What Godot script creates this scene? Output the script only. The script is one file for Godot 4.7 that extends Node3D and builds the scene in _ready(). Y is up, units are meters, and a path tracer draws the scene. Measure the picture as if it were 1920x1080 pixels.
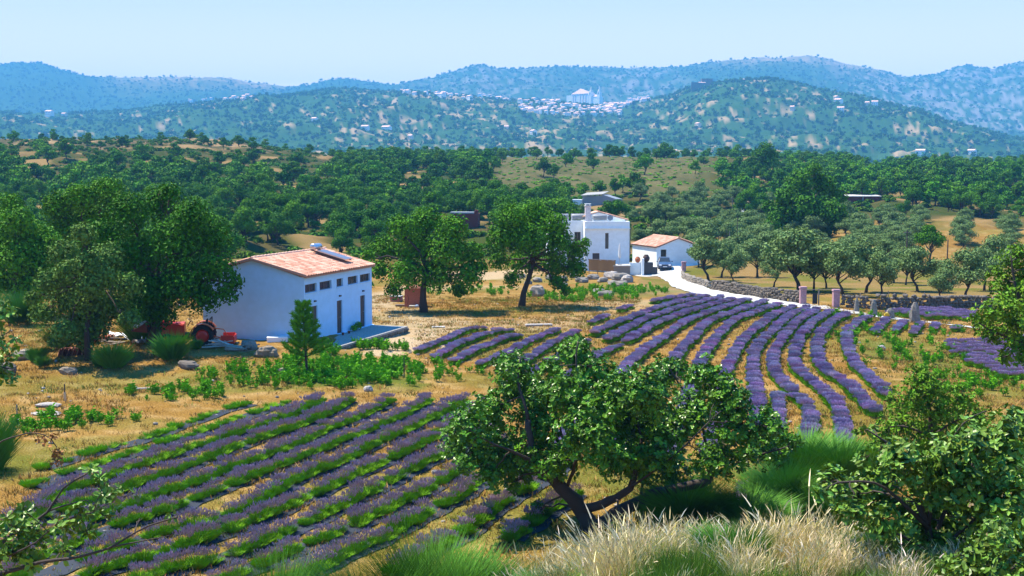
extends Node3D
# A lavender farm in a valley below wooded hills, seen from a bank above the field. y is up, -z is ahead, 1 unit is 1 m.

const F := 2400.0                      # focal length of the lens in pixels of a 1920 x 1080 frame
const EYE := Vector3(0, 11.2, 0)
const TOWARDS_SUN := Vector3(-0.41, 0.88, -0.235)
var pitch := -atan(230.0 / F)
var used := {}
var M := {}
var rng := RandomNumberGenerator.new()
var n_low := FastNoiseLite.new()
var n_mid := FastNoiseLite.new()
var n_fine := FastNoiseLite.new()
var n_rough := FastNoiseLite.new()

# ---------------------------------------------------------------- mesh building
class MB:
	var v := PackedVector3Array()
	var c := PackedColorArray()
	var col := Color.WHITE
	func tri(a: Vector3, b: Vector3, d: Vector3) -> void:
		v.append(a); v.append(b); v.append(d)
		c.append(col); c.append(col); c.append(col)
	func quad(a: Vector3, b: Vector3, d: Vector3, e: Vector3) -> void:
		tri(a, b, d); tri(a, d, e)
	func hexa(p: Array) -> void:        # four corners below, the same four above
		quad(p[0], p[1], p[2], p[3]); quad(p[7], p[6], p[5], p[4])
		for i in 4:
			var j := (i + 1) % 4
			quad(p[i], p[i + 4], p[j + 4], p[j])
	func box(lo: Vector3, hi: Vector3, t := Transform3D()) -> void:
		var p := []
		for y in [lo.y, hi.y]:
			for q in [[lo.x, lo.z], [hi.x, lo.z], [hi.x, hi.z], [lo.x, hi.z]]:
				p.append(t * Vector3(q[0], y, q[1]))
		hexa(p)
	func cbox(at: Vector3, size: Vector3, t := Transform3D()) -> void:
		box(at - size / 2, at + size / 2, t)
	func chamfer(at: Vector3, size: Vector3, ch: float, t := Transform3D()) -> void:   # a box with its upright edges and its top edge cut
		var h := size / 2
		var rings := []
		for k in [[-h.y, 0.0], [h.y - ch, 0.0], [h.y, ch]]:
			var r := []
			var e: float = k[1]
			var a := h.x - e; var b := h.z - e
			for q in [[-a + ch, -b], [a - ch, -b], [a, -b + ch], [a, b - ch], [a - ch, b], [-a + ch, b], [-a, b - ch], [-a, -b + ch]]:
				r.append(t * (at + Vector3(q[0], k[0], q[1])))
			rings.append(r)
		loft(rings, true)
	func loft(rings: Array, caps := true) -> void:
		var n: int = rings[0].size()
		for i in rings.size() - 1:
			for j in n:
				var k := (j + 1) % n
				quad(rings[i][j], rings[i + 1][j], rings[i + 1][k], rings[i][k])
		if caps:
			for e in [0, rings.size() - 1]:
				var m := Vector3.ZERO
				for p in rings[e]: m += p
				m /= n
				for j in n:
					var k := (j + 1) % n
					if e == 0: tri(m, rings[e][j], rings[e][k])
					else: tri(m, rings[e][k], rings[e][j])
	func tube(pts: Array, radii: Array, sides := 6, caps := true) -> void:
		var rings := []
		var side := Vector3.RIGHT
		for i in pts.size():
			var a: Vector3 = pts[max(i - 1, 0)]; var b: Vector3 = pts[min(i + 1, pts.size() - 1)]
			var d := (b - a).normalized()
			if absf(d.dot(side)) > 0.95: side = Vector3.BACK if absf(d.z) < 0.9 else Vector3.UP
			side = (side - d * d.dot(side)).normalized()
			var up := d.cross(side)
			var r := []
			for j in sides:
				var t := TAU * j / sides
				r.append(pts[i] + (side * cos(t) + up * sin(t)) * radii[i])
			rings.append(r)
		loft(rings, caps)
	func lathe(profile: Array, seg := 14, t := Transform3D(), caps := true) -> void:     # profile: [radius, height]
		var rings := []
		for p in profile:
			var r := []
			for j in seg:
				var a := TAU * j / seg
				r.append(t * Vector3(cos(a) * p[0], p[1], sin(a) * p[0]))
			rings.append(r)
		loft(rings, caps)
	func rock(rng: RandomNumberGenerator, at: Vector3, size: Vector3, turn := 0.0, seg := 9) -> void:
		var rings := []
		var b := Basis(Vector3.UP, turn)
		var ph := rng.randf() * 9.0
		for i in range(0, 6):
			var la := -PI / 2 + PI * (i + 0.0) / 5.0
			var r := []
			for j in seg:
				var lo := TAU * j / seg
				var k := 1.0 + 0.14 * sin(lo * 2.0 + ph + i) + 0.1 * sin(lo * 3.0 - ph * 2.0) + rng.randf_range(-0.11, 0.11)
				var rr := pow(maxf(cos(la), 0.0), 0.6) * k
				r.append(at + b * (Vector3(cos(lo) * rr, sin(la) * (0.92 + 0.1 * sin(lo + ph)), sin(lo) * rr) * size * 0.5))
			rings.append(r)
		loft(rings, true)
	func blade(a: Vector3, dir: Vector3, length: float, width: float, bend: Vector3) -> void:
		var s := dir.cross(Vector3(0.3, 0.2, 1.0)).normalized() * width * 0.5
		var m := a + dir * length * 0.55 + bend * 0.3
		var e := a + dir * length + bend
		tri(a - s, m - s * 0.8, a + s)
		tri(a + s, m - s * 0.8, m + s * 0.8)
		tri(m - s * 0.8, e, m + s * 0.8)
	func mesh(m: Material, smooth := false) -> ArrayMesh:
		var am := ArrayMesh.new()
		add_to(am, m, smooth)
		return am
	func add_to(am: ArrayMesh, m: Material, smooth := false) -> void:
		if smooth:
			var st := SurfaceTool.new()
			st.begin(Mesh.PRIMITIVE_TRIANGLES)
			st.set_smooth_group(0)
			for i in v.size():
				st.set_color(c[i]); st.add_vertex(v[i])
			st.generate_normals()
			st.set_material(m)
			st.commit(am)
			return
		var a := []
		a.resize(Mesh.ARRAY_MAX)
		a[Mesh.ARRAY_VERTEX] = v
		a[Mesh.ARRAY_COLOR] = c
		am.add_surface_from_arrays(Mesh.PRIMITIVE_TRIANGLES, a)
		am.surface_set_material(am.get_surface_count() - 1, m)

# ---------------------------------------------------------------- naming and tagging
func numbered(called: String) -> String:
	var k: int = used.get(called, 0)
	used[called] = k + 1
	return called if k == 0 else "%s_%03d" % [called, k]

func tag(o: Node, label: String, category := "", group := "", kind := "") -> Node:
	if label: o.set_meta("label", label)
	if category: o.set_meta("category", category)
	if group: o.set_meta("group", group)
	if kind: o.set_meta("kind", kind)
	return o

func thing(called: String, label: String, category: String, at := Vector3.ZERO, turn := 0.0, group := "") -> Node3D:
	var o := Node3D.new()
	o.name = numbered(called)
	add_child(o)
	o.position = at
	o.rotation.y = turn
	tag(o, label, category, group)
	return o

func put(called: String, m: Mesh, parent: Node = null) -> MeshInstance3D:
	var o := MeshInstance3D.new()
	o.mesh = m
	if parent == null:
		o.name = numbered(called)
		add_child(o)
	else:
		var k := 0
		var nm := called
		var key := str(parent.get_instance_id()) + called
		k = used.get(key, 0)
		used[key] = k + 1
		if k > 0: nm = "%s_%03d" % [called, k]
		o.name = nm
		parent.add_child(o, true)
	return o

func part(called: String, b: MB, m: Material, parent: Node, smooth := false) -> MeshInstance3D:
	return put(called, b.mesh(m, smooth), parent)

func many(called: String, m: Mesh, xf: Array, cols: Array, parent: Node = null) -> MultiMeshInstance3D:
	var mm := MultiMesh.new()
	mm.transform_format = MultiMesh.TRANSFORM_3D
	mm.use_colors = cols.size() > 0
	mm.mesh = m
	mm.instance_count = xf.size()
	for i in xf.size():
		mm.set_instance_transform(i, xf[i])
		if cols.size() > 0: mm.set_instance_color(i, cols[i])
	var o := MultiMeshInstance3D.new()
	o.multimesh = mm
	o.set_meta("kind", "stuff")
	if parent == null:
		o.name = numbered(called)
		add_child(o)
	else:
		o.name = called
		parent.add_child(o, true)
	return o

func copy(o: Node3D, label := "", group := "") -> Node3D:
	var base := String(o.name).rstrip("0123456789").trim_suffix("_")
	var r := o.duplicate() as Node3D
	r.name = numbered(base)
	add_child(r)
	if label: r.set_meta("label", label)
	if group: r.set_meta("group", group)
	return r

# ---------------------------------------------------------------- materials
func lin(r: float, g: float, b: float) -> Color:
	return Color(r, g, b).linear_to_srgb()

func mat(c: Color, rough := 0.85, metal := 0.0) -> StandardMaterial3D:
	var m := StandardMaterial3D.new()
	m.albedo_color = c.linear_to_srgb()
	m.roughness = rough
	m.metallic = metal
	return m

func noise_tex(freq: float, a: Color, b: Color, seed_: int, size := 512, octaves := 5) -> NoiseTexture2D:
	var n := FastNoiseLite.new()
	n.seed = seed_; n.frequency = freq; n.fractal_octaves = octaves
	n.noise_type = FastNoiseLite.TYPE_SIMPLEX
	var t := NoiseTexture2D.new()
	t.width = size; t.height = size; t.seamless = true; t.noise = n
	var g := Gradient.new()
	g.set_color(0, a); g.set_color(1, b)
	t.color_ramp = g
	return t

func worn(c: Color, rough: float, tex: Texture2D, scale := 0.5, bump := 0.0) -> StandardMaterial3D:
	var m := mat(c, rough)
	m.albedo_texture = tex
	m.uv1_triplanar = true
	m.uv1_world_triplanar = true
	m.uv1_scale = Vector3.ONE * scale
	if bump > 0.0:
		m.normal_enabled = true
		m.normal_texture = T_norm
		m.normal_scale = bump
	return m

var T_norm: NoiseTexture2D

func leafy(c: Color, through := 0.35, rough := 0.55) -> StandardMaterial3D:
	var m := mat(c, rough)
	m.vertex_color_use_as_albedo = true
	m.cull_mode = BaseMaterial3D.CULL_DISABLED
	m.backlight_enabled = true
	m.backlight = Color(through, through, through * 0.35)
	m.metallic_specular = 0.16
	return m

# ---------------------------------------------------------------- the lie of the land
func sstep(a: float, b: float, x: float) -> float:
	var t := clampf((x - a) / (b - a), 0.0, 1.0)
	return t * t * (3.0 - 2.0 * t)

func curve(pts: Array, x: float) -> float:           # flat list x0, y0, x1, y1, ...
	if x <= pts[0]: return pts[1]
	for i in range(2, pts.size(), 2):
		if x <= pts[i]:
			var t: float = (x - pts[i - 2]) / (pts[i] - pts[i - 2])
			t = t * t * (3.0 - 2.0 * t) * 0.5 + t * 0.5
			return lerpf(pts[i - 1], pts[i + 1], t)
	return pts[pts.size() - 1]

# the ridges, as how high they stand over the horizon in thousandths of their distance, against the direction
const SKYLINE := [-420, 72, -400, 77, -382, 79, -369, 78, -365, 78, -346, 73, -325, 67, -275, 68, -225, 67, -196, 63, -173, 60, -160, 61, -133, 66, -112, 63, -92, 61, -67, 66, -46, 72, -27, 77, -8, 74, 37, 75, 100, 75, 129, 75, 154, 78, 192, 82, 237, 83, 267, 76, 304, 67, 325, 70, 350, 77, 371, 74, 383, 77, 400, 80, 440, 88]
const CREST := [-420, 40, -400, 41, -358, 37, -317, 40, -262, 45, -192, 53, -133, 60, -92, 56, 0, 50, 79, 45, 117, 52, 142, 61, 167, 65, 200, 66, 250, 56, 308, 44, 350, 31, 400, 19, 440, 15]

func ridge_height(u: float) -> float:
	return 14.5 + 8.5 * sstep(-0.12, -0.24, u) - 4.0 * sstep(0.16, 0.3, u)

func land(x: float, z: float) -> float:
	var d := -z
	var u := x / maxf(d, 25.0)
	if d <= 640.0:
		var y := -2.2 * sstep(85.0, 165.0, d)
		y += (ridge_height(u) + 2.2) * sstep(205.0, 640.0, d)
		var bumps := 0.35 * sstep(120.0, 220.0, d)
		y += n_mid.get_noise_2d(x, z) * (0.22 + 2.2 * bumps * 3.0)
		y += n_fine.get_noise_2d(x, z) * 0.07
		y += 0.48 * sstep(66.0, 73.0, d) * sstep(108.0, 98.0, d) * sstep(-0.115, -0.15, u)      # the yard of the farmhouse
		# the bank under the camera
		var right := sstep(-0.16, 0.12, u)
		var bank := curve([-40, 9.6, 0, 9.5, 10, 7.4, 20, 4.75, 28, 2.2, 34, 0.5, 38, 0.0], d)
		var low := curve([-40, 9.6, 0, 9.5, 8, 6.4, 16, 2.6, 24, 0.4, 30, 0.0], d)
		y += lerpf(low, bank, right)
		y += 2.0 * sstep(0.3, 0.4, u) * sstep(42.0, 31.0, d) * sstep(19.0, 28.0, d)
		return y
	var h0 := ridge_height(u)
	var hd2 := 3600.0 - 550.0 * sstep(0.1, 0.17, u)
	var uk := u * 1000.0
	var h2: float = 11.2 + curve(CREST, uk) * hd2 * 0.001
	var h3: float = 11.2 + curve(SKYLINE, uk) * 6.8
	var foot := 11.2 + 0.004 * 2000.0
	var h := curve([640.0, h0, 1040.0, h0 - 22.0, 2000.0, foot, hd2, h2, hd2 + 820.0, h2 - 22.0, 6800.0, h3, 8900.0, h3 * 0.55], d)
	var rough := sstep(1000.0, 2000.0, d)
	h += (n_low.get_noise_2d(x, z) * 34.0 + n_rough.get_noise_2d(x * 1.4, z * 1.4) * 14.0) * rough * (1.0 - 0.8 * sstep(6200.0, 6800.0, d)) * (1.0 - 0.75 * exp(-pow((d - hd2) / 250.0, 2.0)))
	return h

func ground_color(_x: float, _z: float) -> Color:
	return Color.WHITE

func ray(px: float, py: float) -> Vector3:
	return Vector3((px - 960.0) / F, -(py - 540.0) / F, -1.0).rotated(Vector3.RIGHT, pitch)

func spot(px: float, py: float, lift := 0.0) -> Vector3:      # where the line of sight through that point of the frame meets the land
	var r := ray(px, py)
	var t := 6.0
	while t < 11000.0:
		var p := EYE + r * t
		if p.y < land(p.x, p.z) + lift:
			var a := t / 1.012 - 0.15
			var b := t
			for k in 18:
				var m := (a + b) / 2
				p = EYE + r * m
				if p.y < land(p.x, p.z) + lift: b = m
				else: a = m
			p = EYE + r * b
			p.y = land(p.x, p.z)
			return p
		t = t * 1.012 + 0.15
	return EYE + r * 5000.0

func far_at(px: float, py: float, d: float) -> Vector3:        # a point at that depth
	var r := ray(px, py)
	return EYE + r * (d / -r.z)

func on_land(x: float, z: float, up := 0.0) -> Vector3:
	return Vector3(x, land(x, z) + up, z)

func path_of(px: Array, step: float, lift := 0.0) -> PackedVector3Array:   # flat list of frame points -> points on the land, evenly spaced
	var c := Curve3D.new()
	var pts := []
	for i in range(0, px.size(), 2): pts.append(spot(px[i], px[i + 1], lift))
	for i in pts.size():
		var a: Vector3 = pts[max(i - 1, 0)]; var b: Vector3 = pts[min(i + 1, pts.size() - 1)]
		var t := (b - a) / 6.0
		c.add_point(pts[i], -t, t)
	var out := PackedVector3Array()
	var length := c.get_baked_length()
	var n := int(length / step) + 1
	for i in n:
		var p := c.sample_baked(length * i / maxf(n - 1, 1))
		out.append(on_land(p.x, p.z))
	return out

# ---------------------------------------------------------------- the scene
func _ready() -> void:
	rng.seed = 71
	n_low.seed = 3; n_low.frequency = 0.0022; n_low.fractal_octaves = 4
	n_mid.seed = 8; n_mid.frequency = 0.03; n_mid.fractal_octaves = 3
	n_fine.seed = 15; n_fine.frequency = 0.45; n_fine.fractal_octaves = 2
	n_rough.seed = 21; n_rough.frequency = 0.008; n_rough.fractal_octaves = 5

	var cam := Camera3D.new()
	cam.name = "camera"
	cam.position = EYE
	cam.rotation.x = pitch
	cam.fov = rad_to_deg(2.0 * atan(540.0 / F))
	cam.near = 0.1
	cam.far = 14000.0
	add_child(cam)

	var sky_mat := ProceduralSkyMaterial.new()
	sky_mat.sky_top_color = lin(0.02, 0.24, 0.70)
	sky_mat.sky_horizon_color = lin(2.45, 1.72, 0.68)
	sky_mat.sky_curve = 0.053
	sky_mat.sky_energy_multiplier = 0.94
	sky_mat.ground_bottom_color = lin(0.2, 0.2, 0.15)
	sky_mat.ground_horizon_color = lin(0.5, 0.6, 0.65)
	sky_mat.sun_angle_max = 4.0
	var sky := Sky.new()
	sky.sky_material = sky_mat
	var env := Environment.new()
	env.background_mode = Environment.BG_SKY
	env.sky = sky
	env.tonemap_mode = Environment.TONE_MAPPER_LINEAR
	env.tonemap_exposure = 2.4
	env.fog_enabled = true
	env.fog_light_color = lin(0.14, 0.52, 1.0)
	env.fog_density = 0.000175
	env.sdfgi_enabled = true
	env.ssao_enabled = true
	env.ssil_enabled = true
	var we := WorldEnvironment.new()
	we.name = "world_environment"
	we.environment = env
	add_child(we)

	var sun := DirectionalLight3D.new()
	sun.name = "sun"
	sun.light_color = Color(1.0, 0.95, 0.86)
	sun.light_energy = 1.6
	sun.light_angular_distance = 0.5
	sun.shadow_enabled = true
	add_child(sun)
	sun.look_at_from_position(Vector3.ZERO, -TOWARDS_SUN)

	T_norm = noise_tex(0.03, Color.BLACK, Color.WHITE, 5)
	T_norm.as_normal_map = true
	T_norm.bump_strength = 6.0
	make_materials()
	build_land()
	build_paths()
	build_buildings()
	build_hamlets()
	build_yard()
	build_farm_objects()
	build_trees()
	build_forest()
	build_lavender()
	build_hero_oak()
	build_foreground()

func make_materials() -> void:
	var grain := noise_tex(0.02, Color(0.72, 0.72, 0.72), Color.WHITE, 11)
	var faint := noise_tex(0.008, Color(0.95, 0.95, 0.94), Color.WHITE, 14)
	var blotch := noise_tex(0.008, Color(0.86, 0.85, 0.83), Color.WHITE, 12)
	M.ground = worn(Color(1, 1, 1), 1.0, noise_tex(0.035, Color(0.55, 0.52, 0.48), Color(1, 1, 1), 13, 1024, 6), 0.22, 0.7)
	M.ground.vertex_color_use_as_albedo = true
	M.ground.metallic_specular = 0.1
	M.hill = mat(Color.WHITE, 1.0)
	M.hill.vertex_color_use_as_albedo = true
	M.hill.metallic_specular = 0.1
	M.shade_blue_plaster = worn(Color(0.43, 0.67, 0.90), 0.9, faint, 0.35, 0.05)  # farmhouse white, with the blue of its shade put into the colour
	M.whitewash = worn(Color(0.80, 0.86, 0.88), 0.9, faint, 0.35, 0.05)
	M.concrete = worn(Color(0.36, 0.36, 0.35), 0.9, grain, 0.5, 0.3)
	M.pale_concrete = worn(Color(0.56, 0.55, 0.52), 0.9, grain, 0.12, 0.2)
	M.stone = worn(Color(0.27, 0.22, 0.16), 0.95, grain, 1.4, 0.8)
	M.stone_b = worn(Color(0.36, 0.31, 0.25), 0.95, grain, 1.2, 0.8)
	M.stone_c = worn(Color(0.19, 0.16, 0.13), 0.95, grain, 1.7, 0.8)
	M.granite = worn(Color(0.27, 0.245, 0.21), 0.95, grain, 0.6, 0.9)
	M.pale_granite = worn(Color(0.46, 0.42, 0.38), 0.95, grain, 0.6, 0.9)
	M.tile_a = worn(Color(0.56, 0.28, 0.19), 0.85, blotch, 2.0)
	M.tile_b = worn(Color(0.66, 0.40, 0.29), 0.85, blotch, 2.0)
	M.tile_c = worn(Color(0.46, 0.21, 0.13), 0.85, blotch, 2.0)
	M.dark_metal = mat(Color(0.05, 0.05, 0.055), 0.5, 0.3)
	M.steel = mat(Color(0.5, 0.52, 0.55), 0.3, 0.8)
	M.grey_paint = mat(Color(0.22, 0.24, 0.26), 0.5)
	M.window_frame = mat(Color(0.16, 0.13, 0.11), 0.5)
	M.pane = mat(Color(0.03, 0.035, 0.04), 0.08)
	M.door = worn(Color(0.10, 0.075, 0.07), 0.5, grain, 2.0)
	M.collector = mat(Color(0.12, 0.13, 0.17), 0.3)
	M.red_paint = mat(Color(0.55, 0.03, 0.015), 0.35)
	M.orange_paint = mat(Color(0.62, 0.13, 0.03), 0.4)
	M.tyre = mat(Color(0.018, 0.018, 0.02), 0.9)
	M.black = mat(Color(0.02, 0.02, 0.022), 0.8)
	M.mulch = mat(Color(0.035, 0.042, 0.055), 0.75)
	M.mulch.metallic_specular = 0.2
	M.car_paint = mat(Color(0.008, 0.035, 0.1), 0.3, 0.1)
	M.car_paint.clearcoat_enabled = true
	M.lamp_glass = mat(Color(0.8, 0.82, 0.85), 0.1)
	M.brick_pink = worn(Color(0.50, 0.17, 0.12), 0.95, grain, 0.9, 0.4)
	M.chimney = worn(Color(0.66, 0.6, 0.64), 0.9, blotch, 0.8, 0.2)
	M.pink = worn(Color(0.42, 0.24, 0.28), 0.9, blotch, 0.8, 0.2)
	M.brick_red = worn(Color(0.24, 0.045, 0.03), 0.95, grain, 1.2, 0.4)
	M.wood = worn(Color(0.30, 0.25, 0.2), 0.9, grain, 1.5, 0.4)
	M.pale_wood = worn(Color(0.62, 0.56, 0.5), 0.9, grain, 1.5, 0.3)
	M.bamboo = worn(Color(0.5, 0.29, 0.11), 0.85, grain, 2.0, 0.3)
	M.clay = worn(Color(0.55, 0.15, 0.05), 0.8, grain, 1.5, 0.3)
	M.dark_clay = worn(Color(0.07, 0.035, 0.03), 0.8, grain, 1.5, 0.3)
	M.canvas = mat(Color(0.7, 0.68, 0.64), 0.95)
	M.dark_canvas = mat(Color(0.04, 0.015, 0.02), 0.95)
	M.sack = mat(Color(0.7, 0.66, 0.6), 0.95)
	M.blue_sheet = mat(Color(0.35, 0.5, 0.75), 0.6)
	M.rust = worn(Color(0.22, 0.06, 0.03), 0.95, grain, 2.0, 0.4)
	M.bark = worn(Color(0.075, 0.055, 0.045), 0.95, grain, 2.2, 1.0)
	M.pale_bark = worn(Color(0.17, 0.14, 0.11), 0.95, grain, 2.2, 1.0)
	M.yellow = mat(Color(0.7, 0.45, 0.02), 0.6)
	M.white_plastic = mat(Color(0.75, 0.75, 0.75), 0.5)
	M.leaf_oak = leafy(Color(0.07, 0.205, 0.008))
	M.leaf_deep = leafy(Color(0.042, 0.15, 0.008))
	M.leaf_light = leafy(Color(0.105, 0.26, 0.01))
	M.leaf_grey = leafy(Color(0.10, 0.195, 0.035), 0.35)
	M.leaf_olive = leafy(Color(0.15, 0.24, 0.08), 0.35)
	M.leaf_pine = leafy(Color(0.085, 0.25, 0.012), 0.35)
	M.leaf_gum = leafy(Color(0.055, 0.17, 0.009), 0.35)
	M.leaf_hero = leafy(Color(0.075, 0.195, 0.012), 0.35, 0.32)
	M.leaf_hero.metallic_specular = 0.3
	M.leaf_side = leafy(Color(0.10, 0.22, 0.014), 0.35, 0.4)
	M.leaf_near = leafy(Color(0.115, 0.225, 0.028), 0.35, 0.36)
	M.leaf_near.metallic_specular = 0.3
	M.leaf_brown = leafy(Color(0.3, 0.14, 0.05), 0.3)
	M.broom = leafy(Color(0.09, 0.25, 0.03), 0.4)
	M.weed = leafy(Color(0.12, 0.36, 0.01), 0.45)
	M.lav_leaf = leafy(Color(0.15, 0.36, 0.012), 0.4, 0.7)
	M.lav_flower = leafy(Color(0.40, 0.285, 0.385), 0.4, 0.8)
	M.lav_bloom = leafy(Color(0.43, 0.32, 0.52), 0.4, 0.8)
	M.straw = leafy(Color(0.84, 0.74, 0.52), 0.6, 0.7)
	M.straw_short = leafy(Color(0.42, 0.26, 0.075), 0.4, 0.8)
	M.fescue = leafy(Color(0.13, 0.25, 0.035), 0.45, 0.6)
	M.far_leaf = leafy(Color(0.055, 0.16, 0.02), 0.2, 0.8)
	M.house_white = mat(Color(0.9, 0.87, 0.83), 0.9)
	M.house_cream = mat(Color(0.66, 0.58, 0.46), 0.9)
	M.house_tile = mat(Color(0.72, 0.46, 0.37), 0.9)
	M.house_dark = mat(Color(0.06, 0.06, 0.07), 0.5)

const STRAW := Color(0.39, 0.245, 0.072)
const DIRT := Color(0.62, 0.49, 0.32)
const GRASS := Color(0.14, 0.19, 0.03)
const SCRUB := Color(0.075, 0.095, 0.028)
const MEADOW := Color(0.135, 0.145, 0.05)
const TERRACE := Color(0.50, 0.33, 0.14)
var blobs := []

# patches of pale trodden earth and of green among the straw: centre in the frame, half sizes in metres, colour, strength
const PATCHES := [
	[770, 640, 3.0, 4.5, 0, 1.0], [740, 652, 1.6, 2.0, 0, 1.0], [715, 660, 1.2, 1.4, 0, 1.0], [800, 625, 1.5, 4.0, 0, 0.9], [820, 605, 3.0, 7.0, 0, 0.6], [740, 590, 2.5, 8.0, 0, 0.5], [720, 558, 2.5, 14.0, 0, 0.9],
	[1010, 605, 7.0, 5.0, 0, 0.45], [1150, 565, 5.0, 9.0, 0, 0.5], [1235, 545, 4.0, 6.0, 0, 1.0], [900, 520, 9.0, 9.0, 0, 0.8], [850, 540, 6.0, 6.0, 0, 0.5],
	[650, 700, 3.6, 4.5, 1, 0.9], [720, 715, 2.4, 3.0, 1, 0.7], [500, 715, 4.0, 3.0, 1, 0.45], [340, 735, 3.0, 2.4, 1, 0.4], [180, 790, 3.0, 1.6, 1, 0.35], [590, 470, 9.0, 14.0, 1, 0.9], [520, 465, 6.0, 12.0, 1, 0.8],
	[1180, 545, 4.0, 8.0, 1, 0.8], [1100, 555, 5.0, 5.0, 1, 0.4], [890, 545, 4.0, 5.0, 1, 0.5], [1740, 650, 3.0, 14.0, 1, 0.35], [1680, 660, 2.0, 10.0, 1, 0.6], [1850, 730, 5.0, 5.0, 1, 0.4], [1700, 590, 12.0, 3.5, 1, 0.75],
	[1620, 545, 10.0, 3.0, 1, 0.55], [1780, 548, 16.0, 2.2, 1, 0.6], [1640, 528, 20.0, 3.0, 1, 0.4], [1250, 900, 3.0, 5.0, 1, 0.6], [1350, 960, 4.0, 3.0, 1, 0.5], [970, 960, 2.0, 4.0, 1, 0.35], [760, 1000, 3.0, 3.0, 1, 0.4], [560, 1050, 4.0, 3.0, 1, 0.35], [300, 960, 4.0, 3.0, 1, 0.4],
	[1600, 640, 1.2, 14.0, 1, 0.5], [1570, 660, 0.7, 10.0, 1, 0.45], [1480, 650, 0.7, 10.0, 1, 0.4], [1060, 870, 4.0, 6.0, 1, 0.35], [1640, 790, 3.0, 5.0, 1, 0.5], [130, 860, 3.0, 2.0, 1, 0.25], [30, 880, 3.0, 3.0, 1, 0.5],
]

func make_blobs() -> void:
	for p in PATCHES:
		blobs.append([spot(p[0], p[1]), p[2], p[3], DIRT if p[4] == 0 else GRASS, p[5]])

func terraces(u: float, d: float) -> float:        # the straw strips of the orchard on the right
	return sstep(0.19, 0.23, u) * sstep(135.0, 150.0, d) * sstep(300.0, 250.0, d)

func ground_tone(x: float, d: float) -> Color:
	var u := x / maxf(d, 25.0)
	var a := n_mid.get_noise_2d(x * 3.0, -d * 3.0)
	var b := n_fine.get_noise_2d(x * 1.3 + 70.0, -d * 1.3)
	var c := STRAW.lerp(Color(0.33, 0.185, 0.045), clampf(0.35 + a * 1.1, 0.0, 1.0))
	c = c.lerp(Color(0.55, 0.38, 0.16), clampf(b * 1.4, 0.0, 0.8))
	c = c.lerp(GRASS, clampf((n_mid.get_noise_2d(x * 2.1 - 300.0, d * 2.1) - 0.06) * 1.8, 0.0, 0.45))
	if d < 190.0:
		for k in blobs:
			var at: Vector3 = k[0]
			var rx: float = k[1]
			if absf(x - at.x) > rx * 1.7: continue
			var q := Vector2((x - at.x) / rx, (d + at.z) / k[2]).length() + a * 0.5 + b * 0.5
			if q < 1.25: c = c.lerp(k[3], float(k[4]) * sstep(1.25, 0.5, q))
	if d > 105.0:
		var wild := sstep(105.0, 135.0, d) if u < -0.13 else sstep(160.0, 185.0, d)
		var f := Color(0.13, 0.115, 0.04).lerp(Color(0.07, 0.1, 0.02), clampf(0.5 + a * 2.0, 0.0, 1.0))
		var tan := sstep(0.2, 0.42, n_mid.get_noise_2d(x * 0.8 + 900.0, d * 0.8))
		f = f.lerp(Color(0.45, 0.3, 0.13), tan * 0.8)
		var green_lane := sstep(0.1, 0.3, a)
		if d < 200.0 and u < -0.1: f = f.lerp(Color(0.2, 0.2, 0.05), 0.6).lerp(GRASS, green_lane)
		c = c.lerp(f, wild * (1.0 - 0.92 * terraces(u, d)))
		var mead := sstep(330.0, 370.0, d - 60.0 * sstep(0.03, 0.0, u)) * sstep(-0.03, 0.0, u + a * 0.02) * sstep(0.17, 0.13, u)
		var mcol := MEADOW.lerp(Color(0.2, 0.18, 0.08), clampf(0.4 + a * 1.6 + b, 0.0, 1.0))
		c = c.lerp(mcol, mead)
		if u < -0.17:
			var bare := sstep(500.0, 540.0, d) * sstep(-0.17, -0.2, u)
			var t := n_mid.get_noise_2d(x * 0.9, d * 2.5) + b * 0.5
			c = c.lerp(Color(0.17, 0.14, 0.08).lerp(Color(0.42, 0.3, 0.15), sstep(0.02, 0.3, t)).lerp(SCRUB, sstep(0.0, -0.2, t) * 0.7), bare)
	if u > 0.1 and d > 112.0:
		c = c.lerp(Color(0.33, 0.23, 0.1).lerp(GRASS, clampf(0.35 + a * 2.2, 0.0, 0.9)), 0.75 * sstep(112.0, 120.0, d) * sstep(185.0, 165.0, d))
	if d < 40.0:
		c = c.lerp(Color(0.3, 0.24, 0.11), 0.6 * sstep(36.0, 28.0, d))
	return c

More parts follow.
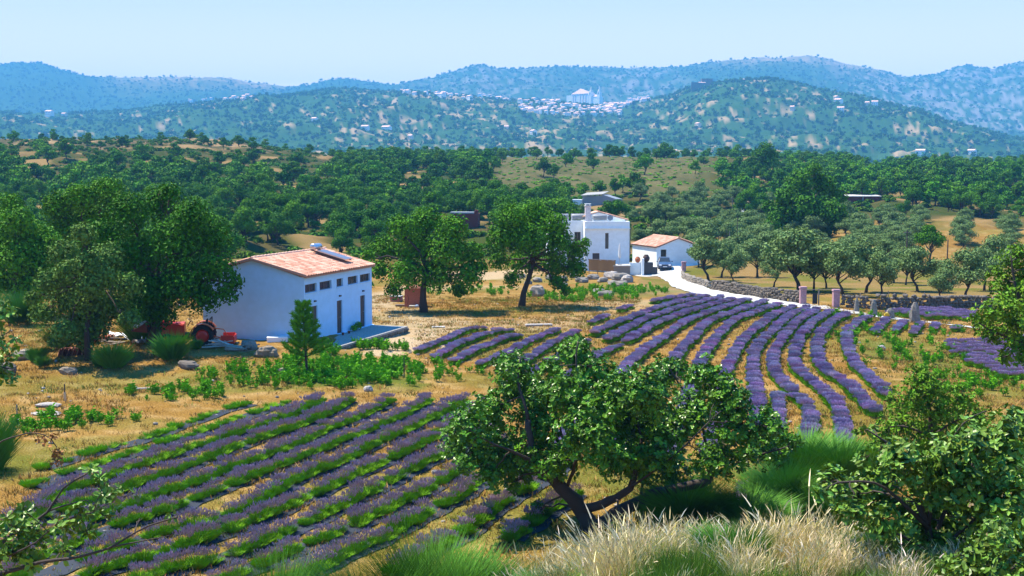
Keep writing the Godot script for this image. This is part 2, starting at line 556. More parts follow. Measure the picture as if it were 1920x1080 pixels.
func hill_tone(x: float, d: float) -> Color:
	var u := x / d
	var a := n_rough.get_noise_2d(x * 0.6, d * 0.6)
	var b := n_rough.get_noise_2d(x * 3.2 + 500.0, d * 2.6)
	var w := n_rough.get_noise_2d(x * 4.2 - 900.0, d * 6.0) * 0.8 + n_rough.get_noise_2d(x * 0.8, d * 1.3 + 800.0) * 0.5
	var c := Color(0.024, 0.07, 0.018).lerp(Color(0.036, 0.085, 0.02), clampf(0.5 + b * 1.5, 0.0, 1.0))
	var tan := Color(0.36, 0.25, 0.14)
	var near := sstep(4100.0, 3600.0, d)
	var open := near * sstep(-0.16, -0.1, u) * (0.06 + 0.12 * sstep(0.12, 0.0, u))
	c = c.lerp(tan, sstep(0.28, 0.42, w + open - 0.03) * near * 0.85)
	var rock := Color(0.28, 0.24, 0.22)
	var rocky := sstep(4100.0, 4700.0, d) * (sstep(0.22, 0.3, u) + 0.6 * exp(-pow((u + 0.02) / 0.06, 2.0)) + 0.7 * exp(-pow((u - 0.1) / 0.035, 2.0)))
	c = c.lerp(rock, clampf(rocky * sstep(-0.05, 0.3, b + a * 0.5), 0.0, 0.75))
	var crown := sstep(5500.0, 6700.0, d) * (sstep(0.13, 0.2, u) * sstep(0.31, 0.26, u) + sstep(-0.33, -0.28, u) * sstep(-0.16, -0.2, u) * 0.9)
	c = c.lerp(Color(0.36, 0.25, 0.12), clampf(crown * (0.75 + b * 1.2), 0.0, 0.85))
	return c

func grid_mesh(us: PackedFloat32Array, ds: PackedFloat32Array, hills: bool) -> ArrayMesh:
	var nu := us.size()
	var nd := ds.size()
	var v := PackedVector3Array(); var c := PackedColorArray(); var idx := PackedInt32Array()
	for j in nd:
		var d := ds[j]
		for i in nu:
			var x := us[i] * (maxf(d, 0.0) + (0.0 if hills else 40.0))
			v.append(Vector3(x, land(x, -d), -d))
			c.append(hill_tone(x, d) if hills else ground_tone(x, d))
	for j in nd - 1:
		for i in nu - 1:
			var k := j * nu + i
			idx.append_array([k, k + nu, k + 1, k + 1, k + nu, k + nu + 1])
	var nrm := PackedVector3Array()
	nrm.resize(v.size())
	for j in nd:
		for i in nu:
			var k := j * nu + i
			var dx := v[j * nu + mini(i + 1, nu - 1)] - v[j * nu + maxi(i - 1, 0)]
			var dd := v[mini(j + 1, nd - 1) * nu + i] - v[maxi(j - 1, 0) * nu + i]
			nrm[k] = dx.cross(dd).normalized()
	var a := []
	a.resize(Mesh.ARRAY_MAX)
	a[Mesh.ARRAY_VERTEX] = v; a[Mesh.ARRAY_COLOR] = c; a[Mesh.ARRAY_INDEX] = idx; a[Mesh.ARRAY_NORMAL] = nrm
	var am := ArrayMesh.new()
	am.add_surface_from_arrays(Mesh.PRIMITIVE_TRIANGLES, a)
	am.surface_set_material(0, M.hill if hills else M.ground)
	return am

func build_land() -> void:
	make_blobs()
	var us := PackedFloat32Array()
	var u := -1.4
	while u < 1.4:
		us.append(u)
		u += 0.0026 if absf(u) < 0.36 else (0.006 if absf(u) < 0.5 else 0.05)
	var ds := PackedFloat32Array()
	var d := -45.0
	while d < 640.0:
		ds.append(d)
		d += 5.0 if d < 5.0 else maxf(0.35, d * 0.0062)
	ds.append(640.0)
	tag(put("ground", grid_mesh(us, ds, false)), "dry straw ground of the farm and its fields", "ground", "", "structure")
	us = PackedFloat32Array()
	u = -1.3
	while u < 1.3:
		us.append(u)
		u += 0.0022 if absf(u) < 0.42 else 0.04
	ds = PackedFloat32Array()
	d = 640.0
	while d < 8900.0:
		ds.append(d)
		d += d * 0.011
	tag(put("hills", grid_mesh(us, ds, true)), "wooded hills rising behind the valley", "hills", "", "structure")

func ribbon(px: Array, lift: float, m: Material, called: String, label: String) -> void:   # px: flat list x, y, width
	var pts := []
	for i in range(0, px.size(), 3): pts.append([spot(px[i], px[i + 1]), px[i + 2]])
	var b := MB.new()
	var last := []
	for i in pts.size() - 1:
		for k in 10:
			var t := k / 9.0 if i == pts.size() - 2 else k / 10.0
			var p: Vector3 = pts[i][0].lerp(pts[i + 1][0], t)
			var prev: Vector3 = pts[maxi(i - 1, 0)][0]; var next: Vector3 = pts[mini(i + 2, pts.size() - 1)][0]
			var dir: Vector3 = (pts[i][0] - prev).lerp(next - pts[i + 1][0], t) + (pts[i + 1][0] - pts[i][0])
			var s := Vector3(-dir.z, 0, dir.x).normalized()
			var w: float = lerpf(pts[i][1], pts[i + 1][1], t) * (0.5 + 0.06 * n_fine.get_noise_2d(p.x * 3.0, p.z * 3.0))
			var row := []
			for q in [-1.0, -0.33, 0.33, 1.0]:
				row.append(on_land(p.x + s.x * w * q, p.z + s.z * w * q, lift))
			if last.size():
				for q in 3: b.quad(last[q], row[q], row[q + 1], last[q + 1])
			last = row
	tag(part(called, b, m, null, true), label, called.replace("_", " "), "", "structure")

func build_paths() -> void:
	ribbon([1238, 494, 4.0, 1253, 509, 3.4, 1268, 524, 3.2, 1288, 538, 3.4, 1335, 550, 3.4, 1400, 560, 3.2, 1470, 569, 3.0, 1530, 577, 2.4, 1580, 584, 1.5, 1640, 593, 0.9, 1720, 603, 0.7, 1800, 612, 0.7, 1880, 622, 0.7], 0.06, M.pale_concrete, "drive", "white concrete drive curving from the car down past the pink gate")
	ribbon([1190, 517, 4.5, 1215, 516, 4.5, 1240, 513, 4.5], 0.03, M.pale_concrete, "yard_paving", "white paving in the shade below the low wall by the car")

func wall_with_holes(w: float, h: float, thick: float, holes: Array) -> MB:      # in x and y, from z = -thick to 0; holes: [x0, y0, x1, y1]
	var b := MB.new()
	var xs := [0.0, w]; var ys := [0.0, h]
	for o in holes:
		for k in [0, 2]:
			if not xs.has(o[k]): xs.append(o[k])
			if not ys.has(o[k + 1]): ys.append(o[k + 1])
	xs.sort(); ys.sort()
	for i in xs.size() - 1:
		for j in ys.size() - 1:
			var cx: float = (xs[i] + xs[i + 1]) / 2; var cy: float = (ys[j] + ys[j + 1]) / 2
			var open := false
			for o in holes:
				if cx > o[0] and cx < o[2] and cy > o[1] and cy < o[3]: open = true
			if not open: b.box(Vector3(xs[i], ys[j], -thick), Vector3(xs[i + 1], ys[j + 1], 0))
	return b

func prism(b: MB, outline: Array, depth: Vector3, t := Transform3D()) -> void:   # a flat convex outline pushed along depth
	var r0 := []; var r1 := []
	for p in outline:
		r0.append(t * p); r1.append(t * (p + depth))
	b.loft([r0, r1], true)

func window_in(parent: Node, x0: float, y0: float, x1: float, y1: float, set_back: float, mullions := 1) -> void:
	var f := MB.new()
	var t := 0.05
	f.box(Vector3(x0, y0, -set_back - 0.06), Vector3(x1, y0 + t, -set_back)); f.box(Vector3(x0, y1 - t, -set_back - 0.06), Vector3(x1, y1, -set_back))
	f.box(Vector3(x0, y0 + t, -set_back - 0.06), Vector3(x0 + t, y1 - t, -set_back)); f.box(Vector3(x1 - t, y0 + t, -set_back - 0.06), Vector3(x1, y1 - t, -set_back))
	for k in mullions:
		var x := lerpf(x0, x1, (k + 1.0) / (mullions + 1.0))
		f.box(Vector3(x - 0.02, y0 + t, -set_back - 0.055), Vector3(x + 0.02, y1 - t, -set_back - 0.005))
	var w := part("window", f, M.window_frame, parent)
	var p := MB.new()
	p.box(Vector3(x0 + t, y0 + t, -set_back - 0.04), Vector3(x1 - t, y1 - t, -set_back - 0.03))
	part("pane", p, M.pane, w)

func door_in(parent: Node, x0: float, y0: float, x1: float, y1: float, set_back: float) -> void:
	var f := MB.new()
	f.box(Vector3(x0 + 0.05, y0, -set_back - 0.05), Vector3(x1 - 0.05, y1 - 0.05, -set_back))
	var hw := (x1 - x0) / 2
	for k in 2:
		var a := x0 + 0.12 + k * (hw - 0.08)
		f.box(Vector3(a, y0 + 0.15, -set_back), Vector3(a + hw - 0.2, y0 + 0.95, -set_back + 0.015))
		f.box(Vector3(a, y0 + 1.05, -set_back), Vector3(a + hw - 0.2, y1 - 0.18, -set_back + 0.015))
	var d := part("door", f, M.door, parent)
	var fr := MB.new()
	fr.box(Vector3(x0, y0, -set_back - 0.08), Vector3(x0 + 0.05, y1, -set_back + 0.03)); fr.box(Vector3(x1 - 0.05, y0, -set_back - 0.08), Vector3(x1, y1, -set_back + 0.03))
	fr.box(Vector3(x0 + 0.05, y1 - 0.05, -set_back - 0.08), Vector3(x1 - 0.05, y1, -set_back + 0.03))
	part("frame", fr, M.window_frame, d)
	var hd := MB.new()
	hd.cbox(Vector3(x1 - 0.13, y0 + 1.02, -set_back + 0.04), Vector3(0.12, 0.025, 0.03))
	part("handle", hd, M.steel, d)

func tile_mesh(w: float, l: float, m: Material, r: float) -> ArrayMesh:     # a barrel tile and its pan: x across, z down the slope
	var b := MB.new()
	var rings := []
	for z in [0.0, l]:
		var up := 0.0 if z == 0.0 else 0.018
		var ring := []
		for k in 7:
			var x: float = [-0.5, -0.4, -0.2, 0.0, 0.2, 0.4, 0.5][k] * w
			var y: float = [0.0, 0.005, 0.05, 0.068, 0.05, 0.005, 0.0][k] * (w / 0.33)
			ring.append(Vector3(x, y + up + r * k * 0.002, z))
		for k in 7: ring.append(ring[6 - k] - Vector3(0, 0.016, 0))
		rings.append(ring)
	b.loft(rings, true)
	return b.mesh(m)

func tiled(roof: Node, o: Vector3, across: Vector3, down: Vector3, nx: int, ny: int, singly: bool) -> void:
	var w := across.length() / nx
	var l := down.length() / ny
	var x := across.normalized(); var z := down.normalized(); var y := z.cross(x)
	var kinds := [tile_mesh(w, l * 1.07, M.tile_a, 0.5), tile_mesh(w, l * 1.06, M.tile_b, -0.6), tile_mesh(w, l * 1.08, M.tile_c, 0.2), tile_mesh(w, l * 1.07, M.tile_a, -0.3)]
	var joined := [[], [], [], []]
	for j in ny:
		for i in nx:
			var k := [0, 0, 1, 1, 2, 3][rng.randi() % 6] as int
			var t := Transform3D(Basis(x, y, z).rotated(y, rng.randf_range(-0.025, 0.025)), o + x * w * (i + 0.5) + z * l * j + y * (0.028 + rng.randf() * 0.012))
			if singly:
				var p := put("roof_tile", kinds[k], roof)
				p.transform = t
			else: joined[k].append(t)
	if not singly:
		for k in 4:
			if joined[k].size(): many("roof_tiles", kinds[k], joined[k], [], roof)

func gable_walls(b: MB, w: float, depth: float, h: float, rise: float, thick := 0.25) -> void:   # the two gables (at x = 0 and x = w), running back to z = -depth
	for x in [0.0, w - thick]:
		prism(b, [Vector3(x, 0, -thick), Vector3(x, 0, -depth + thick), Vector3(x, h, -depth + thick), Vector3(x, h + rise, -depth / 2), Vector3(x, h, -thick)], Vector3(thick, 0, 0))

func pitched(parent: Node, w: float, depth: float, h: float, rise: float, over: float, front_nx: int, front_ny: int) -> Node:
	var b := MB.new()
	var s := rise / (depth / 2)
	var ridge := Vector3(0, h + rise + 0.1, -depth / 2)
	var ef := Vector3(0, h + 0.1 - s * over, over); var eb := Vector3(0, h + 0.1 - s * over, -depth - over)
	for e in [ef, eb]:
		var r0 := []
		prism(b, [Vector3(-0.12, 0, 0) + e, Vector3(-0.12, 0, 0) + ridge, Vector3(-0.12, -0.1, 0) + ridge, Vector3(-0.12, -0.1, 0) + e], Vector3(w + 0.24, 0, 0))
	var roof := part("roof", b, M.tile_c, parent)
	tiled(roof, ridge + Vector3(-0.12, 0, 0.02), Vector3(w + 0.24, 0, 0), ef - ridge, front_nx, front_ny, front_nx * front_ny > 200)
	tiled(roof, ridge + Vector3(w + 0.12, 0, -0.02), Vector3(-w - 0.24, 0, 0), eb - ridge, int(front_nx * 0.8), int(front_ny * 0.8), false)
	var c := MB.new()
	var n := int(w / 0.42)
	for i in n:
		var a := Vector3(-0.12 + (w + 0.24) * i / n, h + rise + 0.13, -depth / 2)
		c.tube([a, a + Vector3((w + 0.24) / n + 0.03, 0.015, 0)], [0.11, 0.13], 8)
	part("ridge_cap", c, M.tile_b, roof)
	return roof

func stones_wall(b: MB, a: Vector3, e: Vector3, height: float, size: float, thick: float, seed_: int) -> void:     # a dry stone wall, stone on stone
	var r := RandomNumberGenerator.new()
	r.seed = seed_
	var length := Vector2(e.x - a.x, e.z - a.z).length()
	var dir := Vector3(e.x - a.x, 0, e.z - a.z).normalized()
	var turn := atan2(-dir.z, dir.x)
	var y := 0.0
	while y < height:
		var x := r.randf() * size * 0.5
		var hh := size * r.randf_range(0.5, 0.8)
		while x < length:
			var w := size * r.randf_range(0.7, 1.6)
			var p := a + dir * (x + w / 2)
			if r.randf() > 0.05 + 0.3 * (y / height) * (y / height):
				b.rock(r, Vector3(p.x, land(p.x, p.z) + y + hh * 0.45 + r.randf_range(-0.03, 0.03), p.z) + Vector3(-dir.z, 0, dir.x) * r.randf_range(-0.06, 0.06), Vector3(w * 1.06, hh * 1.25, thick * r.randf_range(0.8, 1.1)), turn + r.randf_range(-0.15, 0.15), 7)
			x += w
		y += hh * 0.9

func flatten(from: Node3D, to: Node3D, drop: bool) -> void:       # hands a group's children over to the thing itself
	for c in from.get_children():
		var t: Transform3D = from.transform * (c as Node3D).transform
		var nm := String(c.name)
		from.remove_child(c)
		if to.has_node(nm):
			var k := 1
			while to.has_node("%s_%03d" % [nm, k]): k += 1
			nm = "%s_%03d" % [nm, k]
		c.name = nm
		to.add_child(c, true)
		(c as Node3D).transform = t
	if drop:
		to.remove_child(from)
		from.free()

func build_buildings() -> void:
	build_white_house()
	build_tower_house()
	build_small_house()
	build_sheds()

func build_white_house() -> void:
	var at := far_at(572.0, 642.0, 77.0)
	at.y = EYE.y - 10.72
	var h := thing("white_house", "white farmhouse with red tiled roof, five slit windows and three dark doors", "house", at, acos(0.326))
	var holes := [[0.1, 3.0, 1.6, 3.52], [2.0, 3.0, 3.6, 3.52], [4.3, 3.0, 5.2, 3.52], [5.9, 3.0, 7.35, 3.52], [7.7, 3.0, 9.25, 3.52], [0.9, 0.0, 1.65, 2.12], [4.3, 0.0, 5.05, 2.12], [7.7, 0.0, 8.45, 2.12]]
	var wall := wall_with_holes(9.5, 4.0, 0.25, holes)
	gable_walls(wall, 9.5, 7.1, 4.0, 0.93)
	wall.box(Vector3(0, 0, -7.1), Vector3(9.5, 4.0, -6.85))
	wall.box(Vector3(-0.15, -1.2, -7.25), Vector3(9.65, -0.003, 0.1))
	part("wall", wall, M.shade_blue_plaster, h)
	for k in 5:
		var o = holes[k]
		window_in(h, o[0], o[1], o[2], o[3], 0.12, 1 if k != 2 else 0)
		var sill := MB.new()
		sill.box(Vector3(o[0] - 0.05, o[1] - 0.05, -0.1), Vector3(o[2] + 0.05, o[1] - 0.003, 0.05))
		part("sill", sill, M.shade_blue_plaster, h)
	for k in range(5, 8):
		var o = holes[k]
		door_in(h, o[0], o[1], o[2], o[3], 0.12)
		var lamp := MB.new()
		lamp.cbox(Vector3((o[0] + o[2]) / 2, 2.42, 0.06), Vector3(0.16, 0.09, 0.12))
		part("wall_lamp", lamp, M.dark_metal, h)
	var g := MB.new()
	g.box(Vector3(-0.1, 3.8, 0.14), Vector3(9.6, 3.86, 0.2))
	pitched(h, 9.5, 7.1, 4.0, 0.93, 0.22, 30, 9)
	var verge := MB.new()
	for s in [0, 1]:
		var z0 := -3.55; var z1 := 0.24 if s == 0 else -7.34
		prism(verge, [Vector3(-0.2, 5.1, z0), Vector3(-0.2, 4.16, z1), Vector3(-0.2, 4.0, z1), Vector3(-0.2, 4.94, z0)], Vector3(0.075, 0, 0))
	part("verge", verge, M.tile_a, h)

	# terrace in front
	var t := thing("terrace", "grey concrete terrace on a stone footing before the white farmhouse doors", "terrace", at + Vector3(0, 0, 0), acos(0.326))
	var slab := MB.new()
	slab.box(Vector3(-0.6, -0.14, 0.003), Vector3(9.5, -0.02, 2.62))
	part("slab", slab, M.concrete, t)
	var core := MB.new()
	core.box(Vector3(-0.6, -1.6, 0.1), Vector3(9.42, -0.145, 2.5))
	part("footing", core, M.stone_c, t)
	var ms := [M.stone, M.stone_b, M.stone_c]
	var shapes := []
	for k in 9:
		var b := MB.new()
		var r := RandomNumberGenerator.new(); r.seed = 40 + k
		b.rock(r, Vector3.ZERO, Vector3(0.40, 0.24, 0.2), 0.0, 8)
		shapes.append(b.mesh(ms[k % 3], true))
	for row in 5:
		var x := -0.6 + rng.randf() * 0.2
		while x < 9.4:
			var w := rng.randf_range(0.7, 1.25)
			var s := put("stone", shapes[rng.randi() % 9], t)
			s.transform = Transform3D(Basis.from_scale(Vector3(w, rng.randf_range(0.9, 1.15), 1.0)).rotated(Vector3.BACK, rng.randf_range(-0.1, 0.1)), Vector3(x + 0.2 * w, -0.25 - row * 0.2, 2.53))
			x += 0.385 * w
		for k in 6:
			var s := put("stone", shapes[rng.randi() % 9], t)
			s.transform = Transform3D(Basis(Vector3.UP, PI / 2), Vector3(9.43, -0.25 - row * 0.2, 0.25 + k * 0.4))

	# the solar water heater on the front slope
	var slope := atan(0.93 / 3.55)
	var o := thing("solar_water_heater", "solar water heater with a silver tank lying down the tiled roof slope", "water heater")
	o.transform = h.transform * Transform3D(Basis(Vector3.RIGHT, slope), Vector3(6.9, 5.12, -3.1)).scaled_local(Vector3(0.85, 0.8, 1.0))
	var tank := MB.new()
	var prof := [[0.02, -0.62], [0.18, -0.6], [0.24, -0.52], [0.25, 0.52], [0.2, 0.6], [0.02, 0.62]]
	tank.lathe(prof, 16, Transform3D(Basis(Vector3.BACK, PI / 2), Vector3(0.35, 0.36, 0.1)))
	part("tank", tank, M.steel, o, true)
	var pan := MB.new()
	pan.box(Vector3(-0.25, 0.12, 0.45), Vector3(0.95, 0.2, 2.6))
	var panel := part("panel_frame", pan, M.steel, o)
	var gl := MB.new()
	gl.box(Vector3(-0.21, 0.2, 0.5), Vector3(0.91, 0.207, 2.55))
	part("collector_glass", gl, M.collector, panel)
	var legs := MB.new()
	for x in [-0.2, 0.9]:
		legs.box(Vector3(x - 0.025, 0.0, 0.0), Vector3(x + 0.025, 0.12, 2.55))
	part("rail", legs, M.dark_metal, o)

	# shrub by the wall, shoes, and the two posts by the gable
	var sh := thing("low_shrub", "small green shrub between the second and third doors on the terrace", "shrub")
	var c := MB.new()
	var lr := RandomNumberGenerator.new(); lr.seed = 4
	scatter_leaves(c, lr, [[Vector3(-0.4, 0.2, 0), Vector3(0.35, 0.25, 0.22)], [Vector3(0.3, 0.28, 0.0), Vector3(0.4, 0.3, 0.25)]], 420, 0.11)
	part("foliage", c, M.leaf_light, sh)
	sh.transform = h.transform * Transform3D(Basis(), Vector3(6.5, -0.02, 0.3))
	var pots := [["flower_pot", "small clay pot left of the middle door of the farmhouse", 4.1], ["flower_pot", "small clay pot right of the middle door of the farmhouse", 4.95]]
	for p in pots:
		var b := MB.new()
		b.lathe([[0.06, 0.0], [0.08, 0.12], [0.1, 0.13], [0.1, 0.16], [0.03, 0.14]], 10)
		var q := part("flower_pot", b, M.rust, null, true)
		q.name = numbered("clay_flower_pot")
		q.transform = h.transform * Transform3D(Basis(), Vector3(p[2], -0.02, 0.5))
		tag(q, p[1], "flower pot")
	for k in 2:
		var b := MB.new()
		b.box(Vector3(-0.05, -0.3, -0.05), Vector3(0.05, 1.05, 0.05))
		var p := spot([503, 538][k], [633, 634][k])
		var q := part("leaning_post", b, M.dark_metal, null)
		q.transform = Transform3D(Basis(Vector3.BACK, [0.02, 0.12][k]), p)
		tag(q, ["dark upright post before the white gable, left of the two", "dark post leaning left before the white gable, nearer the pine"][k], "post")

func build_tower_house() -> void:
	var at := spot(1096.0, 507.0)
	var h := thing("two_storey_house", "tall white two storey house with flat front, slit window and rooftop tanks", "house", at, 0.06)
	h.scale.y = 1.04
	var w := 5.72; var d := 4.4
	var wall := wall_with_holes(w, 5.95, 0.3, [[2.6, 2.62, 3.05, 4.55], [1.0, 0.0, 1.9, 2.1]])
	wall.box(Vector3(0, 0, -d), Vector3(0.3, 5.95, -0.3)); wall.box(Vector3(w - 0.3, 0, -d), Vector3(w, 5.95, -0.3)); wall.box(Vector3(0.3, 0, -d), Vector3(w - 0.3, 5.95, -d + 0.3))
	wall.box(Vector3(0.3, 5.5, -d + 0.3), Vector3(w - 0.3, 5.6, -0.3))
	wall.box(Vector3(-0.3, -1.6, -d - 0.2), Vector3(w + 0.2, -0.003, 0.2))
	part("wall", wall, M.whitewash, h)
	var cor := MB.new()
	cor.box(Vector3(-0.05, 5.07, 0.003), Vector3(w + 0.05, 5.16, 0.2))
	part("cornice", cor, M.whitewash, h)
	window_in(h, 2.6, 2.62, 3.05, 4.55, 0.15, 0)
	door_in(h, 1.0, 0.0, 1.9, 2.1, 0.15)
	# the lower wing to the left, set back
	var wing := wall_with_holes(4.6, 5.95, 0.3, [[3.5, 2.9, 4.3, 4.6], [0.9, 2.9, 1.9, 4.5], [2.6, 0.2, 3.6, 2.2]])
	wing.box(Vector3(0, 0, -1.6), Vector3(0.3, 5.95, -0.3)); wing.box(Vector3(0.3, 5.5, -1.6), Vector3(4.6, 5.6, -0.3))
	wing.box(Vector3(-0.1, -1.6, -1.7), Vector3(4.6, -0.003, -0.1))
	var wn := part("wing", wing, M.whitewash, h)
	wn.position = Vector3(-4.603, 0, -1.9)
	window_in(wn, 3.5, 2.9, 4.3, 4.6, 0.15, 1); window_in(wn, 0.9, 2.9, 1.9, 4.5, 0.15, 1); window_in(wn, 2.6, 0.2, 3.6, 2.2, 0.15, 1)
	flatten(wn, h, false)
	# upper gabled room with tiles
	var up := Node3D.new(); up.name = "attic_room"; h.add_child(up)
	up.position = Vector3(0.3, 5.6, -d + 0.05)
	up.rotation.y = 0.0
	var ab := MB.new()
	prism(ab, [Vector3(0, 0, 2.6), Vector3(5.1, 0, 2.6), Vector3(5.1, 0.5, 2.6), Vector3(1.6, 1.42, 2.6), Vector3(0, 0.95, 2.6)], Vector3(0, 0, -2.6))
	part("attic_wall", ab, M.whitewash, up)
	var ar := MB.new()
	prism(ar, [Vector3(1.6, 1.45, 2.75), Vector3(5.5, 0.42, 2.75), Vector3(5.5, 0.5, 2.75), Vector3(1.6, 1.53, 2.75)], Vector3(0, 0, -3.1))
	prism(ar, [Vector3(1.6, 1.45, 2.75), Vector3(1.6, 1.53, 2.75), Vector3(-0.3, 0.95, 2.75), Vector3(-0.3, 0.87, 2.75)], Vector3(0, 0, -3.1))
	part("attic_roof", ar, M.tile_b, up)
	tiled(up, Vector3(1.62, 1.5, 2.74), Vector3(0, 0, -3.05), Vector3(3.85, -1.02, 0), 10, 9, false)
	flatten(up, h, true)
	var ch := MB.new()
	ch.box(Vector3(0.25, 5.6, -2.2), Vector3(0.95, 7.75, -1.5))
	ch.box(Vector3(0.18, 7.753, -2.27), Vector3(1.02, 7.84, -1.43))
	part("chimney", ch, M.chimney, h)
	var gp := MB.new()
	for x in [0.1, 0.6]: gp.box(Vector3(x + 0.17, 7.843, -2.1), Vector3(x + 0.27, 8.0, -1.6))
	gp.box(Vector3(0.2, 8.003, -2.23), Vector3(1.0, 8.06, -1.47))
	part("chimney_cap", gp, M.whitewash, h)
	# flat roof tanks seen as three silver cylinders with dark glass screens
	var boxes := [[-3.75, "leftmost of three grey steel tanks lying along the flat white roof"], [-1.45, "middle of three grey steel tanks lying along the flat white roof"], [1.05, "rightmost of three grey steel tanks on the flat white roof, by the dish"]]
	for q in boxes:
		var o := thing("roof_tank", q[1], "tank")
		o.transform = h.transform * Transform3D(Basis(), Vector3(q[0], 5.95, -0.85 if q[0] > 0 else -2.6))
		var b := MB.new()
		b.lathe([[0.02, -0.98], [0.26, -0.96], [0.33, -0.86], [0.33, 0.86], [0.26, 0.96], [0.02, 0.98]], 14, Transform3D(Basis(Vector3.BACK, PI / 2), Vector3(0.95, 0.48, 0)))
		part("cylinder", b, M.grey_paint, o, true)
		var f := MB.new()
		for x in [0.02, 1.84]: f.box(Vector3(x, -0.05, -0.34), Vector3(x + 0.06, 0.86, -0.28)); 
		for x in [0.02, 1.84]: f.box(Vector3(x, -0.05, 0.34), Vector3(x + 0.06, 0.86, 0.4))
		f.box(Vector3(0.0, 0.82, 0.345), Vector3(1.9, 0.88, 0.4)); f.box(Vector3(0.0, 0.0, 0.345), Vector3(1.9, 0.05, 0.4))
		part("stand", f, M.white_plastic, o)
	var dish := thing("satellite_dish", "round pale satellite dish on the flat roof right of the tanks", "dish")
	dish.transform = h.transform * Transform3D(Basis(), Vector3(3.35, 5.95, -0.9))
	var db := MB.new()
	db.lathe([[0.02, 0.0], [0.2, 0.03], [0.36, 0.1], [0.35, 0.12], [0.18, 0.05], [0.02, 0.02]], 16, Transform3D(Basis(Vector3.RIGHT, 1.3), Vector3(0, 0.4, 0)))
	part("bowl", db, M.grey_paint, dish, true)
	var dm := MB.new()
	dm.tube([Vector3(0, -0.03, -0.1), Vector3(0, 0.4, -0.05)], [0.03, 0.03]); dm.tube([Vector3(0, 0.2, 0), Vector3(0, 0.35, 0.4)], [0.012, 0.012])
	part("mast", dm, M.steel, dish)
	# side trim: drain pipe
	var pipe := MB.new()
	pipe.tube([Vector3(w + 0.06, 0.05, 0.07), Vector3(w + 0.06, 5.2, 0.07)], [0.045, 0.045])
	part("drain_pipe", pipe, M.dark_metal, h)

func build_small_house() -> void:
	var near := spot(1231.0, 500.0)
	var dirl := Vector3(-0.345, 0, -0.938)         # along the eave wall, away from the corner
	# local x runs along the eave wall from its far end to the near corner
	var far_end := near + dirl * 7.4
	var h := thing("small_white_house", "low white house with red tiled roof behind the parked car", "house", far_end, atan2(-0.938, 0.345))
	h.position.y = near.y
	var w := 7.4; var d := 6.4; var e := 2.55
	var wall := wall_with_holes(w, e, 0.25, [])
	wall.box(Vector3(0, 0, -d), Vector3(w, e, -d + 0.25))
	prism(wall, [Vector3(0, 0, -0.25), Vector3(0, 0, -d + 0.25), Vector3(0, e, -d + 0.25), Vector3(0, e + 1.1, -d / 2), Vector3(0, e, -0.25)], Vector3(0.25, 0, 0))
	wall.box(Vector3(-0.2, -1.6, -d - 0.2), Vector3(w + 0.2, -0.003, 0.2))
	part("wall", wall, M.whitewash, h)
	var g := Node3D.new(); g.name = "gable"; h.add_child(g)
	g.position = Vector3(w, 0, -0.25); g.rotation.y = PI / 2
	var gd := d - 0.5
	var gb := wall_with_holes(gd, e, 0.25, [[0.35, 0.85, 1.2, 2.25]])
	prism(gb, [Vector3(0, e, 0), Vector3(gd, e, 0), Vector3(gd / 2, e + 1.1, 0)], Vector3(0, 0, -0.25))
	part("gable_wall", gb, M.whitewash, g)
	window_in(g, 0.35, 0.85, 1.2, 2.25, 0.12, 0)
	flatten(g, h, true)
	pitched(h, w, d, e, 1.1, 0.18, 20, 9)

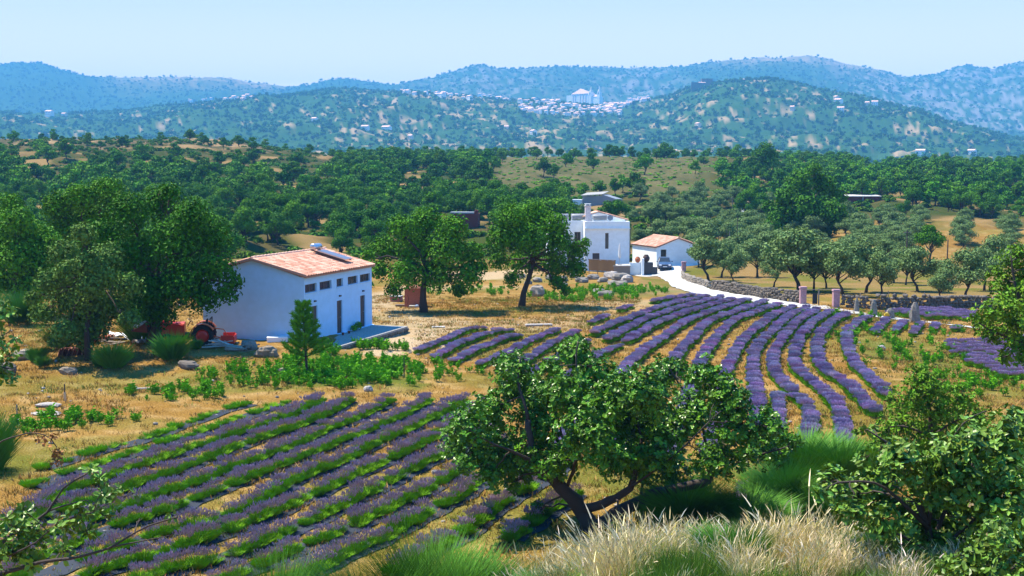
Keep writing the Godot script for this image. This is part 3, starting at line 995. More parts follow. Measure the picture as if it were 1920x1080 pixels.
func build_sheds() -> void:
	# grey shed beyond the two storey house
	var at := spot(1092.0, 386.0)
	var o := thing("grey_shed", "long grey shed with a pale sloping roof beyond the two storey house", "shed", at, -0.35)
	var b := MB.new()
	b.box(Vector3(0, -0.5, -5), Vector3(5.2, 2.5, 0)); prism(b, [Vector3(5.203, -0.5, 0.3), Vector3(9.2, -0.5, 0.3), Vector3(9.2, 1.7, 0.3), Vector3(5.203, 2.9, 0.3)], Vector3(0, 0, -4.6))
	part("wall", b, M.grey_paint, o)
	var r := MB.new()
	prism(r, [Vector3(-0.4, 2.52, 0.4), Vector3(5.4, 2.9, 0.4), Vector3(5.4, 3.5, -5.3), Vector3(-0.4, 3.1, -5.3)], Vector3(0, 0.12, 0))
	part("roof", r, M.concrete, o)
	var l := MB.new()
	l.box(Vector3(-2.6, -0.5, -1.5), Vector3(-0.003, 1.6, 1.2)); 
	part("lean_to", l, M.whitewash, o)
	var d := MB.new()
	d.box(Vector3(5.6, -0.5, 0.303), Vector3(7.6, 1.3, 0.36))
	part("door", d, M.dark_metal, o)
	# red brick building behind the second oak
	at = spot(845.0, 429.0)
	o = thing("red_brick_barn", "dark red brick barn with a blue grey roof between the two oaks", "barn", at, -0.12)
	b = MB.new()
	b.box(Vector3(0, -0.5, -3), Vector3(5.3, 2.9, 0))
	part("wall", b, M.brick_red, o)
	r = MB.new()
	r.box(Vector3(-0.2, 2.903, -3.2), Vector3(4.5, 3.2, 0.25))
	part("roof", r, M.grey_paint, o)
	l = MB.new()
	l.box(Vector3(4.6, 2.903, -1.0), Vector3(5.3, 3.6, 0.0))
	part("pier", l, M.brick_red, o)
	# long brick barn on the right
	at = spot(1575.0, 386.0)
	o = thing("long_brick_barn", "long low red brick barn with a flat pale roof above the orchard", "barn", at, 0.05)
	b = MB.new()
	b.box(Vector3(0, -0.5, -4), Vector3(10.6, 2.4, 0))
	part("wall", b, M.brick_red, o)
	r = MB.new()
	prism(r, [Vector3(-0.4, 2.43, 0.5), Vector3(11.0, 2.43, 0.5), Vector3(11.0, 2.75, -4.4), Vector3(-0.4, 2.75, -4.4)], Vector3(0, 0.16, 0))
	part("roof", r, M.pale_concrete, o)
	l = MB.new()
	l.box(Vector3(6.0, -0.5, 0.003), Vector3(6.25, 2.4, 0.1))
	part("pier", l, M.pale_concrete, o)
	# cottage with a pink chimney among the olives
	at = spot(1396.0, 398.0)
	o = thing("chimney_cottage", "small white cottage with a pink chimney among olive trees", "cottage", at, 0.5)
	b = MB.new()
	b.box(Vector3(0, -0.5, -3.5), Vector3(3.6, 2.4, 0))
	prism(b, [Vector3(0, 2.4, 0), Vector3(0, 3.3, -1.75), Vector3(0, 2.4, -3.5)], Vector3(3.6, 0, 0))
	part("wall", b, M.whitewash, o)
	r = MB.new()
	for k in [0, 1]:
		var e := 0.3 if k == 0 else -3.8
		prism(r, [Vector3(-0.2, 2.33, e), Vector3(-0.2, 3.36, -1.75), Vector3(-0.2, 3.46, -1.75), Vector3(-0.2, 2.43, e)], Vector3(4.0, 0, 0))
	part("roof", r, M.tile_b, o)
	l = MB.new()
	l.box(Vector3(1.0, 2.6, -1.4), Vector3(1.9, 4.6, -0.6)); l.box(Vector3(0.9, 4.603, -1.5), Vector3(2.0, 4.75, -0.5)); l.box(Vector3(1.25, 4.753, -1.3), Vector3(1.65, 5.05, -0.7))
	part("chimney", l, M.pink, o)

# ---------------------------------------------------------------- far villages
func tiny_house(b_col: Material, w: float, d: float, h: float, rise: float) -> Node3D:
	var o := Node3D.new()
	var b := MB.new()
	b.box(Vector3(-w / 2, -4, -d / 2), Vector3(w / 2, h, d / 2))
	prism(b, [Vector3(-w / 2, h, d / 2), Vector3(-w / 2, h + rise, 0), Vector3(-w / 2, h, -d / 2)], Vector3(w, 0, 0))
	part("wall", b, b_col, o)
	var r := MB.new()
	for s in [-1.0, 1.0]:
		prism(r, [Vector3(-w / 2 - 0.3, h - 0.1, s * (d / 2 + 0.4)), Vector3(-w / 2 - 0.3, h + rise + 0.1, 0), Vector3(-w / 2 - 0.3, h + rise + 0.4, 0), Vector3(-w / 2 - 0.3, h + 0.2, s * (d / 2 + 0.4))], Vector3(w + 0.6, 0, 0))
	part("roof", r, M.house_tile, o)
	for i in int(w / 3.0):
		for k in int(h / 3.0):
			var wn := MB.new()
			var x := -w / 2 + (i + 0.5) * w / int(w / 3.0); var y := 1.0 + k * 3.0
			wn.box(Vector3(x - 0.45, y, d / 2), Vector3(x + 0.45, y + 1.4, d / 2 + 0.06))
			part("window", wn, M.house_dark, o)
	return o

func build_hamlets() -> void:
	var protos := []
	for k in 7:
		protos.append(tiny_house([M.house_white, M.house_white, M.house_cream][k % 3], [9, 12, 7, 15, 10, 8, 11][k], [8, 9, 7, 9, 7, 7, 8][k], [6, 7, 5, 6, 8, 4, 6][k], [1.6, 1.8, 1.5, 2.0, 1.7, 1.4, 1.8][k]))
	var r := RandomNumberGenerator.new(); r.seed = 99
	# name of the group, count, area in the frame (x0, x1, y at x0, y at x1, spread down), depth
	var groups := [
		["houses of the hillside town below the church", "white house in the packed town below the church", 975, 1165, 198, 206, 15, 150],
		["houses of the town climbing right of the church", "white house in the town strip climbing right of the church", 1130, 1228, 203, 183, 5, 50],
		["houses in the long village left of the church", "white house in the long village strip left of the church", 752, 955, 173, 186, 5, 44],
		["houses of the far left village", "white house in the thin far village row on the left hills", 345, 495, 190, 184, 2.5, 26],
	]
	for g in groups:
		for k in int(g[7]):
			var t := r.randf()
			var px := lerpf(g[2], g[3], t); var py := lerpf(g[4], g[5], t) + r.randf_range(-1.0, 1.0) * float(g[6]) * (1.0 - 0.5 * absf(t - 0.5))
			var p := spot(px, py)
			if p.z > -2200.0 or (px > 1052.0 and px < 1130.0 and py < 198.0): continue
			var o := (protos[r.randi() % 7] as Node3D).duplicate() as Node3D
			o.name = numbered("village_house")
			add_child(o)
			o.position = p
			o.rotation.y = r.randf_range(-1.25, -0.1)
			var sc := r.randf_range(0.7, 1.2)
			o.scale = Vector3.ONE * sc
			var which := ""
			if String(g[1]).contains("packed"): which = ", " + ("upper" if py < 202.0 else "lower") + " " + ("left end" if px < 1010.0 else ("left middle" if px < 1060.0 else ("right middle" if px < 1125.0 else "right end")))
			else: which = ", " + ("left part" if t < 0.33 else ("middle" if t < 0.66 else "right part"))
			tag(o, g[1] + which, "house", g[0] + which)
	# scattered farmhouses: x, y, prototype, label
	var lone := [
		[93, 217, 1, "red roofed farmhouse alone on the far left hills"], [121, 219, 2, "small pale hut just right of the far left red roofed farmhouse"], [590, 229, 0, "pale house on the slope left of the valley centre"],
		[685, 245, 1, "house with pink wall low on the slope left of centre"], [725, 245, 3, "long pink roofed farmhouse low on the centre left slope"], [770, 260, 2, "small hut just above the forest edge at centre left"],
		[1568, 187, 2, "small pale hut uppermost of the houses on the right slope"], [1572, 195, 1, "long white house with red roof on the right slope"], [1576, 209, 6, "blue walled house with red roof below the long white one on the right slope"],
		[1640, 200, 4, "tall pale house on the crest of the right slope"], [1626, 198, 2, "low annexe beside the tall pale house on the right slope"], [1486, 206, 2, "tiny pale house in the woods of the right slope"],
		[1309, 236, 5, "white tower like house low in the woods right of centre"], [1726, 289, 3, "pale farmhouse at the foot of the right hill"], [1822, 290, 1, "orange roofed farmhouse behind the trees at far right"], [1265, 288, 2, "white hut at the edge of the meadow trees"],
		[1000, 252, 0, "pale farmhouse below the town among bare terraces"], [950, 243, 2, "small house on the terraces left below the town"],
	]
	for q in lone:
		var p := spot(q[0], q[1])
		var o := (protos[q[2]] as Node3D).duplicate() as Node3D
		o.name = numbered("far_farmhouse")
		add_child(o)
		o.position = p
		o.rotation.y = r.randf_range(-1.1, -0.2)
		var dd := -p.z
		o.scale = Vector3.ONE * clampf(dd / 2000.0, 0.5, 2.0) * 0.95
		tag(o, q[3], "house")
	for p in protos: p.free()
	# the church
	var at := spot(1092.0, 196.0)
	at.y += 5.0
	var c := thing("church", "large white church with red roofs and two pointed towers over the town", "church", at, -0.85)
	var k := -at.z / F * 1.45
	var b := MB.new()
	b.box(Vector3(-20 * k, -8, -12 * k), Vector3(10 * k, 12 * k, 0)); b.box(Vector3(10.003 * k, -8, -10 * k), Vector3(27 * k, 7.5 * k, -1.0 * k)); b.box(Vector3(-31 * k, -8, -11 * k), Vector3(-20.003 * k, 11 * k, -1.5 * k))
	part("wall", b, M.house_white, c)
	var rf := MB.new()
	var apex := Vector3(-9.0 * k, 19.5 * k, -6 * k)
	var ring := [Vector3(-20.6 * k, 12.05 * k, 0.5 * k), Vector3(10.5 * k, 12.05 * k, 0.5 * k), Vector3(10.5 * k, 12.05 * k, -12.5 * k), Vector3(-20.6 * k, 12.05 * k, -12.5 * k)]
	var ring2 := []
	for p in ring: ring2.append(apex + (p - apex) * 0.06)
	rf.loft([ring, ring2])
	prism(rf, [Vector3(10 * k, 7.55 * k, -0.7 * k), Vector3(10 * k, 10.5 * k, -5.5 * k), Vector3(10 * k, 7.55 * k, -10.3 * k)], Vector3(17.3 * k, 0, 0))
	part("roof", rf, M.house_tile, c)
	for x in [13.5, 28.5]:
		var tw := MB.new()
		tw.box(Vector3((x - 2.2) * k, -8, -4.4 * k), Vector3((x + 2.2) * k, 13.5 * k, 0.02 * k))
		var t := part("tower", tw, M.house_white, c)
		var spv := MB.new()
		spv.lathe([[2.5 * k, 0], [2.3 * k, 0.7 * k], [1.4 * k, 2.6 * k], [0.9 * k, 4.4 * k], [0.15 * k, 7.5 * k]], 8, Transform3D(Basis(), Vector3(x * k, 13.5 * k, -2.2 * k)))
		part("spire", spv, M.house_cream, t)
		var bell := MB.new()
		bell.box(Vector3((x - 0.7) * k, 10 * k, 0.03 * k), Vector3((x + 0.7) * k, 12.6 * k, 0.1 * k))
		part("bell_opening", bell, M.house_dark, t)
	for x in [-17.0, -13.0, -4.0, 1.0, 6.0]:
		var pw := MB.new()
		pw.box(Vector3((x - 0.35) * k, -1 * k, 0.003), Vector3((x + 0.35) * k, 11.6 * k, 0.5 * k))
		part("pilaster", pw, M.house_tile, c)
	for q in [[1036, 191, "small pale bell tower with pointed top left of the church"], [1006, 208, "small pale bell tower at the left edge of the town"]]:
		at = spot(q[0], q[1])
		k = -at.z / F
		var bt := thing("bell_tower", q[2], "tower", at)
		b = MB.new(); b.box(Vector3(-1.4 * k, -4, -1.4 * k), Vector3(1.4 * k, 5 * k, 1.4 * k))
		part("wall", b, M.house_cream, bt)
		b = MB.new(); b.lathe([[1.7 * k, 0], [1.2 * k, 1.6 * k], [0.1 * k, 4.4 * k]], 8, Transform3D(Basis(), Vector3(0, 5 * k, 0)))
		part("spire", b, M.house_cream, bt)
	# castle on the right crest: a long grey curtain wall with keep and houses behind it
	var line := [1296, 163, 1325, 164, 1360, 160, 1400, 157, 1428, 154, 1455, 153]
	var cw := thing("castle_wall", "long dark stone castle wall along the crest of the right hill", "castle", Vector3.ZERO)
	var wb := MB.new()
	var last := Vector3.ZERO
	for i in range(0, line.size(), 2):
		var p := far_at(line[i], line[i + 1], 3060.0)
		if i > 0:
			var dirv := (p - last)
			var n := Vector3(-dirv.z, 0, dirv.x).normalized() * 1.8
			var hh := 11.0
			wb.hexa([last - n - Vector3(0, 24, 0), p - n - Vector3(0, 24, 0), p + n - Vector3(0, 24, 0), last + n - Vector3(0, 24, 0), last - n + Vector3(0, hh, 0), p - n + Vector3(0, hh, 0), p + n + Vector3(0, hh, 0), last + n + Vector3(0, hh, 0)])
		last = p
	part("curtain_wall", wb, M.stone_c, cw)
	var keep := MB.new()
	var kp := far_at(1325.0, 158.0, 3080.0)
	keep.box(kp + Vector3(-13, -20, -9), kp + Vector3(13, 13, 9))
	part("keep", keep, M.stone_c, cw)
	for q in [[1370, 158, 1, "white house with red roof behind the castle wall"], [1392, 157, 2, "small white chapel behind the right end of the castle wall"], [1316, 163, 3, "pale long building at the left end of the castle wall"]]:
		var o := tiny_house(M.house_white, [9.0, 14.0, 7.0, 12.0][q[2]], 7.0, 6.0, 2.0)
		o.name = numbered("castle_house")
		add_child(o)
		o.position = far_at(q[0], q[1], 3070.0)
		o.scale = Vector3.ONE * 1.4
		tag(o, q[3], "house")

func scatter_leaves(b: MB, r: RandomNumberGenerator, lobes: Array, n: int, size: float, flat := 0.5, tones := 0.3) -> void:   # lobes: [centre, half sizes]; leaves sit mostly in each lobe's outer shell
	var total := 0.0
	var w := []
	for l in lobes:
		var s: Vector3 = l[1]
		var k := s.x * s.y + s.y * s.z + s.x * s.z
		w.append(k); total += k
	for i in lobes.size():
		var c: Vector3 = lobes[i][0]; var s: Vector3 = lobes[i][1]
		var m := int(n * float(w[i]) / total)
		var lobe_tone := r.randf_range(1.0 - tones * 0.5, 1.0 + tones * 0.5)
		for k in m:
			var dir := Vector3(r.randfn(), r.randfn(), r.randfn()).normalized()
			if dir.y < -0.5 and r.randf() < 0.5: dir.y = -dir.y
			var rad := pow(r.randf(), 0.4) * r.randf_range(0.75, 1.12)
			var p := c + dir * s * rad
			var nrm := (dir * 1.5 + Vector3(r.randfn(), r.randfn() + flat, r.randfn()) * 0.6).normalized()
			var a := nrm.cross(Vector3(r.randfn(), r.randfn(), r.randfn())).normalized()
			var e := nrm.cross(a)
			var z := size * r.randf_range(0.6, 1.3)
			var t := lobe_tone * r.randf_range(1.0 - tones, 1.0 + tones)
			b.col = Color(t * r.randf_range(0.85, 1.2), t, t * r.randf_range(0.7, 1.2))
			var lift := nrm * z * 0.18
			b.tri(p - a * z * 0.5, p + e * z * 0.33 + lift, p + a * z * 0.55)
			b.tri(p - a * z * 0.5, p + a * z * 0.55, p - e * z * 0.33 + lift)

func build_yard() -> void:
	build_tractor()
	build_car()
	# dry stone walls
	var walls := [
		[[1280, 519, 1300, 531, 1330, 540], 0.7, 0.30, "dry stone wall beside the upper bend of the drive under the olive trees"],
		[[1335, 543, 1380, 551, 1430, 560, 1500, 568], 0.9, 0.34, "dry stone wall along the lower drive left of the pink gate"],
		[[1574, 577, 1640, 580, 1740, 581, 1860, 578, 1930, 575], 1.0, 0.34, "long dark dry stone wall right of the pink gate below the olives"],
	]
	var sd := 5
	for w in walls:
		var b := MB.new()
		var q: Array = w[0]
		for i in range(0, q.size() - 2, 2):
			sd += 1
			stones_wall(b, spot(q[i], q[i + 1]), spot(q[i + 2], q[i + 3]), w[1], w[2], 0.5, sd)
		var o := thing("dry_stone_wall", w[3], "stone wall")
		var s := part("stones", b, M.stone_c if sd > 9 else M.stone_b, o)
		s.set_meta("kind", "stuff")
	# boulders below the two storey house
	var places := [[1008, 529, 1.4, 0.9], [1032, 524, 1.6, 1.1], [1056, 527, 1.5, 1.0], [1078, 521, 1.2, 1.2], [1092, 530, 1.7, 1.0], [1112, 524, 1.6, 1.0], [1130, 529, 1.4, 0.9], [1146, 522, 2.0, 1.3], [1163, 527, 2.2, 1.5], [1177, 529, 1.6, 1.3], [1165, 536, 1.8, 0.9], [1148, 534, 1.5, 0.8], [1008, 556, 1.6, 1.7], [1122, 549, 1.3, 0.7], [1135, 556, 1.6, 0.9], [1055, 536, 1.1, 0.7], [975, 521, 1.5, 0.8], [990, 533, 1.2, 0.7]]
	var names := ["pale granite boulder %s in the boulder row below the bamboo screen"]
	for i in places.size():
		var p = places[i]
		var b := MB.new()
		var r := RandomNumberGenerator.new(); r.seed = 300 + i
		b.rock(r, Vector3(0, p[3] * 0.26, 0), Vector3(p[2] * 0.95, p[3] * 0.8, p[2] * 0.75), r.randf() * 3.0, 10)
		var o := part("boulder", b, M.pale_granite if i in [3, 7, 9] else (M.granite if i % 3 else M.stone_b), null)
		o.position = spot(p[0], p[1])
		tag(o, "", "boulder", "boulders below the two storey house")
		var lab := "granite boulder number"
		lab = ["leftmost boulder of the pale row under the second oak", "second boulder from the left in the pale row", "third boulder from the left in the pale row", "tall boulder behind the second oak crown in the pale row", "low grey boulder left of the bamboo screen posts", "boulder under the left half of the bamboo screen", "small boulder under the middle of the bamboo screen", "pale boulder under the right end of the bamboo screen", "largest pale boulder at the right end of the row", "grey boulder beside the terrace corner at the row end", "flat boulder in front of the largest one at the right end", "flat boulder in front of the bamboo screen's right end", "big rounded grey boulder just right of the second oak trunk", "small dark boulder in the weeds right of the second oak", "dark low boulder nearest the lavender in the weeds", "small low boulder before the pale row", "low boulder left of the second oak crown", "small boulder left of the row behind the second oak trunk"][i]
		o.set_meta("label", lab)
	# bamboo screen and terrace before the two storey house
	var a := spot(1104.0, 513.0); var e := spot(1153.0, 516.0)
	var o := thing("bamboo_screen", "brown bamboo screen on posts before the two storey house", "screen", a, atan2(-(e.z - a.z), e.x - a.x))
	var len2 := Vector2(e.x - a.x, e.z - a.z).length()
	var bs := MB.new()
	var x := 0.0
	while x < len2:
		bs.box(Vector3(x, 0.4 + 0.02 * sin(x * 9.0), 0), Vector3(x + 0.07, 1.75 + 0.03 * sin(x * 7.0), 0.03 + 0.02 * sin(x * 40.0)))
		x += 0.075
	part("canes", bs, M.bamboo, o).set_meta("kind", "stuff")
	bs = MB.new()
	bs.box(Vector3(-0.1, 1.76, -0.05), Vector3(len2 + 0.1, 1.84, 0.09))
	part("rail", bs, M.wood, o)
	for k in 4:
		bs = MB.new()
		var px := len2 * k / 3.0
		bs.box(Vector3(px - 0.04, -0.4, -0.1), Vector3(px + 0.04, 1.75, -0.02))
		part("post", bs, M.wood, o)
	var ter := spot(1151.0, 516.0)
	o = thing("stone_terrace", "raised pale stone terrace at the foot of the two storey house", "terrace", ter)
	bs = MB.new(); bs.box(Vector3(0, -0.6, -2.4), Vector3(2.0, 1.1, 0))
	part("wall", bs, M.stone_b, o)
	bs = MB.new(); bs.box(Vector3(-0.1, 1.103, -2.5), Vector3(2.1, 1.2, 0.1))
	part("slab", bs, M.pale_concrete, o)
	for q in [[1114, 488, "dark furled parasol against the two storey house left of its slit window", 2.2, 0], [1160, 497, "white furled parasol on the terrace at the right of the two storey house", 2.6, 1]]:
		o = thing("furled_parasol", q[2], "parasol", spot(q[0], q[1]))
		if q[4] == 1: o.position = ter + Vector3(0.8, 1.2, -1.2)
		bs = MB.new(); bs.tube([Vector3(0, 0, 0), Vector3(0, q[3] + 0.1, 0)], [0.035, 0.03]); bs.box(Vector3(-0.25, 0.0, -0.25), Vector3(0.25, 0.08, 0.25))
		part("pole", bs, M.steel, o)
		bs = MB.new(); bs.lathe([[0.05, q[3] - 1.75], [0.2, q[3] - 1.6], [0.17, q[3] - 1.0], [0.11, q[3] - 0.3], [0.04, q[3] + 0.05], [0.01, q[3] + 0.12]], 9)
		part("canvas", bs, M.dark_canvas if q[4] == 0 else M.canvas, o)
	# low walls with the pots
	var c0 := spot(1181.0, 516.0); var c1 := spot(1232.0, 514.0)
	o = thing("low_white_wall", "low white walls in shade holding the clay pots left of the car", "low wall", c0)
	var ww := c1.x - c0.x
	bs = MB.new()
	bs.box(Vector3(0, -0.3, -1.0), Vector3(ww * 0.42, 1.5, -0.75)); bs.box(Vector3(ww * 0.42, -0.3, -1.1), Vector3(ww * 0.5, 2.1, 0.2))
	part("pale_wall", bs, M.whitewash, o)
	bs = MB.new()
	bs.box(Vector3(ww * 0.503, -0.3, -1.1), Vector3(ww * 0.84, 1.55, -0.3)); bs.box(Vector3(ww * 0.843, -0.3, -1.1), Vector3(ww, 0.95, -0.3))
	part("shade_painted_wall", bs, M.dark_metal, o)  # shade side of the white walls, its darkness painted in
	var pots := [[c0 + Vector3(ww * 0.3, 1.5, -0.88), M.clay, 0.4, "orange clay jar on the low white wall"], [c0 + Vector3(ww * 0.6, 1.55, -0.7), M.dark_clay, 0.52, "large dark clay jar on the shade coloured low wall left of the car"]]
	for p in pots:
		bs = MB.new()
		var s: float = p[2]
		bs.lathe([[0.3 * s, 0], [0.62 * s, 0.3 * s], [0.86 * s, 0.8 * s], [0.85 * s, 1.2 * s], [0.6 * s, 1.6 * s], [0.42 * s, 1.75 * s], [0.5 * s, 1.85 * s], [0.4 * s, 1.86 * s], [0.3 * s, 1.6 * s]], 16)
		var q := part("clay_jar", bs, p[1], null, true)
		q.position = p[0]
		tag(q, p[3], "jar")
	# stone wall behind the car
	c0 = spot(1234.0, 496.0); c1 = spot(1279.0, 498.0)
	bs = MB.new()
	stones_wall(bs, c0, c1, 1.4, 0.36, 0.4, 77)
	o = thing("garden_wall", "short tan stone wall under the gable behind the parked car", "stone wall")
	part("stones", bs, M.stone_b, o).set_meta("kind", "stuff")
	o = part("pink_pillar", pillar_shape(0.5, 1.25), M.pink, null)
	o.position = spot(1282.0, 509.0)
	tag(o, "short pink pillar at the right edge of the drive by the car", "pillar")
	# the pink gate
	for q in [[1505, 571, "left pink gate pillar beside the drive"], [1567, 577, "right pink gate pillar, between gate and long dark wall"]]:
		o = part("gate_pillar", pillar_shape(0.5, 1.5), M.pink, null)
		o.position = spot(q[0], q[1])
		tag(o, q[2], "pillar", "pink gate pillars")
	a = spot(1523.0, 572.0); e = spot(1542.0, 573.0)
	o = thing("field_gate", "dark solid gate panel with tall post between the pink pillars", "gate", a)
	bs = MB.new(); bs.box(Vector3(0, 0.1, 0), Vector3((e.x - a.x) * 0.78, 1.0, 0.05))
	part("panel", bs, M.black, o)
	bs = MB.new(); bs.box(Vector3((e.x - a.x) * 0.9, -0.3, 0), Vector3((e.x - a.x) * 0.9 + 0.1, 1.35, 0.08))
	part("post", bs, M.wood, o)
	bs = MB.new(); bs.box(Vector3(-0.9, 1.28, 0.02), Vector3(2.2, 1.33, 0.05)); bs.box(Vector3(-0.9, 0.6, 0.02), Vector3(0, 0.64, 0.05))
	part("wire_rail", bs, M.wood, o)
	# standing stones
	for q in [[1606, 585, 0.45, 1.2, "slender pale standing stone, leftmost of the four beside the strip of lavender"], [1638, 592, 0.55, 1.35, "grey standing stone, second from the left, before the dark wall"], [1668, 598, 0.7, 0.9, "short dark standing stone with a yellow patch"], [1715, 604, 0.85, 1.55, "tallest broad standing stone before the purple strip"]]:
		bs = MB.new()
		var r := RandomNumberGenerator.new(); r.seed = int(q[0])
		var rings := []
		for k in 6:
			var ring := []
			var y: float = q[3] * (k / 5.0)
			var s: float = q[2] * 0.5 * [1.1, 1.0, 0.92, 0.85, 0.7, 0.25][k]
			for j in 8: ring.append(Vector3(cos(TAU * j / 8) * s * r.randf_range(0.85, 1.15), y - 0.1 + r.randf_range(-0.03, 0.03), sin(TAU * j / 8) * s * 0.75 * r.randf_range(0.85, 1.15)))
			rings.append(ring)
		bs.loft(rings)
		o = thing("standing_stone", q[4], "standing stone", spot(q[0], q[1]), 0.0, "standing stones by the lavender strip")
		part("stone", bs, M.granite, o)
		if q[3] == 0.9:
			bs = MB.new(); bs.rock(r, Vector3(-0.28, 0.35, 0.22), Vector3(0.4, 0.3, 0.25), 0.0, 8)
			part("yellow_patch", bs, M.yellow, o)
	# small pink pump house and its lid
	var p := spot(775.0, 576.0)
	o = thing("pump_house", "small pink rendered pump house with broken roof tiles beside the first oak", "pump house", p, -0.12)
	bs = MB.new(); bs.box(Vector3(-0.72, -0.3, -1.3), Vector3(0.72, 1.5, 0))
	part("wall", bs, M.brick_pink, o)
	bs = MB.new(); bs.box(Vector3(-0.82, 1.503, -1.4), Vector3(0.82, 1.58, 0.1))
	part("slab", bs, M.tile_c, o)
	for k in 7:
		bs = MB.new(); bs.rock(rng, Vector3(0, 0, 0), Vector3(0.36, 0.18, 0.3), rng.randf() * 3.0, 7)
		var t := part("roof_rubble", bs, [M.tile_a, M.tile_b, M.tile_c][k % 3], o)
		t.position = Vector3(-0.4 + 0.16 * k, 1.66 + 0.06 * (k % 2), -0.5 + 0.15 * (k % 3))
	bs = MB.new(); bs.tube([Vector3(-0.45, 1.0, 0.012), Vector3(-0.38, 0.6, 0.012), Vector3(-0.52, 0.2, 0.012)], [0.014, 0.014, 0.012], 4)
	part("crack", bs, M.black, o)
	p = spot(740.0, 566.0)
	o = thing("pink_cistern", "low pink block with a white lid left of the pump house", "cistern", p, -0.3)
	bs = MB.new(); bs.box(Vector3(-0.42, -0.2, -0.8), Vector3(0.42, 0.42, 0))
	part("block", bs, M.brick_pink, o)
	bs = MB.new(); bs.box(Vector3(-0.46, 0.423, -0.84), Vector3(0.46, 0.5, 0.04))
	part("lid", bs, M.pale_concrete, o)
	var bits := [["wooden_beam", 752, 575, Vector3(0.95, 0.2, 0.2), "short wooden beam lying before the pink cistern", "beam", M.wood, 0.1], ["white_slab", 773, 577, Vector3(0.5, 0.2, 0.35), "small white slab at the foot of the pump house", "slab", M.pale_concrete, -0.1], ["blue_crate", 782, 577, Vector3(0.22, 0.24, 0.22), "small blue box at the foot of the pump house", "box", M.blue_sheet, 0.3], ["flat_slab", 822, 614, Vector3(0.9, 0.08, 0.35), "thin pale slab lying in the straw below the first oak", "slab", M.pale_concrete, 0.0], ["fallen_log", 275, 731, Vector3(1.4, 0.09, 0.09), "pale thin pole lying in the straw left of the young pine", "pole", M.pale_wood, 0.0], ["long_flat_stone", 1010, 611, Vector3(1.9, 0.14, 0.5), "long pale flat stone edging in the straw above the middle lavender rows", "stone", M.pale_granite, 0.15], ["dark_box", 483, 636, Vector3(0.9, 0.42, 0.5), "black plastic trough leaning by the white gable wall", "trough", M.black, 0.1], ["white_board", 520, 640, Vector3(1.25, 0.3, 0.7), "white board lying low by the gable behind the young pine", "board", M.white_plastic, 0.2]]
	for q in bits:
		bs = MB.new()
		var s: Vector3 = q[3]
		if q[0] == "fallen_log": bs.tube([Vector3(-0.8, 0.06, 0), Vector3(0.0, 0.08, 0.03), Vector3(0.8, 0.05, 0)], [0.05, 0.045, 0.035], 7)
		elif q[0] == "dark_box":
			bs.loft([[Vector3(-0.35, 0, -0.2), Vector3(0.35, 0, -0.2), Vector3(0.35, 0, 0.2), Vector3(-0.35, 0, 0.2)], [Vector3(-0.48, 0.4, -0.27), Vector3(0.48, 0.4, -0.27), Vector3(0.48, 0.4, 0.27), Vector3(-0.48, 0.4, 0.27)], [Vector3(-0.43, 0.4, -0.22), Vector3(0.43, 0.4, -0.22), Vector3(0.43, 0.4, 0.22), Vector3(-0.43, 0.4, 0.22)], [Vector3(-0.32, 0.06, -0.17), Vector3(0.32, 0.06, -0.17), Vector3(0.32, 0.06, 0.17), Vector3(-0.32, 0.06, 0.17)]])
		else: bs.chamfer(Vector3(0, s.y / 2, 0), s, minf(0.03, s.y * 0.2))
		o = part(q[0], bs, q[6], null)
		o.position = spot(q[1], q[2])
		o.rotation.y = q[7]
		tag(o, q[4], q[5])

func pillar_shape(w: float, h: float) -> MB:
	var b := MB.new()
	b.box(Vector3(-w / 2, -0.3, -w / 2), Vector3(w / 2, h - 0.14, w / 2))
	b.loft([[Vector3(-w / 2 - 0.05, h - 0.137, -w / 2 - 0.05), Vector3(w / 2 + 0.05, h - 0.137, -w / 2 - 0.05), Vector3(w / 2 + 0.05, h - 0.137, w / 2 + 0.05), Vector3(-w / 2 - 0.05, h - 0.137, w / 2 + 0.05)], [Vector3(-w / 2 - 0.03, h, -w / 2 - 0.03), Vector3(w / 2 + 0.03, h, -w / 2 - 0.03), Vector3(w / 2 + 0.03, h, w / 2 + 0.03), Vector3(-w / 2 - 0.03, h, w / 2 + 0.03)]])
	return b

func wheel(parent: Node3D, called: String, at: Vector3, r: float, w: float, rim_mat: Material) -> void:
	var t := Transform3D(Basis(Vector3.RIGHT, PI / 2), at)
	var b := MB.new()
	b.lathe([[r * 0.63, -w * 0.4], [r * 0.66, -w * 0.5], [r * 0.93, -w * 0.5], [r, -w * 0.35], [r, w * 0.35], [r * 0.93, w * 0.5], [r * 0.66, w * 0.5], [r * 0.63, w * 0.4], [r * 0.63, -w * 0.4]], 22, t, false)
	if r > 0.3 and w > 0.25:
		for k in 18:
			var a := TAU * k / 18
			for s in [-1.0, 1.0]:
				b.cbox(Vector3(r * 1.015, 0, s * w * 0.24), Vector3(0.05, 0.05, w * 0.46), Transform3D(Basis(Vector3.BACK, a + s * 0.08) * Basis(Vector3.RIGHT, s * 0.5), at))
	var wh := part(called, b, M.tyre, parent)
	var m := MB.new()
	m.lathe([[0.02, -w * 0.36], [r * 0.3, -w * 0.34], [r * 0.5, -w * 0.2], [r * 0.62, -w * 0.44], [r * 0.62, w * 0.44], [r * 0.5, w * 0.2], [r * 0.3, w * 0.34], [0.02, w * 0.36]], 18, t)
	part("rim", m, rim_mat, wh, false)

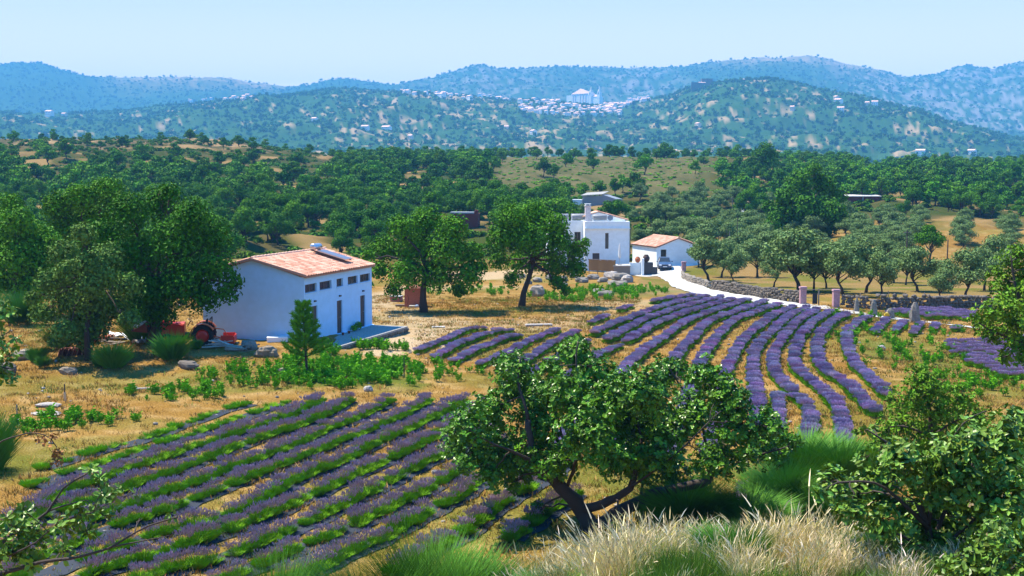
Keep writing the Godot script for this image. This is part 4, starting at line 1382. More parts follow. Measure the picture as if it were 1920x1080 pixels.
func build_tractor() -> void:
	# faces left; local x to the front, z to the left hand side of the machine
	var p := spot(372.0, 646.0)
	var o := thing("tractor", "red tractor parked before the white gable under the dark oak", "tractor", p, PI + 0.12)
	var b := MB.new()
	b.loft([hood_ring(2.55, 0.62, 1.02, 0.25), hood_ring(2.5, 0.6, 1.22, 0.3), hood_ring(1.5, 0.6, 1.34, 0.33), hood_ring(0.75, 0.6, 1.38, 0.34)])
	part("hood", b, M.red_paint, o)
	b = MB.new(); b.chamfer(Vector3(0.75, 0.55, 0), Vector3(3.2, 0.4, 0.42), 0.06)
	part("chassis", b, M.black, o)
	b = MB.new(); b.box(Vector3(2.551, 0.68, -0.2), Vector3(2.58, 1.0, 0.2))
	part("grille", b, M.black, o)
	for s in [-1.0, 1.0]:
		b = MB.new(); b.lathe([[0.02, 0.03], [0.07, 0.03], [0.08, 0.0], [0.02, 0.0]], 12, Transform3D(Basis(Vector3.BACK, -PI / 2), Vector3(2.56, 1.06, s * 0.13)))
		part("headlight", b, M.lamp_glass, o)
		wheel(o, "rear_wheel", Vector3(-0.35, 0.62, s * 0.72), 0.62, 0.36, M.red_paint)
		wheel(o, "front_wheel", Vector3(1.75, 0.38, s * 0.62), 0.38, 0.24, M.red_paint)
		b = MB.new()
		var r0 := []; var r1 := []
		for k in 9:
			var a := lerpf(-0.25, PI - 0.5, k / 8.0)
			r0.append(Vector3(-0.35 + cos(a) * 0.74, 0.62 + sin(a) * 0.74, 0)); r1.append(Vector3(-0.35 + cos(a) * 0.70, 0.62 + sin(a) * 0.70, 0))
		for k in 8:
			var z0: float = s * 0.5; var z1: float = s * 0.93
			b.hexa([r1[k] + Vector3(0, 0, z0), r1[k + 1] + Vector3(0, 0, z0), r1[k + 1] + Vector3(0, 0, z1), r1[k] + Vector3(0, 0, z1), r0[k] + Vector3(0, 0, z0), r0[k + 1] + Vector3(0, 0, z0), r0[k + 1] + Vector3(0, 0, z1), r0[k] + Vector3(0, 0, z1)])
		part("fender", b, M.orange_paint, o)
	b = MB.new(); b.chamfer(Vector3(-0.3, 1.03, 0), Vector3(0.5, 0.14, 0.5), 0.05); b.chamfer(Vector3(-0.55, 1.3, 0), Vector3(0.12, 0.5, 0.48), 0.04)
	part("seat", b, M.black, o)
	b = MB.new(); b.tube([Vector3(0.62, 1.1, 0), Vector3(0.42, 1.45, 0)], [0.03, 0.03]); 
	var ring := []; var rr := []
	for k in 13:
		ring.append(Vector3(0.42 + cos(TAU * k / 12) * 0.17 * 0.75, 1.46 + cos(TAU * k / 12) * 0.1, sin(TAU * k / 12) * 0.18)); rr.append(0.018)
	b.tube(ring, rr, 5)
	part("steering_wheel", b, M.black, o)
	b = MB.new()
	for s in [-0.52, 0.52]: b.tube([Vector3(-0.75, 0.9, s), Vector3(-0.78, 1.62, s)], [0.035, 0.035])
	b.tube([Vector3(-0.78, 1.6, -0.52), Vector3(-0.78, 1.6, 0.52)], [0.035, 0.035])
	part("roll_bar", b, M.black, o)
	b = MB.new(); b.tube([Vector3(1.4, 1.3, 0.2), Vector3(1.4, 1.95, 0.2)], [0.035, 0.035])
	part("exhaust", b, M.black, o)
	# raised front loader with its arms
	for s in [-0.48, 0.48]:
		b = MB.new()
		b.tube([Vector3(0.8, 1.2, s), Vector3(1.9, 1.42, s), Vector3(2.9, 1.2, s)], [0.055, 0.055, 0.055], 6)
		part("loader_arm", b, M.red_paint, o)
	b = MB.new()
	prism(b, [Vector3(2.85, 0.85, -0.8), Vector3(3.75, 0.95, -0.8), Vector3(3.75, 1.02, -0.8), Vector3(2.93, 0.93, -0.8)], Vector3(0, 0, 1.6))
	prism(b, [Vector3(2.85, 0.933, -0.8), Vector3(2.93, 0.933, -0.8), Vector3(2.93, 1.5, -0.8), Vector3(2.85, 1.5, -0.8)], Vector3(0, 0, 1.6))
	for s in [-0.83, 0.8]: prism(b, [Vector3(2.85, 0.86, s), Vector3(3.7, 0.95, s), Vector3(2.95, 1.45, s)], Vector3(0, 0, 0.03))
	part("bucket", b, M.rust, o)
	b = MB.new()
	var r := RandomNumberGenerator.new(); r.seed = 17
	var sk := thing("stone_load", "heap of pale rubble in the raised bucket of the red tractor", "rubble")
	sk.transform = o.transform
	for k in 46:
		var rock := MB.new()
		var q := Vector3(3.2 + r.randf_range(-0.28, 0.4), 1.02, r.randf_range(-0.62, 0.62))
		q.y += r.randf() * 0.55 * (1.0 - absf(q.z) * 0.9)
		rock.rock(r, Vector3.ZERO, Vector3(0.24, 0.16, 0.2) * r.randf_range(0.7, 1.4), r.randf() * 6.0, 7)
		var s := part("rubble_piece", rock, [M.sack, M.pale_granite, M.sack][k % 3], sk)
		s.position = q
	# box scraper hitched behind
	b = MB.new()
	b.box(Vector3(-2.2, 0.12, -0.75), Vector3(-1.4, 0.2, 0.75)); b.box(Vector3(-2.2, 0.203, -0.75), Vector3(-2.13, 0.55, 0.75)); b.box(Vector3(-2.127, 0.203, -0.75), Vector3(-1.4, 0.62, -0.7)); b.box(Vector3(-2.127, 0.203, 0.7), Vector3(-1.4, 0.62, 0.75))
	part("scraper", b, M.red_paint, o)
	b = MB.new()
	for s in [-0.3, 0.3]: b.tube([Vector3(-0.8, 0.5, s), Vector3(-1.45, 0.3, s)], [0.035, 0.035])
	b.tube([Vector3(-0.8, 1.0, 0), Vector3(-1.5, 0.9, 0), Vector3(-1.75, 0.5, 0)], [0.03, 0.03, 0.03])
	part("linkage", b, M.orange_paint, o)

func hood_ring(x: float, y0: float, y1: float, hz: float) -> Array:
	return [Vector3(x, y0, -hz), Vector3(x, y1 - 0.1, -hz), Vector3(x, y1, -hz * 0.7), Vector3(x, y1 + 0.02, 0), Vector3(x, y1, hz * 0.7), Vector3(x, y1 - 0.1, hz), Vector3(x, y0, hz)]

func car_ring(x: float, y0: float, y1: float, w: float) -> Array:
	var h := w / 2
	return [Vector3(x, y0, -h * 0.9), Vector3(x, lerpf(y0, y1, 0.35), -h), Vector3(x, lerpf(y0, y1, 0.8), -h * 0.97), Vector3(x, y1, -h * 0.86), Vector3(x, y1 + 0.03, 0), Vector3(x, y1, h * 0.86), Vector3(x, lerpf(y0, y1, 0.8), h * 0.97), Vector3(x, lerpf(y0, y1, 0.35), h), Vector3(x, y0, h * 0.9)]

func build_car() -> void:
	var p := spot(1249.0, 508.0)
	var o := thing("parked_car", "dark blue saloon car parked facing down the white drive", "car", p + Vector3(0, 0.06, 0), -PI / 2 - 0.08)
	o.position.z -= 1.9
	o.position.y = land(o.position.x, o.position.z) + 0.08
	var b := MB.new()
	b.loft([car_ring(2.18, 0.34, 0.6, 1.45), car_ring(2.1, 0.24, 0.7, 1.62), car_ring(1.7, 0.22, 0.82, 1.74), car_ring(0.75, 0.22, 0.92, 1.76), car_ring(-0.9, 0.22, 0.95, 1.76), car_ring(-1.8, 0.24, 0.95, 1.74), car_ring(-2.1, 0.3, 0.9, 1.6), car_ring(-2.16, 0.4, 0.7, 1.45)])
	part("body", b, M.car_paint, o)
	b = MB.new()
	var bot := [Vector3(0.85, 0.9, -0.74), Vector3(0.85, 0.9, 0.74), Vector3(-1.75, 0.94, 0.74), Vector3(-1.75, 0.94, -0.74)]
	var top := [Vector3(0.1, 1.38, -0.58), Vector3(0.1, 1.38, 0.58), Vector3(-1.15, 1.4, 0.58), Vector3(-1.15, 1.4, -0.58)]
	b.loft([bot, top], true)
	part("cabin", b, M.pane, o)
	b = MB.new()
	var t2 := []
	for q in top: t2.append(q + Vector3(0, 0.05, 0) - Vector3((q.x + 0.5) * 0.06, 0, q.z * 0.06))
	b.loft([top, t2], true)
	part("car_roof", b, M.car_paint, o)
	for k in 4:
		var pl := MB.new()
		pl.tube([bot[k] * Vector3(1, 1, 1.01) + Vector3(0, 0.01, 0), top[k] * Vector3(1, 1, 1.01)], [0.035, 0.03], 5)
		part("pillar", pl, M.car_paint, o)
	for s in [-1.0, 1.0]:
		b = MB.new(); b.chamfer(Vector3(2.09, 0.6, s * 0.58), Vector3(0.2, 0.15, 0.32), 0.03)
		part("headlight", b, M.lamp_glass, o)
		b = MB.new(); b.chamfer(Vector3(0.62, 0.98, s * 0.95), Vector3(0.1, 0.13, 0.18), 0.03)
		part("wing_mirror", b, M.car_paint, o)
		wheel(o, "front_wheel", Vector3(1.35, 0.3, s * 0.76), 0.3, 0.2, M.steel)
		wheel(o, "rear_wheel", Vector3(-1.3, 0.3, s * 0.76), 0.3, 0.2, M.steel)
	b = MB.new(); b.chamfer(Vector3(2.14, 0.57, 0), Vector3(0.12, 0.14, 0.7), 0.02)
	part("grille", b, M.black, o)
	b = MB.new(); b.box(Vector3(2.2, 0.36, -0.26), Vector3(2.22, 0.47, 0.26))
	part("number_plate", b, M.white_plastic, o)
	b = MB.new(); b.chamfer(Vector3(2.12, 0.38, 0), Vector3(0.16, 0.12, 1.5), 0.03)
	part("bumper", b, M.car_paint, o)

func build_farm_objects() -> void:
	# utility and fence poles: x, y of the foot, y of the top, thickness, label
	var poles := [
		[1324, 466, 401, 0.09, "leftmost tall bare pole above the olive beside the low house"], [1330, 462, 420, 0.07, "second thin pole of the cluster above the olive"], [1338, 466, 424, 0.06, "third pole of the cluster, thin and short"], [1347, 468, 430, 0.07, "fourth pole in the middle of the pole cluster"], [1362, 470, 428, 0.07, "fifth pole, right of the middle of the cluster"],
		[1367, 478, 434, 0.08, "dark short pole at the right of the cluster"], [1380, 470, 405, 0.08, "rightmost tall leaning pole of the cluster"], [1373, 405, 369, 0.12, "dark power pole among the olives left of the big gum tree"], [1397, 410, 384, 0.1, "short pole beside the chimney cottage"],
		[1700, 482, 431, 0.12, "dark wooden pole among the orchard olives, taller of the two"], [1776, 487, 449, 0.1, "thin wooden pole among the orchard olives, right of the taller"],
		[122, 752, 719, 0.035, "thin rusty stake with grey foot alone in the straw at left"], [33, 797, 757, 0.035, "thin stake with a white guard at the left edge"], [758, 708, 668, 0.03, "thin sapling stake in the weeds left of the middle lavender rows"], [827, 690, 667, 0.03, "thin sapling stake just left of the middle lavender rows"],
		[1665, 560, 545, 0.05, "small fence post in the orchard grass under the olives"], [1733, 563, 548, 0.05, "small fence post in the orchard grass right of centre"], [1613, 562, 549, 0.05, "small fence post in the orchard grass behind the dark wall"],
	]
	for q in poles:
		var p := spot(q[0], q[1])
		var h: float = (q[1] - q[2]) * -p.z / F
		var b := MB.new()
		var lean := 0.04 if int(q[0]) == 1380 else rng.randf_range(-0.015, 0.015)
		b.tube([Vector3(0, -0.3, 0), Vector3(lean * h * 0.5, h * 0.5, 0), Vector3(lean * h, h, 0)], [q[3], q[3] * 0.9, q[3] * 0.75], 7)
		var o := thing("pole" if h > 1.6 else "stake", q[4], "pole" if h > 1.6 else "stake", p)
		part("shaft", b, M.wood if int(q[0]) % 2 else M.bark, o)
		if int(q[0]) in [1373, 1700]:
			b = MB.new(); b.box(Vector3(-0.5, h - 0.4, -0.05), Vector3(0.5, h - 0.3, 0.05))
			part("crossarm", b, M.wood, o)
		if int(q[0]) in [33, 122]:
			b = MB.new(); b.tube([Vector3(0, 0, 0), Vector3(0, 0.42, 0)], [0.07, 0.06], 8)
			part("guard", b, M.white_plastic if int(q[0]) == 33 else M.steel, o)
	# rocks in the straw
	var rocks := [[352, 690, 1.15, 0.55, M.stone_c, "dark long rock under the broom bush left of centre"], [500, 668, 1.3, 0.8, M.stone, "dark rock heap left of the young pine"], [466, 655, 1.0, 0.75, M.granite, "grey stump like rock at the end of the plank pile"], [128, 701, 0.95, 0.5, M.stone, "brown rounded stone in the straw at left"], [45, 672, 1.3, 0.7, M.stone_b, "tan boulder in shade beside the left broom"], [90, 762, 1.1, 0.24, M.pale_granite, "flat pale rock flush with the straw at left"], [85, 778, 1.3, 0.2, M.pale_granite, "second flat pale rock just below the first at left"], [690, 733, 0.5, 0.35, M.pale_granite, "small white stone at the edge of the weeds above the lavender"], [530, 700, 0.9, 0.4, M.stone, "small dark rock in the weeds left of the pine trunk"], [438, 657, 1.2, 0.4, M.stone_b, "low flat brown rock under the plank pile"], [10, 700, 1.2, 0.8, M.stone_c, "dark boulder at the left edge under the leaves"], [1652, 655, 0.5, 0.35, M.pale_granite, "small pale stone in the grass right of the curved rows"]]
	for q in rocks:
		var b := MB.new()
		var r := RandomNumberGenerator.new(); r.seed = int(q[0]) + 7
		b.rock(r, Vector3(0, q[3] * 0.3, 0), Vector3(q[2], q[3], q[2] * 0.65), r.randf_range(-0.3, 0.3), 10)
		b.rock(r, Vector3(q[2] * 0.28, q[3] * 0.2, q[2] * 0.1), Vector3(q[2] * 0.5, q[3] * 0.7, q[2] * 0.5), r.randf() * 3.0, 8)
		var o := part("rock", b, q[4], null)
		o.position = spot(q[0], q[1])
		tag(o, q[5], "rock")
	# the plank pile, the tile stack and sheets of scrap
	var r := RandomNumberGenerator.new(); r.seed = 33
	var boards := [[410, 650, 16, "plank", M.pale_wood, "pale split plank in the pile before the tractor", "planks in the pile before the tractor"], [455, 657, 6, "plank", M.wood, "weathered grey plank beside the dark rock heap", "weathered planks by the rock heap"], [205, 645, 7, "plank", M.wood, "old brown plank in the scrap heap under the left oak", "planks in the scrap heap"]]
	for q in boards:
		for k in int(q[2]):
			var b := MB.new()
			var l := r.randf_range(0.7, 1.9)
			b.box(Vector3(-l / 2, 0, -0.06), Vector3(l / 2, 0.045, 0.06))
			var o := part(q[3], b, q[4], null)
			o.position = spot(q[0] + r.randf_range(-16, 16), q[1] + r.randf_range(-5, 4)) + Vector3(0, 0.04 + 0.035 * k * (1.0 if q[2] < 10 else 0.6), 0)
			o.rotation = Vector3(r.randf_range(-0.2, 0.2), r.randf_range(-0.9, 0.9), r.randf_range(-0.28, 0.28))
			tag(o, q[5], "plank", q[6])
	var sheets := [[222, 636, 1.6, M.white_plastic, "white crumpled sheet on the scrap heap left of the tractor", -0.15], [283, 640, 1.5, M.blue_sheet, "pale blue sheet on the ground left of the tractor", 0.05], [262, 648, 0.8, M.pale_wood, "small pale flattened carton between the two sheets", 0.02], [245, 632, 0.9, M.red_paint, "red cloth scrap behind the white crumpled sheet", 0.1]]
	for q in sheets:
		var b := MB.new()
		var n := 9
		var s: float = q[2]
		var g := []
		for j in n:
			for i in n:
				g.append(Vector3((i / 8.0 - 0.5) * s, 0.18 + 0.16 * sin(i * 1.3 + j * 0.7 + s) * r.randf_range(0.5, 1.0), (j / 8.0 - 0.5) * s * 0.6))
		for j in n - 1:
			for i in n - 1: b.quad(g[j * n + i], g[j * n + i + 1], g[(j + 1) * n + i + 1], g[(j + 1) * n + i])
		var o := part("sheet", b, q[3], null, true)
		o.position = spot(q[0], q[1]) + Vector3(0, 0.1, 0)
		o.rotation.z = q[5]
		tag(o, q[4], "sheet")
	for q in [[140, 664, 40, "stacked old roof tiles leaning in the shade beside the left broom"], [192, 640, 18, "row of orange roof tiles leaning under the white sheet"]]:
		var o := thing("tile_stack", q[3], "tile stack", spot(q[0], q[1]), 0.35)
		for k in int(q[2]):
			var b := MB.new()
			b.loft([[Vector3(-0.02, 0, -0.2), Vector3(0.02, 0, -0.2), Vector3(0.02, 0, 0.2), Vector3(-0.02, 0, 0.2)], [Vector3(-0.02, 0.42, -0.16), Vector3(0.02, 0.42, -0.16), Vector3(0.02, 0.42, 0.16), Vector3(-0.02, 0.42, 0.16)]])
			var t := part("roof_tile", b, [M.rust, M.tile_c, M.rust][k % 3] if int(q[2]) > 20 else [M.tile_a, M.orange_paint][k % 2], o)
			t.position = Vector3((k % 20) * 0.09 - 0.9, 0.0, 0.45 * floorf(k / 20.0))
			t.rotation = Vector3(r.randf_range(-0.1, 0.1), r.randf_range(-0.2, 0.2), -0.35)

func limb(b: MB, r: RandomNumberGenerator, a: Vector3, e: Vector3, r0: float, r1: float, sides := 6) -> void:     # a crooked branch
	var n := 5
	var pts := []; var rad := []
	var l := a.distance_to(e)
	for k in n + 1:
		var t := k / float(n)
		var w := sin(t * PI) * l * 0.09
		pts.append(a.lerp(e, t) + Vector3(r.randf_range(-w, w), sin(t * PI) * l * 0.05 + r.randf_range(-w, w) * 0.5, r.randf_range(-w, w)))
		rad.append(lerpf(r0, r1, t))
	b.tube(pts, rad, sides)

func tree_parts(o: Node3D, lobes: Array, trunk: Array, thick: float, n: int, size: float, leaf: Material, bark: Material, seed_: int) -> void:   # trunk: local points from the foot up
	var r := RandomNumberGenerator.new(); r.seed = seed_
	var t := MB.new()
	var rad := []
	for k in trunk.size(): rad.append(lerpf(thick, thick * 0.62, k / maxf(trunk.size() - 1, 1)) * (1.35 if k == 0 else 1.0))
	t.tube(trunk, rad, 9)
	for l in lobes:
		var c: Vector3 = l[0]
		var from: Vector3 = trunk[trunk.size() - 1] if r.randf() < 0.7 else trunk[maxi(trunk.size() - 2, 0)].lerp(trunk[trunk.size() - 1], 0.7)
		limb(t, r, from, c, thick * 0.42, thick * 0.1, 5)
		var s: Vector3 = l[1]
		for k in 3: limb(t, r, c.lerp(from, 0.25), c + Vector3(r.randfn(), r.randfn(), r.randfn()).normalized() * s * 0.8, thick * 0.11, thick * 0.03, 4)
	part("trunk", t, bark, o, true)
	var b := MB.new()
	scatter_leaves(b, r, lobes, n, size)
	part("crown", b, leaf, o).set_meta("kind", "stuff")

func px_lobes(list: Array, d: float, base: Vector3, r: RandomNumberGenerator, spread := 0.6) -> Array:     # lobes read off the frame at the tree's own distance -> local spheres
	var out := []
	for q in list:
		var rad: float = q[2] * d / F
		var z: float = (q[3] if q.size() > 3 else r.randf_range(-1.0, 1.0) * spread)
		out.append([far_at(q[0], q[1], d - z) - base, Vector3(rad, rad * r.randf_range(0.8, 1.0), rad * r.randf_range(0.95, 1.3))])
	return out

func px_tree(called: String, label: String, category: String, base: Vector2, d: float, lobes: Array, trunk_px: Array, thick: float, n: int, size: float, leaf: Material, bark: Material, seed_: int, spread := 2.0) -> Node3D:
	var r := RandomNumberGenerator.new(); r.seed = seed_
	var at := far_at(base.x, base.y, d)
	at.y = land(at.x, at.z)
	var o := thing(called, label, category, at)
	var trunk := [Vector3(0, -0.3, 0)]
	for q in trunk_px: trunk.append(far_at(q[0], q[1], d) - at)
	tree_parts(o, px_lobes(lobes, d, at, r, spread), trunk, thick, n, size, leaf, bark, seed_)
	return o

func proto_tree(r: RandomNumberGenerator, h: float, w: float, bole: float, n: int, size: float, leaf: Material, bark: Material, nl := 11) -> Node3D:
	var o := Node3D.new()
	var lobes := []
	for k in nl:
		var a := TAU * k / (nl * 0.62) + r.randf() * 0.8
		var q := sqrt(r.randf_range(0.05, 1.0))
		var y := lerpf(bole + 0.16, 0.84 - 0.26 * q * q, r.randf())
		if k < 3: q *= 0.45; y = 0.82
		var s := w * r.randf_range(0.15, 0.24)
		lobes.append([Vector3(cos(a) * q * w * 0.36, y * h, sin(a) * q * w * 0.36), Vector3(s, s * r.randf_range(0.62, 0.9), s)])
	var lean := Vector3(r.randf_range(-0.1, 0.1), 0, r.randf_range(-0.1, 0.1)) * h
	var trunk := [Vector3(0, -0.5, 0), lean * 0.3 + Vector3(0, h * bole * 0.5, 0), lean + Vector3(0, h * bole, 0)]
	tree_parts(o, lobes, trunk, 0.03 * h, n, size, leaf, bark, r.randi())
	return o

func build_trees() -> void:
	px_tree("oak_tree", "big dark oak overhanging the left gable of the white farmhouse", "oak tree", Vector2(288, 655), 75.5, [[240, 400, 48], [300, 385, 48], [360, 412, 46], [398, 450, 42, 0.5], [330, 455, 62, 1.0], [250, 480, 55, 0.5], [405, 505, 42, 1.8], [425, 552, 26, 2.2], [350, 535, 58, 1.6], [285, 550, 50, 1.0], [385, 565, 30, 2.0], [200, 440, 42, -1.0], [318, 362, 26], [438, 530, 20, 2.2], [300, 590, 36, 0.5], [250, 560, 40, 0]], [[292, 600], [305, 540]], 0.36, 15000, 0.24, M.leaf_deep, M.bark, 11)
	px_tree("oak_tree", "lighter grey green oak in front of the big dark oak at left", "oak tree", Vector2(165, 668), 71.0, [[155, 440, 28], [120, 480, 36], [200, 488, 42], [160, 520, 48], [92, 530, 32], [240, 540, 32], [130, 570, 44], [210, 580, 38], [80, 590, 28], [180, 615, 34], [120, 622, 28], [245, 600, 22], [60, 560, 16], [165, 565, 46], [160, 610, 40], [160, 640, 26], [110, 640, 22], [165, 500, 32, 1.9], [172, 535, 32, 1.9], [130, 510, 30, 1.6], [195, 520, 28, 1.7]], [[163, 620], [168, 570], [165, 520]], 0.16, 15000, 0.22, M.leaf_grey, M.bark, 12)
	px_tree("oak_tree", "round oak standing beside the pink pump house", "oak tree", Vector2(795, 586), 99.0, [[800, 418, 34], [752, 430, 34], [848, 430, 34], [722, 468, 34], [782, 470, 44], [840, 474, 44], [884, 480, 30], [710, 508, 26], [760, 515, 38], [822, 518, 38], [878, 520, 32], [738, 545, 20], [862, 545, 20], [902, 502, 16], [690, 480, 16]], [[793, 560], [794, 535], [800, 505]], 0.3, 13000, 0.26, M.leaf_oak, M.bark, 13)
	px_tree("oak_tree", "oak with leaning trunk left of the two storey house", "oak tree", Vector2(977, 571), 103.5, [[960, 412, 32], [1000, 402, 30], [1038, 422, 32], [940, 450, 32], [990, 450, 42], [1048, 460, 36], [1084, 472, 22], [936, 490, 24], [982, 495, 36], [1038, 500, 34], [1078, 505, 24], [960, 525, 18], [1045, 530, 18], [1060, 545, 12], [1098, 455, 10]], [[982, 548], [992, 520], [1002, 485]], 0.26, 12000, 0.26, M.leaf_oak, M.bark, 14)
	px_tree("gum_tree", "tallest dark gum tree with upright clumps above the orchard", "gum tree", Vector2(1510, 448), 226.0, [[1525, 318, 16], [1502, 342, 26], [1545, 348, 25], [1570, 368, 20], [1472, 370, 22], [1510, 388, 38], [1558, 398, 32], [1462, 403, 26], [1450, 428, 22], [1500, 425, 34], [1548, 428, 28], [1442, 388, 15], [1530, 335, 14], [1575, 410, 16]], [[1508, 420], [1512, 390]], 0.5, 9000, 0.62, M.leaf_gum, M.pale_bark, 15, 3.0)
	px_tree("oak_tree", "tall dark dome shaped tree on the meadow edge left of the gum tree", "oak tree", Vector2(1432, 345), 420.0, [[1435, 278, 16], [1422, 290, 16], [1448, 290, 15], [1410, 305, 14], [1440, 305, 20], [1425, 318, 18], [1380, 325, 18], [1395, 340, 22], [1375, 345, 16], [1405, 325, 16]], [[1430, 325]], 0.4, 4200, 0.8, M.leaf_gum, M.bark, 16, 3.0)
	px_tree("oak_tree", "lone dark tree on the skyline of the meadow below the right hill", "oak tree", Vector2(1246, 299), 600.0, [[1246, 274, 9], [1238, 284, 10], [1254, 283, 11], [1246, 290, 12], [1234, 292, 7], [1258, 292, 7]], [[1246, 290]], 0.4, 1800, 0.9, M.leaf_gum, M.bark, 17, 3.0)
	px_tree("oak_tree", "bushy oak filling the far left edge behind the tall broom", "oak tree", Vector2(30, 610), 92.0, [[30, 420, 40], [70, 450, 40], [-10, 460, 50], [40, 490, 50], [90, 500, 36], [0, 530, 50], [60, 540, 40], [20, 385, 26], [100, 460, 26]], [[32, 570], [30, 520]], 0.26, 11000, 0.26, M.leaf_oak, M.bark, 18)
	px_tree("oak_tree", "rounded leafy oak between the left edge oak and the big dark oak", "oak tree", Vector2(170, 560), 104.0, [[150, 370, 34], [200, 360, 36], [110, 390, 34], [170, 410, 44], [230, 390, 34], [120, 430, 36], [210, 440, 40]], [[170, 510], [172, 470]], 0.26, 10000, 0.27, M.leaf_oak, M.bark, 19)
	px_tree("oak_tree", "bright green oak just left of the chimney behind the two storey house", "oak tree", Vector2(1035, 430), 212.0, [[1020, 388, 20], [1048, 388, 20], [1068, 402, 16], [998, 402, 18], [1035, 405, 24], [1075, 412, 12], [1010, 418, 18]], [[1034, 420], [1033, 408]], 0.22, 5000, 0.42, M.leaf_light, M.bark, 21)
	px_tree("round_shrub", "low bright bush below the grey shed right of the attic gable", "shrub", Vector2(1152, 402), 262.0, [[1140, 388, 12], [1158, 386, 13], [1172, 392, 12], [1128, 396, 10], [1150, 396, 14]], [[1152, 398]], 0.1, 3000, 0.42, M.leaf_oak, M.bark, 22)
	px_tree("round_shrub", "low rounded bush left below the grey shed", "shrub", Vector2(1085, 404), 262.0, [[1078, 396, 12], [1092, 392, 10], [1104, 398, 10]], [[1085, 400]], 0.1, 2200, 0.42, M.leaf_olive, M.bark, 23)
	# olives in front, one by one
	var r := RandomNumberGenerator.new(); r.seed = 500
	var protos := []
	for k in 5: protos.append(proto_tree(r, 5.0, 5.6, 0.26, 3600, 0.27, M.leaf_olive, M.bark, 12))
	var front := [
		[1500, 547, 112, 1.25, "largest pale olive tree left of the pink gate"], [1526, 545, 82, 0.9, "dark trunked olive just right of the largest olive"], [1550, 541, 70, 0.9, "smaller olive behind the pink gate"], [1582, 553, 88, 1.0, "forked olive behind the right pink pillar"], [1622, 549, 92, 1.05, "thick trunked olive right of the pink gate"],
		[1654, 558, 82, 0.85, "leaning olive before the thick trunked one"], [1676, 530, 62, 0.9, "thin olive set back in the middle of the grove"], [1698, 534, 66, 0.8, "second set back olive in the middle of the grove"], [1722, 547, 82, 1.05, "dark round olive in the middle of the grass"], [1764, 566, 58, 1.0, "smallest round olive close to the dark wall"],
		[1808, 560, 88, 1.0, "wide olive right of the smallest one"], [1845, 545, 80, 1.0, "olive partly behind the right edge oak"], [1870, 528, 80, 1.0, "olive behind the crown of the right edge oak"], [1330, 527, 82, 1.1, "dark olive above the wall right of the drive bend"], [1376, 531, 56, 0.9, "small olive at the wall corner below the pole cluster"], [1352, 520, 66, 1.0, "olive between the pole cluster and the wall"], [1310, 500, 44, 1.0, "low olive touching the right end of the low white house"],
		[1420, 520, 66, 1.1, "olive in shade left of the largest olive"], [1450, 538, 60, 0.9, "olive under the largest olive's left side"],
	]
	var idx := 0
	for q in front:
		var at := spot(q[0], q[1])
		var o := protos[idx % 5].duplicate() as Node3D
		o.name = numbered("olive_tree")
		add_child(o)
		o.position = at
		var s: float = q[2] * -at.z / F / 4.7
		o.scale = Vector3(s * q[3], s, s * q[3])
		o.rotation.y = r.randf() * TAU
		tag(o, q[4], "olive tree", "olive trees behind the stone walls")
		idx += 1
	# the orchard: rows that run away up the slope
	for i in 16:
		for j in 15:
			var d := 184.0 + j * 7.4 + r.randf_range(-1.0, 1.0)
			var x := 57.8 + (i - 9) * 8.6 + (d - 190.0) * 0.36 + r.randf_range(-0.6, 0.6)
			var u := x / d
			if u > 0.43 or u < 0.19: continue
			if d > 276.0 and u > 0.3: continue
			if u > 0.32 and d < 196.0: continue
			if i % 3 == 1 and j < 4 and u > 0.26: continue
			if r.randf() < 0.08: continue
			var o := protos[r.randi() % 5].duplicate() as Node3D
			o.name = numbered("olive_tree")
			add_child(o)
			o.position = on_land(x, -d)
			var s := r.randf_range(0.62, 0.82) * (1.0 + 0.3 * sstep(0.3, 0.2, u))
			o.scale = Vector3(s * 1.05, s * 0.9, s * 1.05)
			o.rotation.y = r.randf() * TAU
			tag(o, "grey orchard olive %s, %s line" % ["below the gum tree" if u < 0.25 else ("near the orchard poles" if u < 0.32 else "on the straw strips at far right"), ["lowest", "second lowest", "middle", "second highest", "highest"][mini(j / 3, 4)]], "olive tree", "orchard olives %d %d" % [0 if u < 0.25 else (1 if u < 0.32 else 2), mini(j / 3, 4)])
	# olives between the low house and the meadow
	for k in 110:
		var d := sqrt(r.randf_range(188.0 * 188.0, 345.0 * 345.0))
		var u := r.randf_range(0.075, 0.2)
		if d < 200.0 and u < 0.14: continue
		if u < 0.092 and d > 215.0: continue
		if absf(u - 0.186) < 0.02 and d > 255.0 and d < 312.0: continue
		var o := protos[r.randi() % 5].duplicate() as Node3D
		o.name = numbered("olive_tree")
		add_child(o)
		o.position = on_land(u * d, -d)
		var s := r.randf_range(0.6, 1.05)
		o.scale = Vector3(s * 1.1, s * 0.9, s * 1.1)
		o.rotation.y = r.randf() * TAU
		tag(o, "grey green olive in the loose grove %s" % ["above the low white house" if u < 0.13 else "below the meadow around the poles"], "olive tree", "olive trees in the grove %s" % ["above the low house" if u < 0.13 else "around the poles"])
	for k in 60:
		var d := r.randf_range(165.0, 262.0)
		var u := r.randf_range(0.17, 0.31)
		var o := protos[r.randi() % 5].duplicate() as Node3D
		o.name = numbered("olive_tree")
		add_child(o)
		o.position = on_land(u * d, -d)
		var s := r.randf_range(0.6, 1.0)
		o.scale = Vector3(s * 1.15, s * 0.85, s * 1.15)
		o.rotation.y = r.randf() * TAU
		tag(o, "bushy grey olive growing out of line %s" % ["left below the gum tree" if u < 0.235 else "right below the gum tree"], "olive tree", "olives out of line %s" % ["left of the gum tree" if u < 0.235 else "right of the gum tree"])
	for p in protos: p.free()
	# the young pine before the farmhouse
	var at := far_at(577.0, 712.0, 66.5)
	at.y = land(at.x, at.z)
